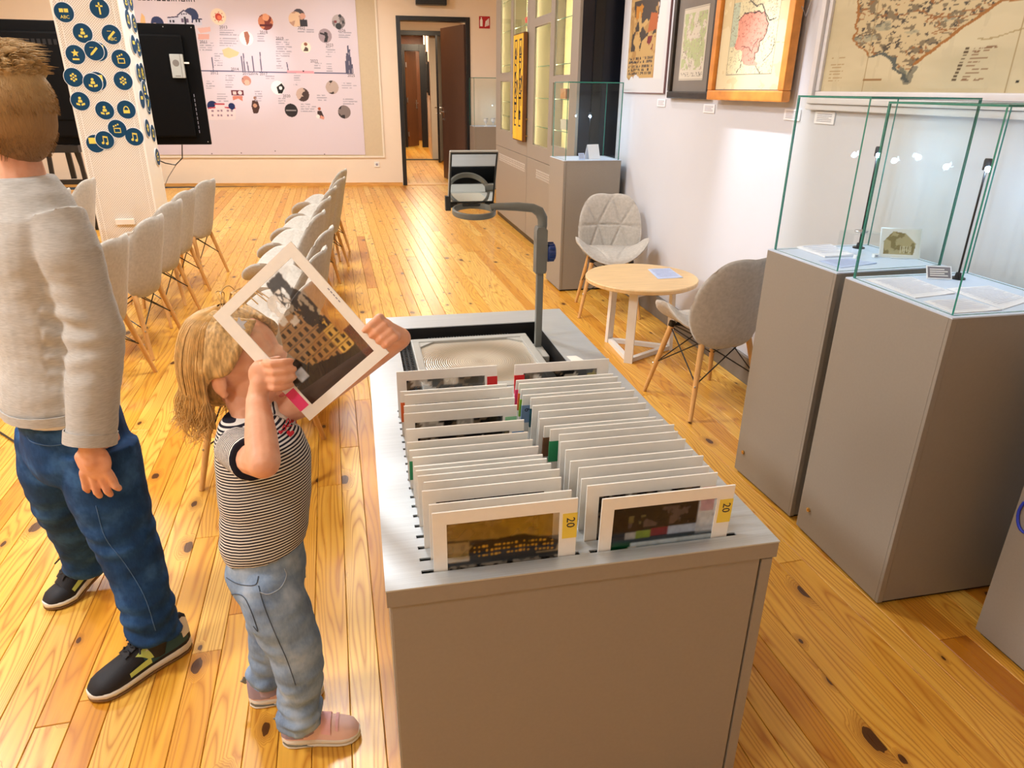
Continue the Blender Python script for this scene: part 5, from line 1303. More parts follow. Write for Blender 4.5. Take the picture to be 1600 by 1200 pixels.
def magnet(o, x, y, kind, label, group, lift=0.0, icmat='icon_yellow', abc=False, scale=1.0):
    t = bpy.data.objects.new('round_magnet', None); COL.objects.link(t); T = basis(o, x, y); T.translation += T.col[2].to_3d()*lift
    t.matrix_world = T @ Matrix.Scale(scale, 4); t.empty_display_size = 0.05; tag(t, label, 'magnet', group)
    for nme, me in (('rim', rimMe), ('face', facMe)):
        q = bpy.data.objects.new(nme, me); COL.objects.link(q); q.parent = t
    if kind not in icons:
        q = icon(kind).build('pictogram', icmat, t); icons[kind] = q.data
    else:
        q = bpy.data.objects.new('pictogram', icons[kind]); COL.objects.link(q); q.parent = t
    if abc: text_mesh('lettering', 'ABC', 0.036, icmat, t, Matrix.Translation((-0.034, -0.046, 0.0045)), 0.0008)
    return t
zf = lambda x, y: (x/4, y/4)
FD = [(400, 77, 'book', 'open book and the letters ABC', 1), (622, 53, 'cross', 'cross', 0), (517, 207, 'reader', 'reading figure, near the top', 0), (697, 216, 'pencil', 'pencil and the letters ABC', 1), (472, 342, 'star', 'star above a hand', 0), (590, 318, 'pencil', 'drawing pencil, overlapping a darker disc', 0),
      (757, 370, 'clapper', 'film clapper, high at the right edge', 0), (460, 484, 'flower', 'flower, at the left edge', 0), (582, 517, 'reader', 'reading figure, overlapping a pale disc', 0), (770, 505, 'flower', 'flower, at the right edge', 0), (502, 633, 'reader', 'reading figure, low at the left edge', 0), (655, 690, 'reader', 'tilted reading figure, low in the middle', 0),
      (790, 685, 'bag', 'domed bag', 0), (733, 805, 'clapper', 'film clapper, low in the middle', 0), (657, 875, 'note', 'music note, lower left of two', 0), (840, 855, 'note', 'music note, lower right of two', 0)]
for k, (x, y, kind, txt, abc) in enumerate(FD):
    p = aty(*zf(x, y), PLY); magnet((p.x, PLY+0.002, p.z), (1, 0, 0), (0, 0, 1), kind, f'teal round magnet on the pillar with a {txt}', 'round magnets on the pillar front', 0.006 if k in (5, 8, 14) else 0.0, abc=bool(abc))
for x, y, txt in ((612, 322, 'partly hidden dark round magnet behind the drawing pencil magnet'), (606, 508, 'partly hidden pale round magnet behind a reading figure magnet'), (598, 898, 'round photo magnet half hidden behind the lower left music note')):
    p = aty(*zf(x, y), PLY); magnet((p.x, PLY+0.002, p.z), (1, 0, 0), (0, 0, 1), 'photo', txt, 'round magnets on the pillar front', 0.0, 'icon_yellow')
SD = [(785, 5), (843, 20), (800, 120), (850, 150), (880, 155), (833, 277), (878, 298), (905, 305), (865, 455), (900, 450), (930, 470), (900, 560), (888, 622), (930, 660), (955, 640), (920, 800), (968, 830), (982, 980), (1013, 970)]
kinds = ['reader', 'flower', 'note', 'clapper', 'star', 'book', 'pencil']
SX = plR
SD.sort(key=lambda q: q[1])
for k, (x, y) in enumerate(SD):
    q = atx(*zf(x, y), SX); yy = min(PLY+PLD-0.095, max(PLY+0.095, q.y)); 
    magnet((SX-0.0035, yy, q.z), (0, 1, 0), (0, 0, 1), kinds[k % 7], f'teal round magnet on the narrow right face of the pillar, {"top one" if k == 0 else ordn(k)+" from the top" if k < 18 else "lowest of all"}', 'round magnets on the pillar side', 0.0045*(k % 2))
for k, y in enumerate((81, 157, 195, 243)):
    q = atx(85+0.22*(y-60), y, plL); magnet((plL+0.0035, PLY+0.14+0.05*(k % 2), q.z), (0, -1, 0), (0, 0, 1), 'reader', 'round magnet showing only its white rim at the left pillar edge, '+['highest of four', 'second of four', 'third of four', 'lowest of four'][k], 'round magnets on the pillar far side', 0.0)

# ================================================================== large screen seen from behind, on an easel stand
plain('tv_black', (5, 5, 6), 0.6, var=0.1, spec=0.12)
TVY = 8.6; a = aty(303, 38, TVY); b = aty(330, 226, TVY); tvR, tvT, tvB = (a.x+b.x)/2, (a.z+b.z)/2+0.5*(a.z-b.z), b.z
tvW = 2.08; cxT = tvR-tvW/2
t = thing('display_screen', (cxT, TVY, tvB), 'large black display panel seen from behind, left of the banner', 'screen')
hT = tvT-tvB
m = MB(); m.bev((-tvW/2, 0, 0), (tvW/2, 0.05, hT), 0.012); m.build('bezel', 'tv_black', t)
m = MB(); m.bev((-tvW/2+0.10, -0.045, 0.08), (tvW/2-0.13, 0.0, hT-0.10), 0.02); bk = m.build('rear_cover', 'tv_black', t)
m = MB(); m.bev((-tvW/2+0.35, -0.055, 0.25), (tvW/2-0.55, -0.045, hT*0.62), 0.006); m.build('mount_plate', 'tv_black', bk)
m = MB()
for k in range(26): m.b2((-tvW/2+0.25+k*0.05, -0.048, hT-0.22), (-tvW/2+0.28+k*0.05, -0.0445, hT-0.17))
m.build('vents', 'black_frame', bk)
m = MB()
for k in range(9): m.b2((tvW/2-0.105, -0.002, 0.12+k*0.045), (tvW/2-0.098, 0.001, 0.15+k*0.045))
m.build('port_labels', 'print_grey', t)
m = MB()
for x, z in ((tvW/2-0.03, hT-0.03), (tvW/2-0.30, hT-0.03), (tvW/2-0.03, 0.03), (-tvW/2+0.5, 0.7), (-tvW/2+0.55, 0.5)): m.ell((x, -0.001, z), (0.006, 0.003, 0.006), 8, 6)
m.build('screws', 'steel', t)
pa, pb = aty(262, 84, TVY-0.1), aty(291, 122, TVY-0.1); cx_ = (pa.x+pb.x)/2-cxT; cz_ = (pa.z+pb.z)/2-tvB; hw_, hh_ = abs(pb.x-pa.x)/2*0.9, abs(pa.z-pb.z)/2
m = MB(); m.bev((cx_-hw_, -0.085, cz_-hh_), (cx_+hw_, -0.045, cz_+hh_), 0.008); pcb = m.build('media_box', 'ohp_grey', t)
m = MB(); m.lathe([(0, 0), (hw_*0.5, 0), (hw_*0.5, 0.002), (0, 0.002)], n=24); q = m.build('box_emblem', 'mat_grey', pcb); q.location = (cx_-hw_*0.15, -0.085, cz_+hh_*0.25); q.rotation_euler = (math.pi/2, 0, 0)
m = MB(); m.b2((cx_+hw_*0.55, -0.087, cz_-hh_), (cx_+hw_*0.60, -0.084, cz_+hh_)); m.b2((cx_-hw_*0.5, -0.087, cz_-hh_*0.86), (cx_+hw_*0.3, -0.084, cz_-hh_*0.80)); m.build('box_groove', 'mat_grey', pcb)
m = MB(); m.bev((cx_+hw_, -0.07, cz_+hh_*0.2), (cx_+hw_+0.05, -0.05, cz_+hh_*0.35), 0.003); m.build('usb_stick', 'white_plastic', pcb)
m = MB(); P0_ = Vector((tvW/2-0.30, 0.0, 0.0)); m.tube([P0_, P0_+Vector((-0.02, 0, -0.14)), P0_+Vector((-0.10, 0, -0.21)), P0_+Vector((-0.2, 0, -0.19)), P0_+Vector((-0.34, -0.02, -0.12)), P0_+Vector((-0.45, -0.02, -0.03))], 0.006, 6); m.build('cable', 'black_plastic', t, smooth=True)
m = MB(); m.tube([P0_+Vector((-0.09, 0.01, -0.2)), P0_+Vector((-0.2, 0.02, -0.34)), P0_+Vector((-0.28, 0.03, -0.48)), P0_+Vector((-0.33, 0.04, -0.70)), P0_+Vector((-0.35, 0.05, -0.93))], 0.004, 6); m.build('cable', 'mat_grey', t, smooth=True)
e0, e1 = aty(67, 234, TVY).x, aty(119, 234, TVY).x
t = thing('easel_stand', ((e0+e1)/2, TVY+0.075, 0), 'black three-legged stand carrying the large display panel', 'stand')
m = MB(); m.b2((e0-(e0+e1)/2-0.03, -0.10, tvB-0.075), (e1-(e0+e1)/2+0.03, 0.0, tvB-0.004)); m.build('ledge', 'black_plastic', t)
hw2 = (e1-e0)/2
for sx in (-1, 1):
    m = MB(); bar(m, (sx*hw2*0.75, 0.02, tvB+0.6), (sx*(hw2+0.02), 0.0, 0), 0.04, 0.03, (0, 1, 0)); fix_normals(m.build('leg', 'black_plastic', t))
m = MB(); bar(m, (0, 0.08, tvB+0.6), (0.02, 0.1, tvB-0.36), 0.05, 0.03, (0, 1, 0)); fix_normals(m.build('centre_post', 'black_plastic', t))
m = MB(); bar(m, (0, 0.10, tvB+0.5), (0, 0.75, 0), 0.04, 0.03, (1, 0, 0)); fix_normals(m.build('leg', 'black_plastic', t))
m = MB(); m.b2((-hw2-0.02, -0.01, tvB-0.41), (hw2+0.05, 0.03, tvB-0.36)); m.build('cross_bar', 'black_plastic', t)

# ================================================================== timeline banner on its board
plain('banner_board', (206, 190, 160), 0.7, var=0.02)
plain('board_trim', (232, 222, 204), 0.6, var=0.01)
BU0, BU1, BZ0, BZ1 = -0.55, 3.115, 0.487, 2.95
bd = bobj(thing('notice_board', (0, 0, 0), 'wide beige notice board behind the timeline banner', 'board')); bd.location = BP+BD*1.45+Vector((0, 0, 0.44)); 
def bu(u): return u-1.45
def bz(z): return z-0.44
m = MB(); m.b2((bu(-0.7), -0.012, bz(0.465)), (bu(3.40), -0.001, bz(3.05))); m.build('panel', 'banner_board', bd)
m = MB(); m.bev((bu(-0.7), -0.022, bz(0.44)), (bu(3.43), -0.001, bz(0.468)), 0.004); m.bev((bu(3.40), -0.022, bz(0.468)), (bu(3.43), -0.001, bz(3.05)), 0.004); m.build('trim', 'board_trim', bd)
def pxb(x, y): u, z = bwall(x, y, -0.02); return ((u-BU0)/(BU1-BU0), (z-BZ0)/(BZ1-BZ0))
AS = (BU1-BU0)/(BZ1-BZ0)
def banner_fn(U, V):
    C = np.zeros(U.shape+(3,))+S(216, 206, 218)
    C = lay(C, fbm(U, V, 2, 3)*0.6, S(222, 210, 216)); W = U*AS                # W: width in the same unit as V
    def q(x, y): a, b = pxb(x, y); return a*AS, b
    k1 = (BZ1-BZ0)
    def R_(px): return px*0.00985/k1                                           # pixels to banner units
    def circ(C, x, y, r, col): a, b = q(x, y); return lay(C, disc(W, V, a, b, R_(r)), col)
    def tex(C, x, y, r, c1, c2, seed, fr=30):
        a, b = q(x, y); mm = disc(W, V, a, b, R_(r)); C = lay(C, mm, c1); return lay(C, mm*(fbm(W, V, fr, seed) > 0.5), c2)
    def bx_(C, x0, y0, x1, y1, col): a, b = q(x0, y1); c, d = q(x1, y0); return lay(C, rect(W, V, a, b, c, d), col)
    def pl(C, P, col): return lay(C, inpoly(W, V, [q(*p) for p in P]), col)
    def lines(C, x, y, n, w_, col=S(168, 164, 178), dy=3.6):
        rr = np.random.default_rng(int(x*7+y))
        for i in range(n):
            a, b = q(x, y+i*dy); c, d = q(x+w_*rr.uniform(0.6, 1), y+i*dy); C = lay(C, rect(W, V, a, b-R_(0.75), c, b+R_(0.75))*(fbm(W, V, 90, 6) > 0.33), col)
        return C
    navy = S(28, 44, 92)
    C = circ(C, 246, 36, 9, navy); C = circ(C, 243, 43, 6, S(240, 214, 206)); C = pl(C, [(219, 36), (221, 20), (226, 26), (228, 36)], S(232, 186, 128)); C = circ(C, 299, 24, 10, navy)
    pale = S(206, 206, 224); C = pl(C, [(262, 28), (278, 26), (278, 40), (262, 40)], pale); C = pl(C, [(277, 40), (277, 24), (287, 16), (299, 24), (300, 40)], pale); C = pl(C, [(301, 40), (302, 30), (315, 30), (316, 40)], pale)
    for p in ([(262, 27.5), (278, 26)], [(277, 24), (287, 16), (299, 24)], [(302, 30), (315, 30)]): C = lay(C, sline(W, V, [q(*z) for z in p], R_(0.8)), S(52, 48, 84))
    for x in (266, 271, 307, 311): C = bx_(C, x-1, 31, x+1, 35, S(40, 40, 60))
    for x in (285, 293): C = bx_(C, x-1.5, 29, x+1.5, 35, S(96, 80, 110))
    for x in (284, 287.5, 291): C = bx_(C, x-1, 20.5, x+1, 23, S(60, 56, 80))
    C = bx_(C, 288.6, 26, 289.8, 38, S(30, 30, 50))
    C = circ(C, 341, 26, 11, S(250, 224, 200)); C = circ(C, 341.5, 26.5, 5, S(196, 60, 40)); C = circ(C, 342.5, 27.5, 3, S(236, 120, 84))
    for k in range(8): C = circ(C, 341.5+7.5*math.cos(k*0.785), 26.5+7.5*math.sin(k*0.785), 0.9, S(200, 130, 110))
    C = pl(C, [(308, 44), (328, 42), (329, 49), (313, 52)], S(228, 184, 176)); C = pl(C, [(309, 53), (327, 53), (327, 61), (310, 62)], S(222, 172, 164))
    C = circ(C, 385, 60, 10, S(244, 238, 236)); C = pl(C, [(381, 50), (387, 49), (390, 56), (389, 66), (386, 71), (384, 64), (382, 57)], S(166, 106, 84)); C = pl(C, [(347, 78), (357, 74), (374, 82), (371, 87), (358, 91), (350, 88)], S(246, 196, 150))
    C = tex(C, 415, 34.5, 11, S(206, 130, 92), S(120, 50, 40), 1, 22); C = bx_(C, 406, 38, 424, 41, S(88, 24, 26)); C = circ(C, 415, 27, 5, S(232, 166, 128))
    C = circ(C, 467, 24, 9, S(70, 62, 72)); C = tex(C, 462, 30, 10.5, S(226, 196, 164), S(190, 150, 130), 2); C = circ(C, 473, 25, 4, S(212, 160, 140)); C = bx_(C, 469, 31, 480, 41, S(44, 40, 50))
    C = tex(C, 529, 34, 10, S(176, 166, 166), S(120, 110, 110), 3); C = circ(C, 531, 25, 2.4, S(16, 16, 16)); C = bx_(C, 522, 32, 526, 36, S(120, 40, 40)); C = circ(C, 529, 41, 4.5, S(24, 22, 24)); C = bx_(C, 534, 32, 538, 37, S(50, 44, 46))
    C = circ(C, 508, 56, 10, S(160, 144, 152)); C = pl(C, [(506, 50), (510, 50), (513, 58), (511, 66), (506, 66), (508, 58)], S(28, 24, 28)); C = lay(C, sline(W, V, [q(501, 52), q(507, 54), q(511, 53)], R_(1.2)), S(36, 30, 34))
    C = circ(C, 478, 74, 7.6, S(246, 232, 216)); C = circ(C, 477.5, 69, 2.6, S(140, 84, 64)); C = pl(C, [(474, 80), (477, 73), (481, 75), (482, 80)], S(84, 66, 60))
    axis = q(316, 111)[1]
    P = [q(310, 110.5), q(440, 113), q(551, 115)]; C = lay(C, sline(W, V, P, R_(0.8)), S(90, 92, 124))
    for x, y0 in ((331, 90), (377, 88), (380, 84), (386, 97), (394, 88), (406, 82), (448, 98)): C = lay(C, sline(W, V, [q(x, y0), q(x+2.6, 111.5)], R_(0.8)), S(92, 92, 116))
    for x, y0, w_ in ((540, 96, 1.2), (541.5, 84, 1.3), (543.5, 72, 1.4), (546, 78, 1.3), (548, 90, 1.2), (550.5, 101, 1.0)): C = lay(C, sline(W, V, [q(x, y0), q(x+1.2, 114.5)], R_(w_*0.8)), S(82, 82, 106))
    C = pl(C, [(448, 110), (490, 111), (491, 115), (449, 113.6)], S(238, 160, 172)); C = circ(C, 474, 111.2, 1.2, S(50, 40, 50))
    C = tex(C, 385, 126, 7, S(196, 140, 124), S(110, 84, 80), 5); C = circ(C, 386, 129, 4, S(232, 182, 160)); C = bx_(C, 362, 141, 380, 149, S(96, 40, 52)); C = bx_(C, 364, 143, 369, 148, S(230, 200, 196)); C = circ(C, 375, 145, 3, S(236, 214, 216)); C = pl(C, [(363, 150), (379, 150), (379, 158), (372, 154), (364, 157)], S(206, 130, 110))
    C = circ(C, 332, 166, 8, navy); C = pl(C, [(326, 187), (326, 169), (336, 168), (336, 163), (350, 163), (350, 168), (368, 169), (368, 187)], S(240, 216, 220))
    C = lay(C, sline(W, V, [q(326, 169), q(336, 168)], R_(1))+sline(W, V, [q(336, 162.6), q(350, 162.6)], R_(1))+sline(W, V, [q(352, 168), q(367, 169)], R_(1)), S(186, 70, 84)); C = circ(C, 362, 166, 5, navy)
    for x in (332, 341, 346, 356, 362):
        for y in (173, 180): C = bx_(C, x-1.4, y-1.4, x+1.4, y+1.6, S(150, 130, 150))
    C = pl(C, [(394, 157), (402, 156), (406, 168), (403, 177), (396, 177), (393, 166)], S(74, 52, 48)); C = circ(C, 398.5, 153, 2.4, S(150, 110, 90)); C = circ(C, 398.5, 165, 3, S(196, 150, 124))
    C = circ(C, 434, 137, 10, S(246, 244, 240)); C = pl(C, [(432, 136), (440, 130), (445, 137), (441, 146), (435, 146)], S(20, 20, 22)); C = circ(C, 438.5, 137.5, 2.6, S(230, 230, 232))
    C = tex(C, 473, 148, 10, S(200, 176, 164), S(72, 56, 54), 7); C = tex(C, 519, 136.5, 10, S(186, 168, 158), S(58, 48, 46), 8); C = tex(C, 538, 175, 10, S(130, 118, 116), S(48, 44, 46), 9); C = circ(C, 455, 172.5, 10, S(44, 42, 46)); C = bx_(C, 447, 171.5, 463, 173.2, S(150, 148, 150))
    C = circ(C, 499, 170, 2.4, S(170, 90, 60)); C = pl(C, [(496, 173), (502, 173), (507, 184), (496, 184)], S(60, 44, 46)); C = circ(C, 497, 182, 3, S(240, 232, 230)); C = pl(C, [(501, 180), (507, 183), (506, 187), (500, 185)], S(214, 150, 130))
    for (x, y, n, w_) in ((343, 47, 3, 32), (343, 60, 4, 30), (312, 67, 4, 26), (335, 84, 6, 14), (402, 53, 4, 16), (431, 62, 8, 26), (465, 46, 2, 32), (529, 51, 3, 26), (509, 74, 5, 15), (491, 99, 3, 14), (510, 100, 4, 12), (432, 92, 5, 12), (352, 118, 6, 16), (322, 127, 4, 14), (415, 119, 2, 18), (459, 118, 5, 14), (398, 143, 5, 16), (339, 147, 4, 18), (534, 130, 3, 24), (536, 155, 3, 22), (470, 163, 4, 24), (495, 149, 3, 16), (435, 154, 3, 12)): C = lines(C, x, y, n, w_)
    for x, y in ((331, 240), (377, 239), (430, 236), (507, 241)): C = circ(C, x, y, 0.9, S(80, 76, 86))
    return C
bn = bobj(thing('timeline_banner', (0, 0, 0), 'lilac timeline banner with round photos and year labels', 'banner')); bn.location = BP+BD*BU0+Vector((0, 0, BZ0))-BN*0.0205
m = MB(); m.b2((0, 0.0005, 0), (BU1-BU0, 0.003, BZ1-BZ0)); m.build('sheet', 'print_white', bn)
painted('print', BU1-BU0, BZ1-BZ0, 640, 430, banner_fn, bn, basis((0, 0, 0), (1, 0, 0), (0, 0, 1)), 'print_satin')
for s_, x, y in (('2013', 343, 44.5), ('2011', 312, 67.5), ('2012', 329, 116), ('2014', 361, 110), ('2015', 379, 117), ('2016', 391, 117), ('2017', 406, 117.5), ('2018', 406, 52.5), ('2019', 431, 62), ('2020', 442, 152), ('2021', 465, 45.5), ('2022', 485, 97.5), ('2023', 509, 72.5), ('2026', 528, 49.5), ('2025', 543, 120)):
    u, z = bwall(x, y, -0.02); text_mesh('year', s_, 0.058, 'print_dark', bn, basis((u-BU0, -0.0012, z-BZ0), (1, 0, 0), (0, 0, 1)), 0.0005)
u, z = bwall(216, 3, -0.02); m = MB(); x = u-BU0; r_ = random.Random(4)      # heading: its strokes are cut off by the picture edge, only their feet can be seen
while x < u-BU0+0.80:
    wl = r_.uniform(0.035, 0.06)
    for q in (0, wl-0.012): m.b2((x+q, -0.0016, z-BZ0+0.02), (x+q+0.012, -0.0004, z-BZ0+0.13))
    if r_.random() < 0.5: m.b2((x, -0.0016, z-BZ0+0.02), (x+wl, -0.0004, z-BZ0+0.034))
    x += wl+0.02
m.build('heading', 'print_dark', bn)
# black cable on the floor at the left edge
pq = [atz(-30, 655), atz(0, 677), atz(20, 690), atz(42, 702), atz(70, 722), atz(84, 760)]
t = thing('floor_cable', (pq[2].x, pq[2].y, 0), 'black cable lying on the floor behind the boy', 'cable')
m = MB(); m.tube([(p.x-pq[2].x, p.y-pq[2].y, 0.006) for p in pq], 0.005, 8); m.build('sheath', 'black_plastic', t, smooth=True)
m = MB(); e = pq[-1]; m.tube([(e.x-pq[2].x, e.y-pq[2].y, 0.009), (e.x-pq[2].x+0.005, e.y-pq[2].y-0.05, 0.009)], 0.009, 10); m.build('plug', 'black_plastic', t, smooth=50)
# ================================================================== people
def skin(name, c1, c2):
    t = NT(name); t.set(0.5, 0, 0.35); v = t.coords(); n = t.noise(v, 30, 3)
    t.l(t.ramp(n, [(0.35, rgb(*c1)), (0.7, rgb(*c2))]), t.b.inputs['Base Color']); t.b.inputs['Subsurface Weight'].default_value = 0.12
    t.b.inputs['Subsurface Radius'].default_value = (0.012, 0.005, 0.003); t.bump(t.noise(v, 500, 2), 0.05, 0.001); M[name] = t.m
skin('skin_light', (226, 164, 132), (236, 184, 154)); skin('skin_boy', (220, 158, 126), (232, 178, 148))
def knit(name, c1, c2, streak):
    t = NT(name); t.set(0.9, 0, 0.1); v = t.coords((1, 1, 1)); a = t.noise(t.coords((60, 60, 500)), 1, 3); b = t.noise(v, 14, 3)
    c = t.ramp(a, [(0.3, rgb(*c1)), (0.7, rgb(*c2))]); c = t.mix(t.math('MULTIPLY', b, 0.3), c, rgb(*streak)); t.l(c, t.b.inputs['Base Color']); t.bump(a, 0.2, 0.001); t.b.inputs['Sheen Weight'].default_value = 0.2; M[name] = t.m
knit('knit_grey', (172, 170, 166), (196, 195, 191), (160, 156, 152))
def denim(name, dark, mid, lite, fade):
    t = NT(name); t.set(0.85, 0, 0.15); v = t.coords()
    a = t.noise(t.coords((300, 300, 60)), 1, 2); b = t.noise(v, 11, 4, 0.6)
    c = t.ramp(b, [(0.30, rgb(*dark)), (0.52, rgb(*mid)), (0.74, rgb(*lite))]); c = t.mix(t.math('MULTIPLY', a, fade), c, rgb(*lite)); t.l(c, t.b.inputs['Base Color']); t.bump(a, 0.2, 0.001); M[name] = t.m
denim('denim_dark', (16, 36, 66), (30, 62, 106), (66, 108, 160), 0.25); denim('denim_light', (78, 102, 138), (124, 150, 184), (184, 202, 222), 0.35)
def stripes():
    t = NT('striped_jersey'); t.set(0.85, 0, 0.15); a = t.n('ShaderNodeAttribute', attribute_name='stripe')
    f = t.math('FRACT', t.math('DIVIDE', a.outputs['Fac'], 0.0068)); m_ = t.math('LESS_THAN', f, 0.5)
    t.l(t.mix(m_, rgb(224, 221, 216), rgb(34, 34, 46)), t.b.inputs['Base Color']); M['striped_jersey'] = t.m
stripes()
plain('hair_blond', (192, 156, 100), 0.5, var=0.42, nscale=50, stretch=(3, 3, 0.6), spec=0.4)
plain('hair_blond_light', (206, 168, 108), 0.45, var=0.2, nscale=60)
plain('hair_brown', (120, 86, 52), 0.6, var=0.3, nscale=90)
plain('hair_brown_top', (160, 122, 74), 0.55, var=0.3, nscale=60)
plain('hair_shaved', (112, 80, 54), 0.8, var=0.22, nscale=260, bump=0.3, bscale=700)
plain('pink_shoe', (236, 200, 194), 0.7, var=0.04, bump=0.1, bscale=400)
plain('strap_pink', (238, 186, 192), 0.7, var=0.03)
plain('shoe_white', (226, 222, 212), 0.6, var=0.03)
plain('shoe_grey', (120, 126, 124), 0.6, var=0.05)
plain('shoe_black', (20, 22, 30), 0.7, var=0.15, bump=0.2, bscale=300)
plain('shoe_teal', (18, 74, 84), 0.5, var=0.06)
plain('shoe_lime', (196, 214, 116), 0.5, var=0.04)
plain('shoe_gum', (122, 88, 48), 0.6, var=0.1)
plain('shoe_mauve', (160, 142, 156), 0.7, var=0.05)
plain('thread_red', (196, 22, 44), 0.7, var=0.05)
plain('star_silver', (210, 214, 224), 0.25, metal=0.6, var=0.1)
plain('leather_patch', (170, 112, 58), 0.6, var=0.08)
plain('eye_white', (238, 236, 232), 0.2, var=0.01); plain('eye_dark', (40, 52, 66), 0.15, var=0.05); plain('lip', (204, 116, 104), 0.5, var=0.04)
plain('undershirt', (236, 236, 238), 0.8, var=0.02)

def V3(*a): return Vector(a)
def ellring(c, ax, ay, rx, ry, n=24, p=2.0):
    out = []
    for k in range(n):
        a = 2*math.pi*k/n; ca, sa = math.cos(a), math.sin(a)
        out.append(Vector(c)+ax*(rx*math.copysign(abs(ca)**(2/p), ca))+ay*(ry*math.copysign(abs(sa)**(2/p), sa)))
    return out
def limb(m, pts, rad, n=14):
    """tapered limb with rounded ends"""
    P = [Vector(p) for p in pts]; R_ = list(rad)
    d0 = (P[0]-P[1]).normalized(); d1 = (P[-1]-P[-2]).normalized()
    P2 = [P[0]+d0*R_[0]*0.9, P[0]+d0*R_[0]*0.55]+P+[P[-1]+d1*R_[-1]*0.55, P[-1]+d1*R_[-1]*0.9]; R2 = [R_[0]*0.35, R_[0]*0.82]+R_+[R_[-1]*0.82, R_[-1]*0.35]
    m.tube(P2, R2, n)
def curve_pts(P, k=4):
    """Catmull-Rom through points"""
    P = [Vector(p) for p in P]; Q = [P[0]*2-P[1]]+P+[P[-1]*2-P[-2]]; out = []
    for i in range(1, len(Q)-2):
        for j in range(k):
            t = j/k; a, b, c, d = Q[i-1], Q[i], Q[i+1], Q[i+2]
            out.append(0.5*((2*b)+(c-a)*t+(2*a-5*b+4*c-d)*t*t+(3*b-a-3*c+d)*t**3))
    out.append(P[-1]); return out
def head_shape(m, C, f, l, u, s):
    R_ = Matrix((f, l, u)).transposed()
    def e(c, r, nu=20, nv=14): m.ell(Vector(C)+R_ @ (Vector(c)*s), [x*s for x in r], nu, nv, R_)
    e((-0.010, 0, 0.022), (0.092, 0.075, 0.082)); e((0.030, 0, -0.034), (0.056, 0.058, 0.066)); e((0.048, 0, -0.078), (0.032, 0.036, 0.026)); e((-0.01, 0, -0.045), (0.06, 0.052, 0.05))
    for sy in (-1, 1): e((0.056, sy*0.032, -0.042), (0.028, 0.026, 0.03)); e((-0.006, sy*0.076, -0.016), (0.017, 0.008, 0.027), 12, 8); e((0.0, sy*0.074, -0.04), (0.009, 0.007, 0.01), 10, 8)
    e((0.070, 0, 0.018), (0.026, 0.046, 0.022)); e((0.093, 0, -0.030), (0.012, 0.010, 0.011), 12, 8); e((0.086, 0, -0.014), (0.010, 0.007, 0.02), 12, 8); e((0.082, 0, -0.058), (0.010, 0.018, 0.006), 12, 8); e((0.080, 0, -0.066), (0.009, 0.015, 0.006), 12, 8)
    return R_
def face_parts(parent, C, R_, s, org):
    for sy in (-1, 1):
        c = Vector(C)+R_ @ (Vector((0.076, sy*0.030, -0.004))*s)-org
        m = MB(); m.ell(c, (0.011*s, 0.013*s, 0.009*s), 14, 10, R_); e = m.build('eye', 'eye_white', parent, smooth=True)
        m = MB(); m.ell(c+R_ @ (Vector((0.0075, 0, 0))*s), (0.0045*s, 0.006*s, 0.006*s), 12, 8, R_); m.build('iris', 'eye_dark', e, smooth=True)
        m = MB(); b = [R_ @ (Vector((0.090-0.02*abs(k-0.4), sy*(0.018+0.024*k), 0.018+0.006*math.sin(k*3)))*s) for k in (0, 0.35, 0.7, 1.0)]; m.tube([Vector(C)+q-org for q in b], [0.002*s, 0.003*s, 0.0028*s, 0.0015*s], 6); m.build('eyebrow', 'hair_brown', parent, smooth=True)
    m = MB(); m.ell(Vector(C)+R_ @ (Vector((0.087, 0, -0.061))*s)-org, (0.006*s, 0.017*s, 0.006*s), 14, 8, R_); m.build('mouth', 'lip', parent, smooth=True)

def loft_shape(m, secs, n=28, p=2.2):
    """secs: (centre, x-axis, y-axis, rx, ry)"""
    m.rings([ellring(c, ax, ay, rx, ry, n, p) for c, ax, ay, rx, ry in secs])

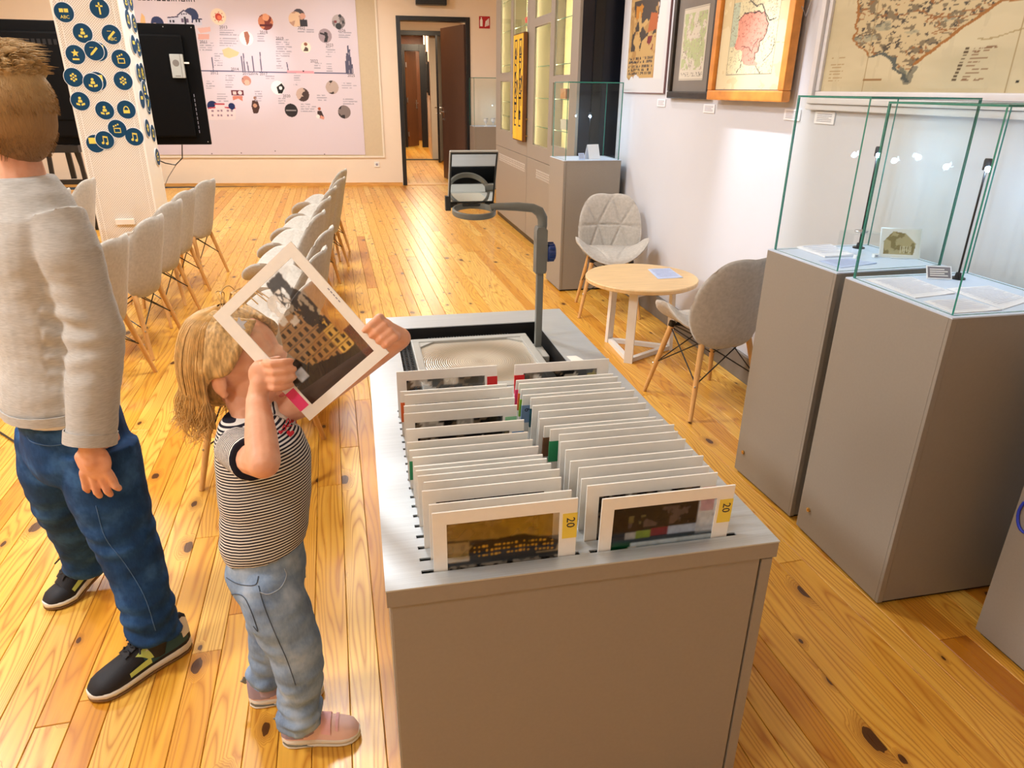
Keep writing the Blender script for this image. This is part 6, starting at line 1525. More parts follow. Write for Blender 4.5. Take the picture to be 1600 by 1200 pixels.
def shoe(root, toe, heel, lift_heel, L, kind, side, org):
    """shoe parts in root space; heel and toe are floor points; side = +1 when the lateral face is on the shoe's right"""
    d = Vector((toe[0]-heel[0], toe[1]-heel[1], 0)).normalized(); rt = d.cross(Vector((0, 0, 1)))
    pitch = lift_heel
    def W(x, y, z):          # x 0 heel..1 toe (of L), y right, z up
        X = x*L; zz = z
        if pitch:            # pivot about the ball
            dx = X-0.72*L
            if dx < 0: c, s_ = math.cos(pitch), math.sin(pitch); X, zz = 0.72*L+dx*c+zz*s_*0.0+zz*s_, -dx*s_+zz*c
        o = Vector((toe[0], toe[1], 0))-d*L
        return o+d*X+rt*y+Vector((0, 0, zz))-org
    st = [0.0, 0.03, 0.08, 0.18, 0.32, 0.46, 0.60, 0.72, 0.82, 0.90, 0.96, 0.99, 1.0]
    hw = [0.05, 0.085, 0.115, 0.130, 0.128, 0.132, 0.150, 0.165, 0.165, 0.145, 0.10, 0.06, 0.03]
    spring = lambda x: 0.10*L*max(0, x-0.75)**2*3+0.05*L*max(0, 0.08-x)*2
    th = lambda x: L*(0.150-0.055*x) if kind == 'boy' else L*(0.175-0.055*x)
    def ring(x, w_, zb, zt, n=16):
        out = []
        for k in range(n):
            a = 2*math.pi*k/n; ca, sa = math.cos(a), math.sin(a); out.append(W(x, w_*math.copysign(abs(ca)**0.5, ca), (zb+zt)/2+(zt-zb)/2*math.copysign(abs(sa)**0.5, sa)))
        return out
    so = MB(); so.rings([ring(x, h*L*1.06, spring(x)+0.008, spring(x)+th(x)) for x, h in zip(st, hw)]); fix_normals(so.build('sole', 'shoe_white', root, smooth=60))
    ou = MB(); ou.rings([ring(x, h*L*1.04, spring(x), spring(x)+0.0095+0.0015*math.sin(x*60)) for x, h in zip(st, hw)]); fix_normals(ou.build('outsole', 'shoe_gum' if kind == 'boy' else 'shoe_white', root, smooth=60))
    hgt = lambda x: L*np.interp(x, [0, 0.05, 0.15, 0.35, 0.5, 0.65, 0.8, 0.92, 1.0], ([0.40, 0.46, 0.43, 0.40, 0.36, 0.29, 0.23, 0.19, 0.10] if kind == 'boy' else [0.44, 0.50, 0.48, 0.45, 0.42, 0.37, 0.31, 0.26, 0.12]))
    wf = lambda x: L*np.interp(x, st, hw)
    def up(x, a):            # a 0 = right rim of the sole, pi = left rim, over the top
        ca, sa = math.cos(a), math.sin(a); z0 = spring(x)+th(x)*0.7; top = hgt(x)
        nar = 1.0-0.42*np.interp(x, [0, 0.3, 0.55, 0.8, 1], [1, 1, 0.55, 0.15, 0])*max(0, sa)**1.5
        return W(x, wf(x)*nar*math.copysign(abs(ca)**0.8, ca), z0+(top-z0)*max(0, sa)**0.75)
    u_ = MB(); rings = []
    for x in [0.0, 0.015, 0.04, 0.08, 0.15, 0.22, 0.3, 0.38, 0.46, 0.54, 0.62, 0.70, 0.78, 0.86, 0.92, 0.96, 0.985, 0.998]:
        rings.append([up(x, math.pi*k/16) for k in range(17)]+[up(x, math.pi)*(1-k/4)+up(x, 0)*(k/4) for k in (1, 2, 3)])
    u_.rings(rings); uo = fix_normals(u_.build('upper', 'shoe_black' if kind == 'boy' else 'pink_shoe', root, smooth=60))
    def patch(name, mat, fn, off=0.0022, nu=14, nv=6):
        P = np.zeros((nv, nu, 3)); cen = W(0.5, 0, L*0.12)
        for j in range(nv):
            for i in range(nu):
                x, a = fn(i/(nu-1), j/(nv-1)); p = up(x, a); e1 = up(min(1, x+0.01), a)-p; e2 = up(x, a+0.02)-p; nn = e1.cross(e2)
                if nn.length < 1e-9: nn = p-cen
                nn.normalize(); nn = nn if nn.dot(p-cen) > 0 else -nn
                q = p+nn*off; P[j, i] = (q.x, q.y, q.z)
        o = grid_mesh(name, P, mat, uo); return o
    S_ = (lambda a: a) if side > 0 else (lambda a: math.pi-a)
    if kind == 'boy':
        for flip in (0, 1):
            A = (lambda a: a) if flip == 0 else (lambda a: math.pi-a)
            patch('side_stripe', 'shoe_teal', lambda i, j: (0.05+0.45*i, A(0.12+0.85*j*(1-0.30*i))))
            patch('side_stripe', 'shoe_lime', lambda i, j: (0.36+0.10*j+0.10*i*j, A(0.22+0.75*i*(1-j*0.3)+0.1*j)), 0.004, 10, 8)
            patch('side_stripe', 'shoe_lime', lambda i, j: (0.44+0.22*i, A(0.14+0.20*j+0.18*i*0.3)), 0.004, 10, 5)
            patch('side_stripe', 'shoe_white', lambda i, j: (0.06+0.40*i, A(0.42+0.05*j+0.25*i)), 0.0042, 14, 3)
            patch('heel_patch', 'shoe_white', lambda i, j: (0.012+0.09*i, A(0.25+0.75*j)), 0.003, 8, 6)
        patch('tongue', 'shoe_black', lambda i, j: (0.30+0.34*i, 1.2+0.74*j), 0.006, 10, 7)
        lm = MB()
        for k in range(5):
            x = 0.38+0.055*k; lm.tube([up(x+0.015*math.sin(q*9+k), 1.05+q*1.04)+Vector((0, 0, 0.009)) for q in np.linspace(0, 1, 7)], 0.0026, 6)
        c = up(0.40, 1.5)+Vector((0, 0, 0.012))
        for sg in (-1, 1):
            lp = [c+(rt*sg*0.012*k+Vector((0, 0, 0.012*math.sin(k*0.9)))+d*0.012*math.sin(k*1.7)) for k in range(5)]; lm.tube(lp, 0.0026, 6)
            lm.tube([c, c+rt*sg*0.02-Vector((0, 0, 0.006))+d*0.02, c+rt*sg*0.04-Vector((0, 0, 0.03))+d*0.035], 0.0024, 6)
        lm.build('laces', 'shoe_black', uo, smooth=True)
    else:
        patch('strap', 'strap_pink', lambda i, j: (0.52+0.12*j, 0.35+2.45*i), 0.0045, 18, 5); patch('strap', 'strap_pink', lambda i, j: (0.70+0.035*j, 0.6+1.95*i), 0.003, 18, 3)
        for flip in (0, 1):
            A = (lambda a: a) if flip == 0 else (lambda a: math.pi-a)
            patch('heel_panel', 'shoe_mauve', lambda i, j: (0.01+0.28*i, A(0.1+1.1*j*(1-0.4*i))), 0.002)
        hp = MB(); hp.rings([ring(x, h*L*1.075, spring(x)+0.006, spring(x)+th(x)*(0.95-2.0*x)) for x, h in ((0.004, 0.052), (0.03, 0.085), (0.08, 0.115), (0.18, 0.130), (0.30, 0.128), (0.40, 0.130))]); fix_normals(hp.build('heel_wedge', 'shoe_grey', root, smooth=60))
        tb = MB(); tb.tube([up(0.02, 1.5), up(0.0, 1.5)+Vector((0, 0, 0.008))-d*0.006, up(0.0, 1.5)+Vector((0, 0, 0.002))-d*0.011, up(0.0, 1.5)-Vector((0, 0, 0.008))], [(0.006, 0.0018)]*4, 8); tb.build('pull_tab', 'shoe_grey', uo)

# ------------------------------------------------------------------ held slide (pose solved in the room)
K_ = 0.917
HU = Vector((0.604, -0.286, -0.740)); HV = Vector((-0.733, 0.152, -0.657)); HV = (HV-HU*HV.dot(HU)).normalized(); HN = HU.cross(HV)    # HU long edge downwards-right, HV towards lower left, HN away from the camera?
if HN.y > 0: HNc = -HN
else: HNc = HN
HC = CAM+Vector((-0.135, 1.452, -0.477))*K_
HS, HL = 0.24*K_, 0.30*K_
sc_ = HS/FWD
# frame local: x right = HV (lower left), z up = +HU (label end up), y = x cross z ... front faces -y
hf = slide_frame((0, 0, 0), 0, 'H', 'white framed transparency of a building, held up by the small girl', 'tab_pink', 1, None, (170, 200), 1.0, 'white slide frames in the cabinet')
X_ = HV; Z_ = HU; Y_ = Z_.cross(X_)                          # right-handed: x × y = z
T_ = Matrix(((X_.x, Y_.x, Z_.x, 0), (X_.y, Y_.y, Z_.y, 0), (X_.z, Y_.z, Z_.z, 0), (0, 0, 0, 1)))
org_ = HC-Z_*(FHT*sc_/2)
hf.matrix_world = Matrix.Translation(org_) @ T_ @ Matrix.Scale(sc_, 4)
def hp(a, b, off=0.0):       # point on the held frame: a 0..1 along HU from the top corner, b 0..1 along HV from the upper-right edge
    return HC+HU*HL*(a-0.5)+HV*HS*(b-0.5)+HNc*off

# ------------------------------------------------------------------ girl
G0 = Vector((-0.24, 1.41, 0))
girl = thing('person', G0, 'small child in striped top and light jeans, holding up a framed transparency', 'person')
X3, Y3, Z3 = V3(1, 0, 0), V3(0, 1, 0), V3(0, 0, 1)
gh = atd(376, 566, 1.545); gf = V3(0.93, -0.36, -0.02).normalized(); gl = Z3.cross(gf).normalized(); gu = gf.cross(gl)
sh_r, sh_l = V3(-0.285, 1.372, 0.80), V3(-0.262, 1.525, 0.80)
el_r = atd(412, 722, 1.205); wr_r0 = hp(0.60, 1.10, 0.022)
GB = MB(); g = lambda v: Vector(v)-G0
Rg = head_shape(GB, g(gh), gf, gl, gu, 1.06)
limb(GB, [g((-0.268, 1.448, 0.80)), g((-0.266, 1.462, 0.85)), g(gh)+V3(-0.02, 0, -0.05)], [0.036, 0.033, 0.034])
loft_shape(GB, [(g((-0.268, 1.425, 0.41)), X3, Y3, 0.05, 0.06), (g((-0.264, 1.427, 0.50)), X3, Y3, 0.06, 0.06), (g((-0.258, 1.43, 0.58)), X3, Y3, 0.07, 0.066), (g((-0.262, 1.435, 0.68)), X3, Y3, 0.062, 0.066), (g((-0.27, 1.445, 0.77)), X3, Y3, 0.05, 0.070), (g((-0.27, 1.448, 0.82)), X3, Y3, 0.03, 0.045)])
# right arm
dR = ((hp(0.5, 0.0)-hp(0.5, 1.0)).normalized()+HU*0.75).normalized()              # fingers point across the film
sR = (HU-dR*HU.dot(dR)).normalized(); sR = sR if sR.z < 0 else -sR
palm = hp(0.545, 0.99, 0.020)
wr_r = palm+sR*0.045-dR*0.016+HNc*0.006
limb(GB, [g(sh_r), g(sh_r*0.5+el_r*0.5), g(el_r)], [0.034, 0.032, 0.031]); limb(GB, [g(el_r), g(el_r*0.6+wr_r*0.4), g(wr_r)], [0.031, 0.030, 0.0215])
Rp = Matrix((dR, sR, HNc)).transposed()
GB.ell(g(palm-dR*0.004), (0.026, 0.030, 0.0125), 16, 10, Rp); limb(GB, [g(wr_r), g(palm+sR*0.01-dR*0.006)], [0.0205, 0.019])
for k, (ln, off) in enumerate(((0.047, -0.026), (0.051, -0.0095), (0.048, 0.007), (0.040, 0.022))):
    b0 = palm+dR*0.012+sR*off+HNc*0.003; kn = b0+dR*ln*0.36+HNc*0.0085; md = b0+dR*ln*0.72+HNc*0.002; tp = b0+dR*ln*0.98-HNc*0.010
    limb(GB, [g(b0), g(kn), g(md), g(tp)], [0.0090, 0.0086, 0.0078, 0.0064], 10)
tb0 = palm-sR*0.02-dR*0.01-HNc*0.004; limb(GB, [g(tb0), g(tb0-HNc*0.020+dR*0.008), g(tb0-HNc*0.032+dR*0.030-sR*0.004)], [0.010, 0.009, 0.0072], 10)
# left arm behind the film
pl_ = hp(0.86, -0.10, -0.014); el_l = V3(-0.13, 1.475, 0.86)
wl = pl_-HV*0.0-HU*-0.03-HNc*0.03
limb(GB, [g(sh_l), g(sh_l*0.5+el_l*0.5), g(el_l)], [0.034, 0.032, 0.030]); limb(GB, [g(el_l), g(el_l*0.5+wl*0.5), g(wl)], [0.030, 0.027, 0.021])
Rl = Matrix((HV, HU, HNc)).transposed(); GB.ell(g(pl_), (0.018, 0.028, 0.016), 16, 10, Rl); limb(GB, [g(wl), g(pl_)], [0.020, 0.017])
for k, off in enumerate((-0.024, -0.008, 0.008, 0.022)):
    b0 = pl_+HU*off-HV*0.006; limb(GB, [g(b0), g(b0+HNc*0.022-HV*0.004), g(b0+HNc*0.030+HV*0.014), g(b0+HNc*0.024+HV*(0.032-0.003*k))], [0.0092, 0.0088, 0.0082, 0.0066], 10)
# legs inside the jeans
for hip, kn, an in (((-0.262, 1.365, 0.47), (-0.212, 1.352, 0.275), (-0.222, 1.342, 0.05)), ((-0.272, 1.480, 0.47), (-0.285, 1.482, 0.275), (-0.318, 1.486, 0.05))):
    hip = (hip[0], hip[1]+(0.02 if hip[1] < 1.42 else -0.02), 0.42); limb(GB, [g(hip), g(kn), g(an)], [0.045, 0.036, 0.026])
body = remesh('body', GB, 0.0032, 3, 'skin_light', girl)
face_parts(girl, gh, Rg, 1.06, G0)
# nails
m = MB()
for k, (ln, off) in enumerate(((0.047, -0.026), (0.051, -0.0095), (0.048, 0.007), (0.040, 0.022))):
    tp = palm+dR*(0.012+ln*1.0)+sR*off-HNc*0.0035; m.ell(g(tp), (0.004, 0.0042, 0.0016), 10, 6, Matrix((((dR-HNc*0.8).normalized()), sR, (HNc+dR*0.8).normalized())).transposed())
m.build('fingernails', 'lip', body, smooth=True)
# striped top
def sdist(co, a, b):
    a, b = np.array(a), np.array(b); d = b-a; t = np.clip(((co-a) @ d)/(d @ d), 0, 1); return np.linalg.norm(co-a-t[:, None]*d, axis=1), t*np.linalg.norm(d)
SG = MB(); tilt = V3(0.985, 0, 0.17).normalized()
loft_shape(SG, [(g((-0.262, 1.425, 0.535)), tilt, Y3, 0.096, 0.088), (g((-0.258, 1.425, 0.56)), tilt, Y3, 0.099, 0.089), (g((-0.250, 1.428, 0.62)), tilt, Y3, 0.101, 0.087), (g((-0.244, 1.43, 0.69)), X3, Y3, 0.100, 0.083), (g((-0.240, 1.436, 0.755)), X3, Y3, 0.100, 0.086), (g((-0.244, 1.442, 0.80)), X3, Y3, 0.092, 0.084), (g((-0.255, 1.448, 0.836)), X3, Y3, 0.068, 0.062), (g((-0.264, 1.452, 0.850)), X3, Y3, 0.046, 0.046)])
sR0, sR1 = g(sh_r)+V3(0.004, 0.012, 0.004), g(sh_r+(el_r-sh_r)*0.66); sL0, sL1 = g(sh_l)+V3(0, -0.012, 0.004), g(sh_l+(el_l-sh_l)*0.55)
sB = sR0*0.30+sR1*0.70; SG.tube([sR0, sR0*0.5+sR1*0.5, sR1, sR1+(sR1-sR0)*0.002, sB], [0.045, 0.045, 0.043, 0.0375, 0.034], 24); sB = sL0*0.30+sL1*0.70; SG.tube([sL0, sL0*0.5+sL1*0.5, sL1, sL1+(sL1-sL0)*0.002, sB], [0.043, 0.045, 0.047, 0.039, 0.035], 24)
def top_fn(me, co, no):
    fold = pnoise(co, (9, 9, 26))*0.004+pnoise(co, (22, 22, 12), 5)*0.0022
    low = np.clip((0.70-co[:, 2])/0.2, 0, 1); co2 = co+no*(fold*(0.5+low))[:, None]
    dr, ar = sdist(co, sR0, sR1); dl, al = sdist(co, sL0, sL1)
    sl = (dr < 0.053) & (ar > 0.012); sl2 = (dl < 0.053) & (al > 0.012)
    st = co[:, 2]-0.13*co[:, 0]+0.004*pnoise(co, (7, 7, 7), 9); st = np.where(sl, (ar-np.linalg.norm(np.array(sR1-sR0)))*0.55+0.0068*0.30, np.where(sl2, al-np.linalg.norm(np.array(sL1-sL0))+0.0068*0.75, st))  # right sleeve's cut end lands on a dark stripe, standing for shade inside
    at = me.attributes.new('stripe', 'FLOAT', 'POINT'); at.data.foreach_set('value', st.astype(np.float32)); return co2
top = remesh('striped_top', SG, 0.0042, 4, 'striped_jersey', girl, top_fn)
# embroidered hearts and script on the chest, laid on the cloth by ray
_bvh = {}
def px_on(o, px, py, base):
    if o.name not in _bvh:
        bm = bmesh.new(); bm.from_mesh(o.data); _bvh[o.name] = BVHTree.FromBMesh(bm); bm.free()
    loc, nor, _, _ = _bvh[o.name].ray_cast(CAM-base, ray(px, py)); return loc, nor
m = MB()
def heart(cx, cy, r):
    P = []
    for k in range(20):
        a = 2*math.pi*k/20; x = 16*math.sin(a)**3; y = 13*math.cos(a)-5*math.cos(2*a)-2*math.cos(3*a)-math.cos(4*a); P.append((cx+x*r/17, cy-y*r/17))
    ctr, nn = px_on(top, cx, cy, G0)
    if ctr is None: return
    V = [ctr+nn*0.003]
    for q in P:
        l_, n_ = px_on(top, *q, G0)
        if l_ is None: return
        V.append(l_+n_*0.0022)
    m.add(V, [(0, 1+k, 1+(k+1) % 20) for k in range(20)])
heart(453, 678, 6.5); heart(438, 676, 4); heart(450, 667, 0.1)
def script(P):
    L_ = []
    for q in curve_pts([(x, y, 0) for x, y in P], 4):
        l_, n_ = px_on(top, q.x, q.y, G0)
        if l_ is None: return
        L_.append(l_+n_*0.002)
    m.tube(L_, 0.0012, 5)
script([(446, 662), (449, 655), (452, 661), (448, 667), (455, 666)]); script([(453, 662), (457, 650), (456, 661), (460, 654), (462, 662)]); script([(441, 670), (444, 664), (446, 672), (441, 674)]); script([(459, 656), (463, 648), (464, 658)])
if m.v: m.build('embroidery', 'thread_red', top)
# light jeans
JG = MB(); ju = V3(0.99, 0, 0.12).normalized()
loft_shape(JG, [(g((-0.262, 1.425, 0.575)), ju, Y3, 0.083, 0.080), (g((-0.263, 1.424, 0.52)), ju, Y3, 0.086, 0.085), (g((-0.266, 1.422, 0.47)), X3, Y3, 0.089, 0.094), (g((-0.262, 1.420, 0.43)), X3, Y3, 0.082, 0.096)])
def leg(m, P, R_): m.tube([g(p) for p in P], R_, 22)
leg(JG, [(-0.266, 1.400, 0.53), (-0.262, 1.382, 0.47), (-0.246, 1.368, 0.40), (-0.216, 1.352, 0.29), (-0.212, 1.346, 0.22), (-0.222, 1.342, 0.14), (-0.226, 1.341, 0.068)], [0.045, 0.070, 0.073, 0.061, 0.056, 0.050, 0.053])
leg(JG, [(-0.270, 1.445, 0.53), (-0.272, 1.464, 0.47), (-0.278, 1.476, 0.40), (-0.286, 1.482, 0.28), (-0.30, 1.484, 0.18), (-0.316, 1.486, 0.10), (-0.318, 1.486, 0.068)], [0.045, 0.068, 0.070, 0.057, 0.050, 0.046, 0.048])
def jean_fn(me, co, no):
    f = pnoise(co, (12, 12, 26))*0.008+pnoise(co, (30, 30, 44), 3)*0.004; low = np.clip((0.40-co[:, 2])/0.25, 0.45, 1.4)
    zz = np.sin(co[:, 2]*150+pnoise(co, (8, 8, 8))*4)*0.0022*np.clip((0.22-co[:, 2])/0.1, 0, 1); return co+no*(f*low+zz)[:, None]
jeans = remesh('jeans', JG, 0.005, 3, 'denim_light', girl, jean_fn)
def seam(o, P, r, mat, name, base, off=0.001):
    L_ = []
    for q in curve_pts([(x, y, 0) for x, y in P], 5):
        l_, n_ = px_on(o, q.x, q.y, base)
        if l_ is not None: L_.append(l_+n_*off)
    if len(L_) > 2: mm = MB(); mm.tube(L_, r, 5); mm.build(name, mat, o)
plain('stitch', (70, 84, 104), 0.8, var=0.1); plain('stitch_light', (176, 190, 204), 0.8, var=0.1)
seam(jeans, [(404, 915), (412, 945), (430, 990), (448, 1030), (462, 1070)], 0.0010, 'stitch', 'seam', G0)
seam(jeans, [(406, 925), (420, 928), (438, 918), (447, 900), (444, 888)], 0.0010, 'stitch_light', 'pocket_seam', G0); seam(jeans, [(358, 928), (378, 930), (390, 948), (403, 985), (396, 978)], 0.0010, 'stitch', 'pocket_seam', G0); seam(jeans, [(350, 900), (372, 912), (398, 914), (404, 900)], 0.0010, 'stitch', 'yoke_seam', G0)
l_, n_ = px_on(jeans, 350, 884, G0)
if l_ is not None:
    m = MB(); m.box(l_, (0.034, 0.004, 0.022), n_.to_track_quat('Y', 'Z').to_matrix()); m.build('waist_patch', 'leather_patch', jeans)
# hair: cap and locks
HB = MB()
def hl(c): return g(gh)+Rg @ (Vector(c)*1.06)
HB.ell(hl((-0.028, 0, 0.034)), (0.086*1.06, 0.081*1.06, 0.084*1.06), 24, 16, Rg)
HB.ell(hl((-0.052, 0, -0.030)), (0.058, 0.070, 0.074), 20, 14, Rg)
rl_ = random.Random(5)
for k in range(140):
    q = (0, 3, 1, 4, 2, 4, 4)[k % 7]
    if q < 3: a = rl_.uniform(0.60*math.pi, 1.40*math.pi)
    elif q == 3: a = math.pi+rl_.uniform(0.40, 0.50)*math.pi*rl_.choice((-1, 1))
    else: a = rl_.uniform(0.30*math.pi, 0.5*math.pi)*rl_.choice((-1, 1))
    ca, sa = math.cos(a), math.sin(a); ln = rl_.uniform(0.090, 0.130)
    P = [hl((-0.018+0.02*ca, 0.02*sa, 0.114)), hl((-0.018+0.073*ca, 0.063*sa, 0.086)), hl((-0.018+0.100*ca, 0.086*sa, 0.025))]
    if q < 3: P += [hl((-0.020+0.101*ca, 0.086*sa, -0.04)), hl((-0.022+0.096*ca, 0.083*sa, -ln*0.8)), hl((-0.022+0.088*ca+rl_.uniform(-0.028, 0.008), 0.078*sa+rl_.uniform(-0.01, 0.01), -ln-0.012))]
    elif q == 3: P += [hl((-0.036, 0.086*sa, -0.005)), hl((-0.048+rl_.uniform(-0.01, 0.01), 0.080*sa, -0.05)), hl((-0.046+rl_.uniform(-0.02, 0.02), 0.070*sa, -ln))]
    else:
        sg = 1 if sa > 0 else -1; h0 = rl_.uniform(0, 1); j = lambda v=0.006: rl_.uniform(-v, v)
        P = [hl((0.050-0.05*h0, sg*(0.012+0.03*h0), 0.098+0.012*h0)), hl((0.046-0.05*h0+j(), sg*0.066, 0.058+0.03*h0)), hl((0.020-0.03*h0+j(), sg*0.082, 0.012+0.03*h0)), hl((-0.022+j(), sg*0.085, 0.000+0.004*h0)), hl((-0.048+j(), sg*0.079, -0.042)), hl((-0.046+j(0.02), sg*0.070, -ln))]
    HB.tube(curve_pts(P, 3), list(np.interp(np.linspace(0, 1, 16), [0, 0.2, 0.7, 1], [0.005, 0.0085, 0.0080, 0.0018])), 7)
hair = remesh('hair', HB, 0.0036, 1, 'hair_blond', girl)
m = MB()
for k in range(520):
    a = rl_.uniform(0.52*math.pi, 1.48*math.pi); ca, sa = math.cos(a), math.sin(a); ln = rl_.uniform(0.09, 0.150) ; w_ = rl_.uniform(0.985, 1.035)
    P = [hl((-0.018+0.015*ca, 0.015*sa, 0.120)), hl((-0.018+0.078*w_*ca, 0.068*w_*sa, 0.090)), hl((-0.018+0.107*w_*ca, 0.092*w_*sa, 0.02)), hl((-0.020+0.106*w_*ca, 0.091*w_*sa, min(0.005, -ln*0.4))), hl((-0.024+0.104*ca+rl_.uniform(-0.02, 0.01), 0.088*sa+rl_.uniform(-0.01, 0.01), -ln*0.85)), hl((-0.026+0.100*ca+rl_.uniform(-0.045, 0.015), 0.086*sa+rl_.uniform(-0.02, 0.02), -ln-0.015))]
    m.tube(curve_pts(P, 3), [0.0009]*12+[0.0008, 0.0007, 0.0006, 0.0003], 4, cap=False)
for k in range(9):
    a = rl_.uniform(0, 6.28); P = [hl((0.0+0.02*math.cos(a), -0.02+0.02*math.sin(a), 0.117)), hl((0.02*math.cos(a), -0.02, 0.150)), hl((0.02+0.04*math.cos(a), -0.03+0.03*math.sin(a), 0.163)), hl((0.04+0.05*math.cos(a), -0.03+0.04*math.sin(a), 0.145))]; m.tube(curve_pts(P, 4), 0.0013, 4, cap=False)
o = m.build('hair_strands', 'hair_blond_light', girl, smooth=True); o['kind'] = 'stuff'
m = MB(); P = []
for k in range(10): r = 0.016 if k % 2 == 0 else 0.007; P.append((r*math.sin(math.pi*k/5), r*math.cos(math.pi*k/5)))
for k in range(10): m.prism([(0, 0), P[k], P[(k+1) % 10]][::-1], 0, 0.004)
q = m.build('hair_clip', 'star_silver', girl); cpos = hl((0.045, -0.062, 0.100)); dn = (V3(0.2, -0.85, 0.6)).normalized(); q.matrix_local = Matrix.Translation(cpos+dn*0.016) @ dn.to_track_quat('Z', 'Y').to_matrix().to_4x4()
for q_ in ((-0.222, 1.342), (-0.316, 1.486)):
    m = MB(); m.tube([g((q_[0]+0.004, q_[1], 0.045)), g((q_[0], q_[1], 0.10))], [0.034, 0.030], 14); m.build('sock', 'shoe_mauve', girl, smooth=60)
shoe(girl, (-0.086, 1.332), (-0.262, 1.345), 0.0, 0.188, 'girl', 1, G0)
shoe(girl, (-0.180, 1.492), (-0.36, 1.486), 0.0, 0.188, 'girl', 1, G0)

# ------------------------------------------------------------------ boy
B0 = Vector((-0.80, 1.86, 0))
boy = thing('person', B0, 'boy in grey long-sleeved top and dark jeans walking out at the left', 'person')
b_ = lambda v: Vector(v)-B0
bf = V3(-0.86, -0.51, 0).normalized(); bl = Z3.cross(bf); bk = -bf
pel = V3(-0.775, 1.865, 0.70); chest = V3(-0.765, 1.885, 1.08); nb = V3(-0.755, 1.885, 1.275)
bh = atd(4, 180, 2.06); hf_ = V3(-0.86, 0.48, -0.03).normalized(); hl_ = Z3.cross(hf_).normalized(); hu_ = hf_.cross(hl_)
BB = MB(); Rb = head_shape(BB, b_(bh), hf_, hl_, hu_, 1.16)
limb(BB, [b_(nb)-V3(0, 0, 0.04), b_(nb)*0.5+b_(bh)*0.5-V3(0, 0, 0.01), b_(bh)+hf_*-0.02-V3(0, 0, 0.05)], [0.056, 0.050, 0.052])
loft_shape(BB, [(b_(pel), bf, bl, 0.09, 0.12), (b_(chest), bf, bl, 0.085, 0.12), (b_(nb)-V3(0, 0, 0.06), bf, bl, 0.05, 0.08)])
shl = atd(92, 345, 1.91); ell = atd(150, 520, 1.865); wrl = atd(141, 692, 1.815); shr = nb*2-shl-V3(0, 0, 0.14); shr.z = shl.z; elr = shr+bf*0.05-bl*0.05-V3(0, 0, 0.26); wrr = elr+bf*0.12-V3(0, 0, 0.22)
limb(BB, [b_(shl)-V3(-0.0, 0.0, 0.05), b_(ell), b_(wrl)], [0.036, 0.036, 0.028]); limb(BB, [b_(shr)-V3(0, 0, 0.05), b_(elr), b_(wrr)], [0.036, 0.036, 0.028])
# left hand: back of the hand to us, fingers hanging and spread
hd = (V3(-0.06, -0.05, -1)+RT*0.05).normalized(); hs = (RT-hd*RT.dot(hd)).normalized(); hn = hs.cross(hd)
pm = wrl+hd*0.048
Rh = Matrix((hd, hs, hn)).transposed(); BB.ell(b_(pm), (0.050, 0.042, 0.019), 18, 12, Rh); limb(BB, [b_(wrl), b_(pm)], [0.027, 0.026])
for off, ln, spread, z_ in ((-0.031, 0.056, -0.10, 0.0), (-0.011, 0.070, 0.0, 0.004), (0.010, 0.066, 0.10, 0.002), (0.029, 0.050, 0.24, -0.002)):
    b0 = pm+hd*0.032+hs*off; dd = (hd+hs*spread).normalized(); cv = -1 if hn.dot(FW) < 0 else 1
    limb(BB, [b_(b0), b_(b0+dd*ln*0.45-hn*0.004*(-cv)), b_(b0+dd*ln*0.8+hn*0.004*cv), b_(b0+dd*ln+hn*0.012*cv)], [0.0118, 0.0108, 0.0098, 0.0082], 10)
tb = pm-hs*0.032-hd*0.012; cv = -1 if hn.dot(FW) < 0 else 1
limb(BB, [b_(tb), b_(tb-hs*0.006+hd*0.03+hn*0.012*cv), b_(tb+hs*0.002+hd*0.058+hn*0.026*cv)], [0.013, 0.0115, 0.009], 10)
rh = wrr+V3(0, 0, -0.05); BB.ell(b_(rh), (0.03, 0.02, 0.05)); 
for k in range(4): limb(BB, [b_(rh+bf*(0.02-0.013*k)-V3(0, 0, 0.03)), b_(rh+bf*(0.022-0.013*k)-V3(0, 0, 0.085))], [0.010, 0.008], 8)
limb(BB, [b_(rh+bf*0.02), b_(rh+bf*0.045-V3(0, 0, 0.05))], [0.011, 0.009], 8)
hipL, knL, anL = V3(-0.715, 1.80, 0.66), V3(-0.668, 1.752, 0.345), V3(-0.628, 1.690, 0.085)
hipR, knR, anR = V3(-0.84, 1.925, 0.66), V3(-0.885, 1.945, 0.39), V3(-0.905, 2.035, 0.125)
limb(BB, [b_(hipL), b_(knL), b_(anL)], [0.07, 0.05, 0.026]); limb(BB, [b_(hipR), b_(knR), b_(anR)], [0.07, 0.05, 0.026])
bbody = remesh('body', BB, 0.0034, 2, 'skin_boy', boy); face_parts(boy, bh, Rb, 1.16, B0)
# long-sleeved top
TB = MB()
loft_shape(TB, [(b_((-0.786, 1.858, 0.742)), bf, bl, 0.128, 0.158), (b_((-0.784, 1.860, 0.775)), bf, bl, 0.130, 0.160), (b_((-0.770, 1.870, 0.86)), bf, bl, 0.122, 0.150), (b_((-0.768, 1.876, 1.00)), bf, bl, 0.120, 0.150), (b_((-0.765, 1.882, 1.14)), bf, bl, 0.118, 0.158), (b_((-0.760, 1.885, 1.22)), bf, bl, 0.100, 0.155), (b_((-0.757, 1.886, 1.27)), bf, bl, 0.080, 0.110), (b_((-0.756, 1.886, 1.30)), bf, bl, 0.066, 0.072)])
slv = [b_(shl)+V3(-0.02, 0.02, 0.005), b_(shl*0.7+ell*0.3), b_(shl*0.35+ell*0.65), b_(ell), b_(ell*0.6+wrl*0.4), b_(ell*0.25+wrl*0.75), b_(wrl)+V3(0, 0, -0.002)]
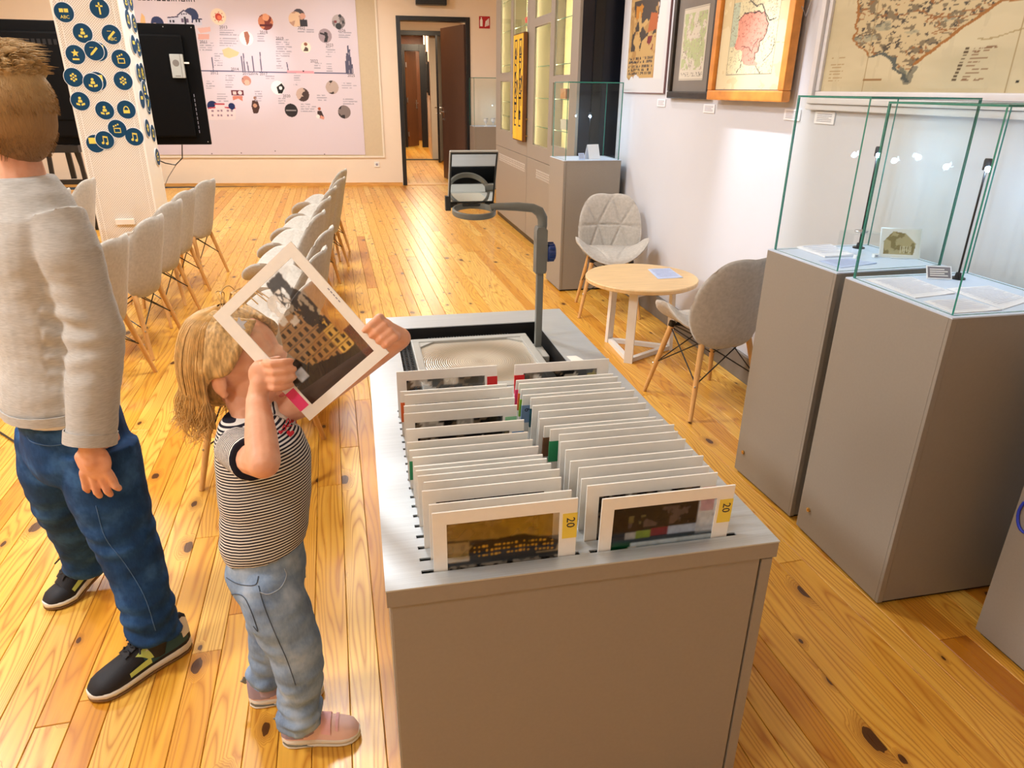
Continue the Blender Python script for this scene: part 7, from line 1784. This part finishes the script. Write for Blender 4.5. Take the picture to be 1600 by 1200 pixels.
TB.tube(slv, [0.070, 0.068, 0.064, 0.062, 0.060, 0.056, 0.056], 24); TB.tube([b_(shr)+V3(0.02, -0.02, 0), b_(shr*0.5+elr*0.5), b_(elr), b_(wrr)], [0.07, 0.064, 0.06, 0.052], 20)
def btop_fn(me, co, no):
    f = pnoise(co, (7, 7, 10))*0.006+pnoise(co, (18, 18, 34), 4)*0.0025
    d, t_ = sdist(co, slv[2], slv[6]); near = d < 0.085
    side = np.clip((co-np.array(slv[4])) @ np.array(bf*0.7-RT*0.7), -0.06, 0.06)/0.06
    wr = np.sin(co[:, 2]*120+pnoise(co, (9, 9, 9))*3.2)*0.0055*np.exp(-((t_-0.10)/0.09)**2)*(0.55+0.45*side)*near
    return co+no*(f+wr)[:, None]
btop = remesh('sweatshirt', TB, 0.0052, 4, 'knit_grey', boy, btop_fn)
m = MB(); n = 28
def band(m, c, ax, ay, rx, ry, h, th_):
    m.rings([ellring(c, ax, ay, rx, ry, n, 2.2), ellring(c, ax, ay, rx+th_, ry+th_, n, 2.2), ellring(c+V3(0, 0, h), ax, ay, rx+th_, ry+th_, n, 2.2), ellring(c+V3(0, 0, h), ax, ay, rx, ry, n, 2.2)], cap=False)
ca_ = (b_(wrl)-b_(ell)).normalized(); c0 = b_(wrl)-ca_*0.004; q1 = ca_.orthogonal().normalized(); q2 = ca_.cross(q1)
m.rings([ellring(c0-ca_*0.026, q1, q2, 0.0555, 0.0555, n, 2), ellring(c0-ca_*0.026, q1, q2, 0.0585, 0.0585, n, 2), ellring(c0+ca_*0.004, q1, q2, 0.0585, 0.0585, n, 2), ellring(c0+ca_*0.004, q1, q2, 0.0525, 0.0525, n, 2)], cap=False); m.build('cuff', 'knit_grey', btop, smooth=60)
m = MB(); band(m, b_((-0.786, 1.858, 0.740)), bf, bl, 0.129, 0.159, 0.024, 0.003); m.build('hem', 'knit_grey', btop, smooth=60)
m = MB(); loft_shape(m, [(b_((-0.775, 1.864, 0.725)), bf, bl, 0.118, 0.150), (b_((-0.775, 1.864, 0.76)), bf, bl, 0.118, 0.150)]); m.build('undershirt', 'undershirt', boy, smooth=60)
# dark jeans
JB = MB(); bb_ = lambda P: [b_(p) for p in P]
loft_shape(JB, [(b_((-0.776, 1.862, 0.765)), bf, bl, 0.112, 0.144), (b_((-0.773, 1.864, 0.68)), bf, bl, 0.118, 0.150), (b_((-0.774, 1.864, 0.61)), bf, bl, 0.124, 0.158), (b_((-0.776, 1.864, 0.56)), bf, bl, 0.112, 0.150)])
JB.tube(bb_([(-0.705, 1.80, 0.64), (-0.700, 1.785, 0.52), (-0.676, 1.757, 0.38), (-0.660, 1.742, 0.31), (-0.640, 1.712, 0.18), (-0.632, 1.698, 0.085)]), [0.100, 0.097, 0.080, 0.074, 0.066, 0.066], 24)
JB.tube(bb_([(-0.835, 1.92, 0.64), (-0.866, 1.925, 0.52), (-0.886, 1.945, 0.40), (-0.890, 1.975, 0.32), (-0.898, 2.01, 0.22), (-0.906, 2.046, 0.120)]), [0.098, 0.092, 0.074, 0.068, 0.062, 0.066], 24)
def bj_fn(me, co, no):
    f = pnoise(co, (9, 9, 20))*0.007+pnoise(co, (22, 22, 40), 3)*0.003; low = np.clip((0.5-co[:, 2])/0.25, 0.4, 1.2)
    zz = np.sin(co[:, 2]*115+pnoise(co, (7, 7, 7))*4)*0.0038*(np.clip((0.24-co[:, 2])/0.12, 0, 1)+np.exp(-((co[:, 2]-0.40)/0.06)**2)*0.7); return co+no*(f*low+zz)[:, None]
bjeans = remesh('jeans', JB, 0.006, 3, 'denim_dark', boy, bj_fn)
plain('stitch_blue', (70, 106, 150), 0.8, var=0.1)
seam(bjeans, [(42, 680), (50, 690), (75, 696), (100, 694)], 0.0013, 'stitch_blue', 'pocket_seam', B0); seam(bjeans, [(150, 790), (165, 840), (195, 880), (225, 930), (243, 985)], 0.0011, 'stitch_blue', 'seam', B0)
# short hair: shaved sides, longer tousled top
HB = MB(); hb = lambda c: b_(bh)+Rb @ (Vector(c)*1.16)
HB.ell(hb((-0.013, 0, 0.026)), (0.098*1.16, 0.081*1.16, 0.088*1.16), 26, 18, Rb); HB.ell(hb((-0.026, 0, -0.004)), (0.080*1.16, 0.071*1.16, 0.078*1.16), 20, 14, Rb); HB.ell(hb((-0.030, 0, -0.035)), (0.058*1.16, 0.058*1.16, 0.058*1.16), 20, 14, Rb)
def boy_hair():
    t = NT('hair_boy'); t.set(0.6, 0, 0.35); tc = t.n('ShaderNodeTexCoord'); sp = t.n('ShaderNodeSeparateXYZ'); t.l(tc.outputs['Object'], sp.inputs[0])
    st = t.noise(t.coords((260, 260, 40)), 1, 3); z = t.math('ADD', sp.outputs[2], t.math('MULTIPLY', t.math('SUBTRACT', t.noise(t.coords(), 30, 3), 0.5), 0.05))
    zc = (bh.z-0.14, bh.z+0.10); f = t.math('DIVIDE', t.math('SUBTRACT', z, zc[0]), zc[1]-zc[0])
    c = t.ramp(f, [(0.0, rgb(196, 150, 116)), (0.20, rgb(148, 114, 78)), (0.55, rgb(160, 126, 82)), (1.0, rgb(208, 176, 124))]); c = t.mix(t.math('MULTIPLY', st, 0.45), c, rgb(88, 64, 40)); t.l(c, t.b.inputs['Base Color']); t.bump(st, 0.6, 0.004); M['hair_boy'] = t.m
boy_hair()
remesh('hair', HB, 0.005, 10, 'hair_boy', boy)
HB = MB(); HB.ell(hb((-0.010, 0, 0.050)), (0.092*1.16, 0.075*1.16, 0.066*1.16), 26, 16, Rb)
def tuft(m, n, seed, rmin, rmax, lmin, lmax, nn):
    r_ = random.Random(seed)
    for k in range(n):
        a = r_.uniform(0, 2*math.pi); rr = math.sqrt(r_.random()); x, y = 0.088*rr*math.cos(a), 0.074*rr*math.sin(a); z = 0.052+0.068*math.sqrt(max(0.0, 1-0.92*rr*rr))
        nrm = Vector((x/0.097**2*0.01, y/0.081**2*0.01, (z-0.04)/0.066**2*0.01)).normalized(); ln = r_.uniform(lmin, lmax)*(1.0 if rr < 0.6 else 1.0-1.5*(rr-0.6))
        sw = Vector((-0.55+r_.uniform(-0.5, 0.5), r_.uniform(-0.7, 0.4), -0.15)); p0 = Vector((x-0.012, y, z))-nrm*0.006; p1 = p0+nrm*ln*0.55+sw*ln*0.35; p2 = p1+nrm*ln*0.1+sw*ln*0.75; w_ = r_.uniform(rmin, rmax)
        m.tube(curve_pts([hb(p0), hb(p1), hb(p2)], 2), [w_, w_*0.9, w_*0.75, w_*0.5, w_*0.12], nn, cap=False)
tuft(HB, 170, 3, 0.006, 0.010, 0.02, 0.035, 6); remesh('top_hair', HB, 0.0042, 1, 'hair_boy', boy)
m = MB(); tuft(m, 1500, 8, 0.0008, 0.0016, 0.022, 0.045, 4); r_ = random.Random(77)
for k in range(2600):
    th = r_.uniform(0, 2*math.pi); ph = math.acos(r_.uniform(-0.75, 0.75)); nr = Vector((math.sin(ph)*math.cos(th), math.sin(ph)*math.sin(th), math.cos(ph)))
    if nr.x > 0.35: continue
    p0 = Vector((-0.013+0.096*nr.x, 0.079*nr.y, 0.026+0.086*nr.z)) if nr.z > -0.25 else Vector((-0.028+0.068*nr.x*(1.1+0.4*nr.z), 0.066*nr.y, -0.006+0.088*nr.z))
    ln = 0.010+0.008*max(0, nr.z); p1 = p0+nr*ln*0.45+Vector((0, 0, -ln*0.8)); m.tube([hb(p0-nr*0.002), hb(p1)], [0.0011, 0.0003], 3, cap=False)
o = m.build('hair_strands', 'hair_boy', boy, smooth=True); o['kind'] = 'stuff'
for q_, z_ in ((anL, 0.0), (anR, 0.02)):
    m = MB(); m.tube([b_(q_)+V3(-0.012, -0.008, -0.035), b_(q_)+V3(0, 0, 0.06)], [0.034, 0.036], 14); m.build('sock', 'shoe_black', boy, smooth=60)
shoe(boy, (-0.782, 1.578), (-0.570, 1.745), 0.0, 0.275, 'boy', 1, B0)
shoe(boy, (-1.030, 1.985), (-0.86, 2.16), 0.42, 0.265, 'boy', 1, B0)
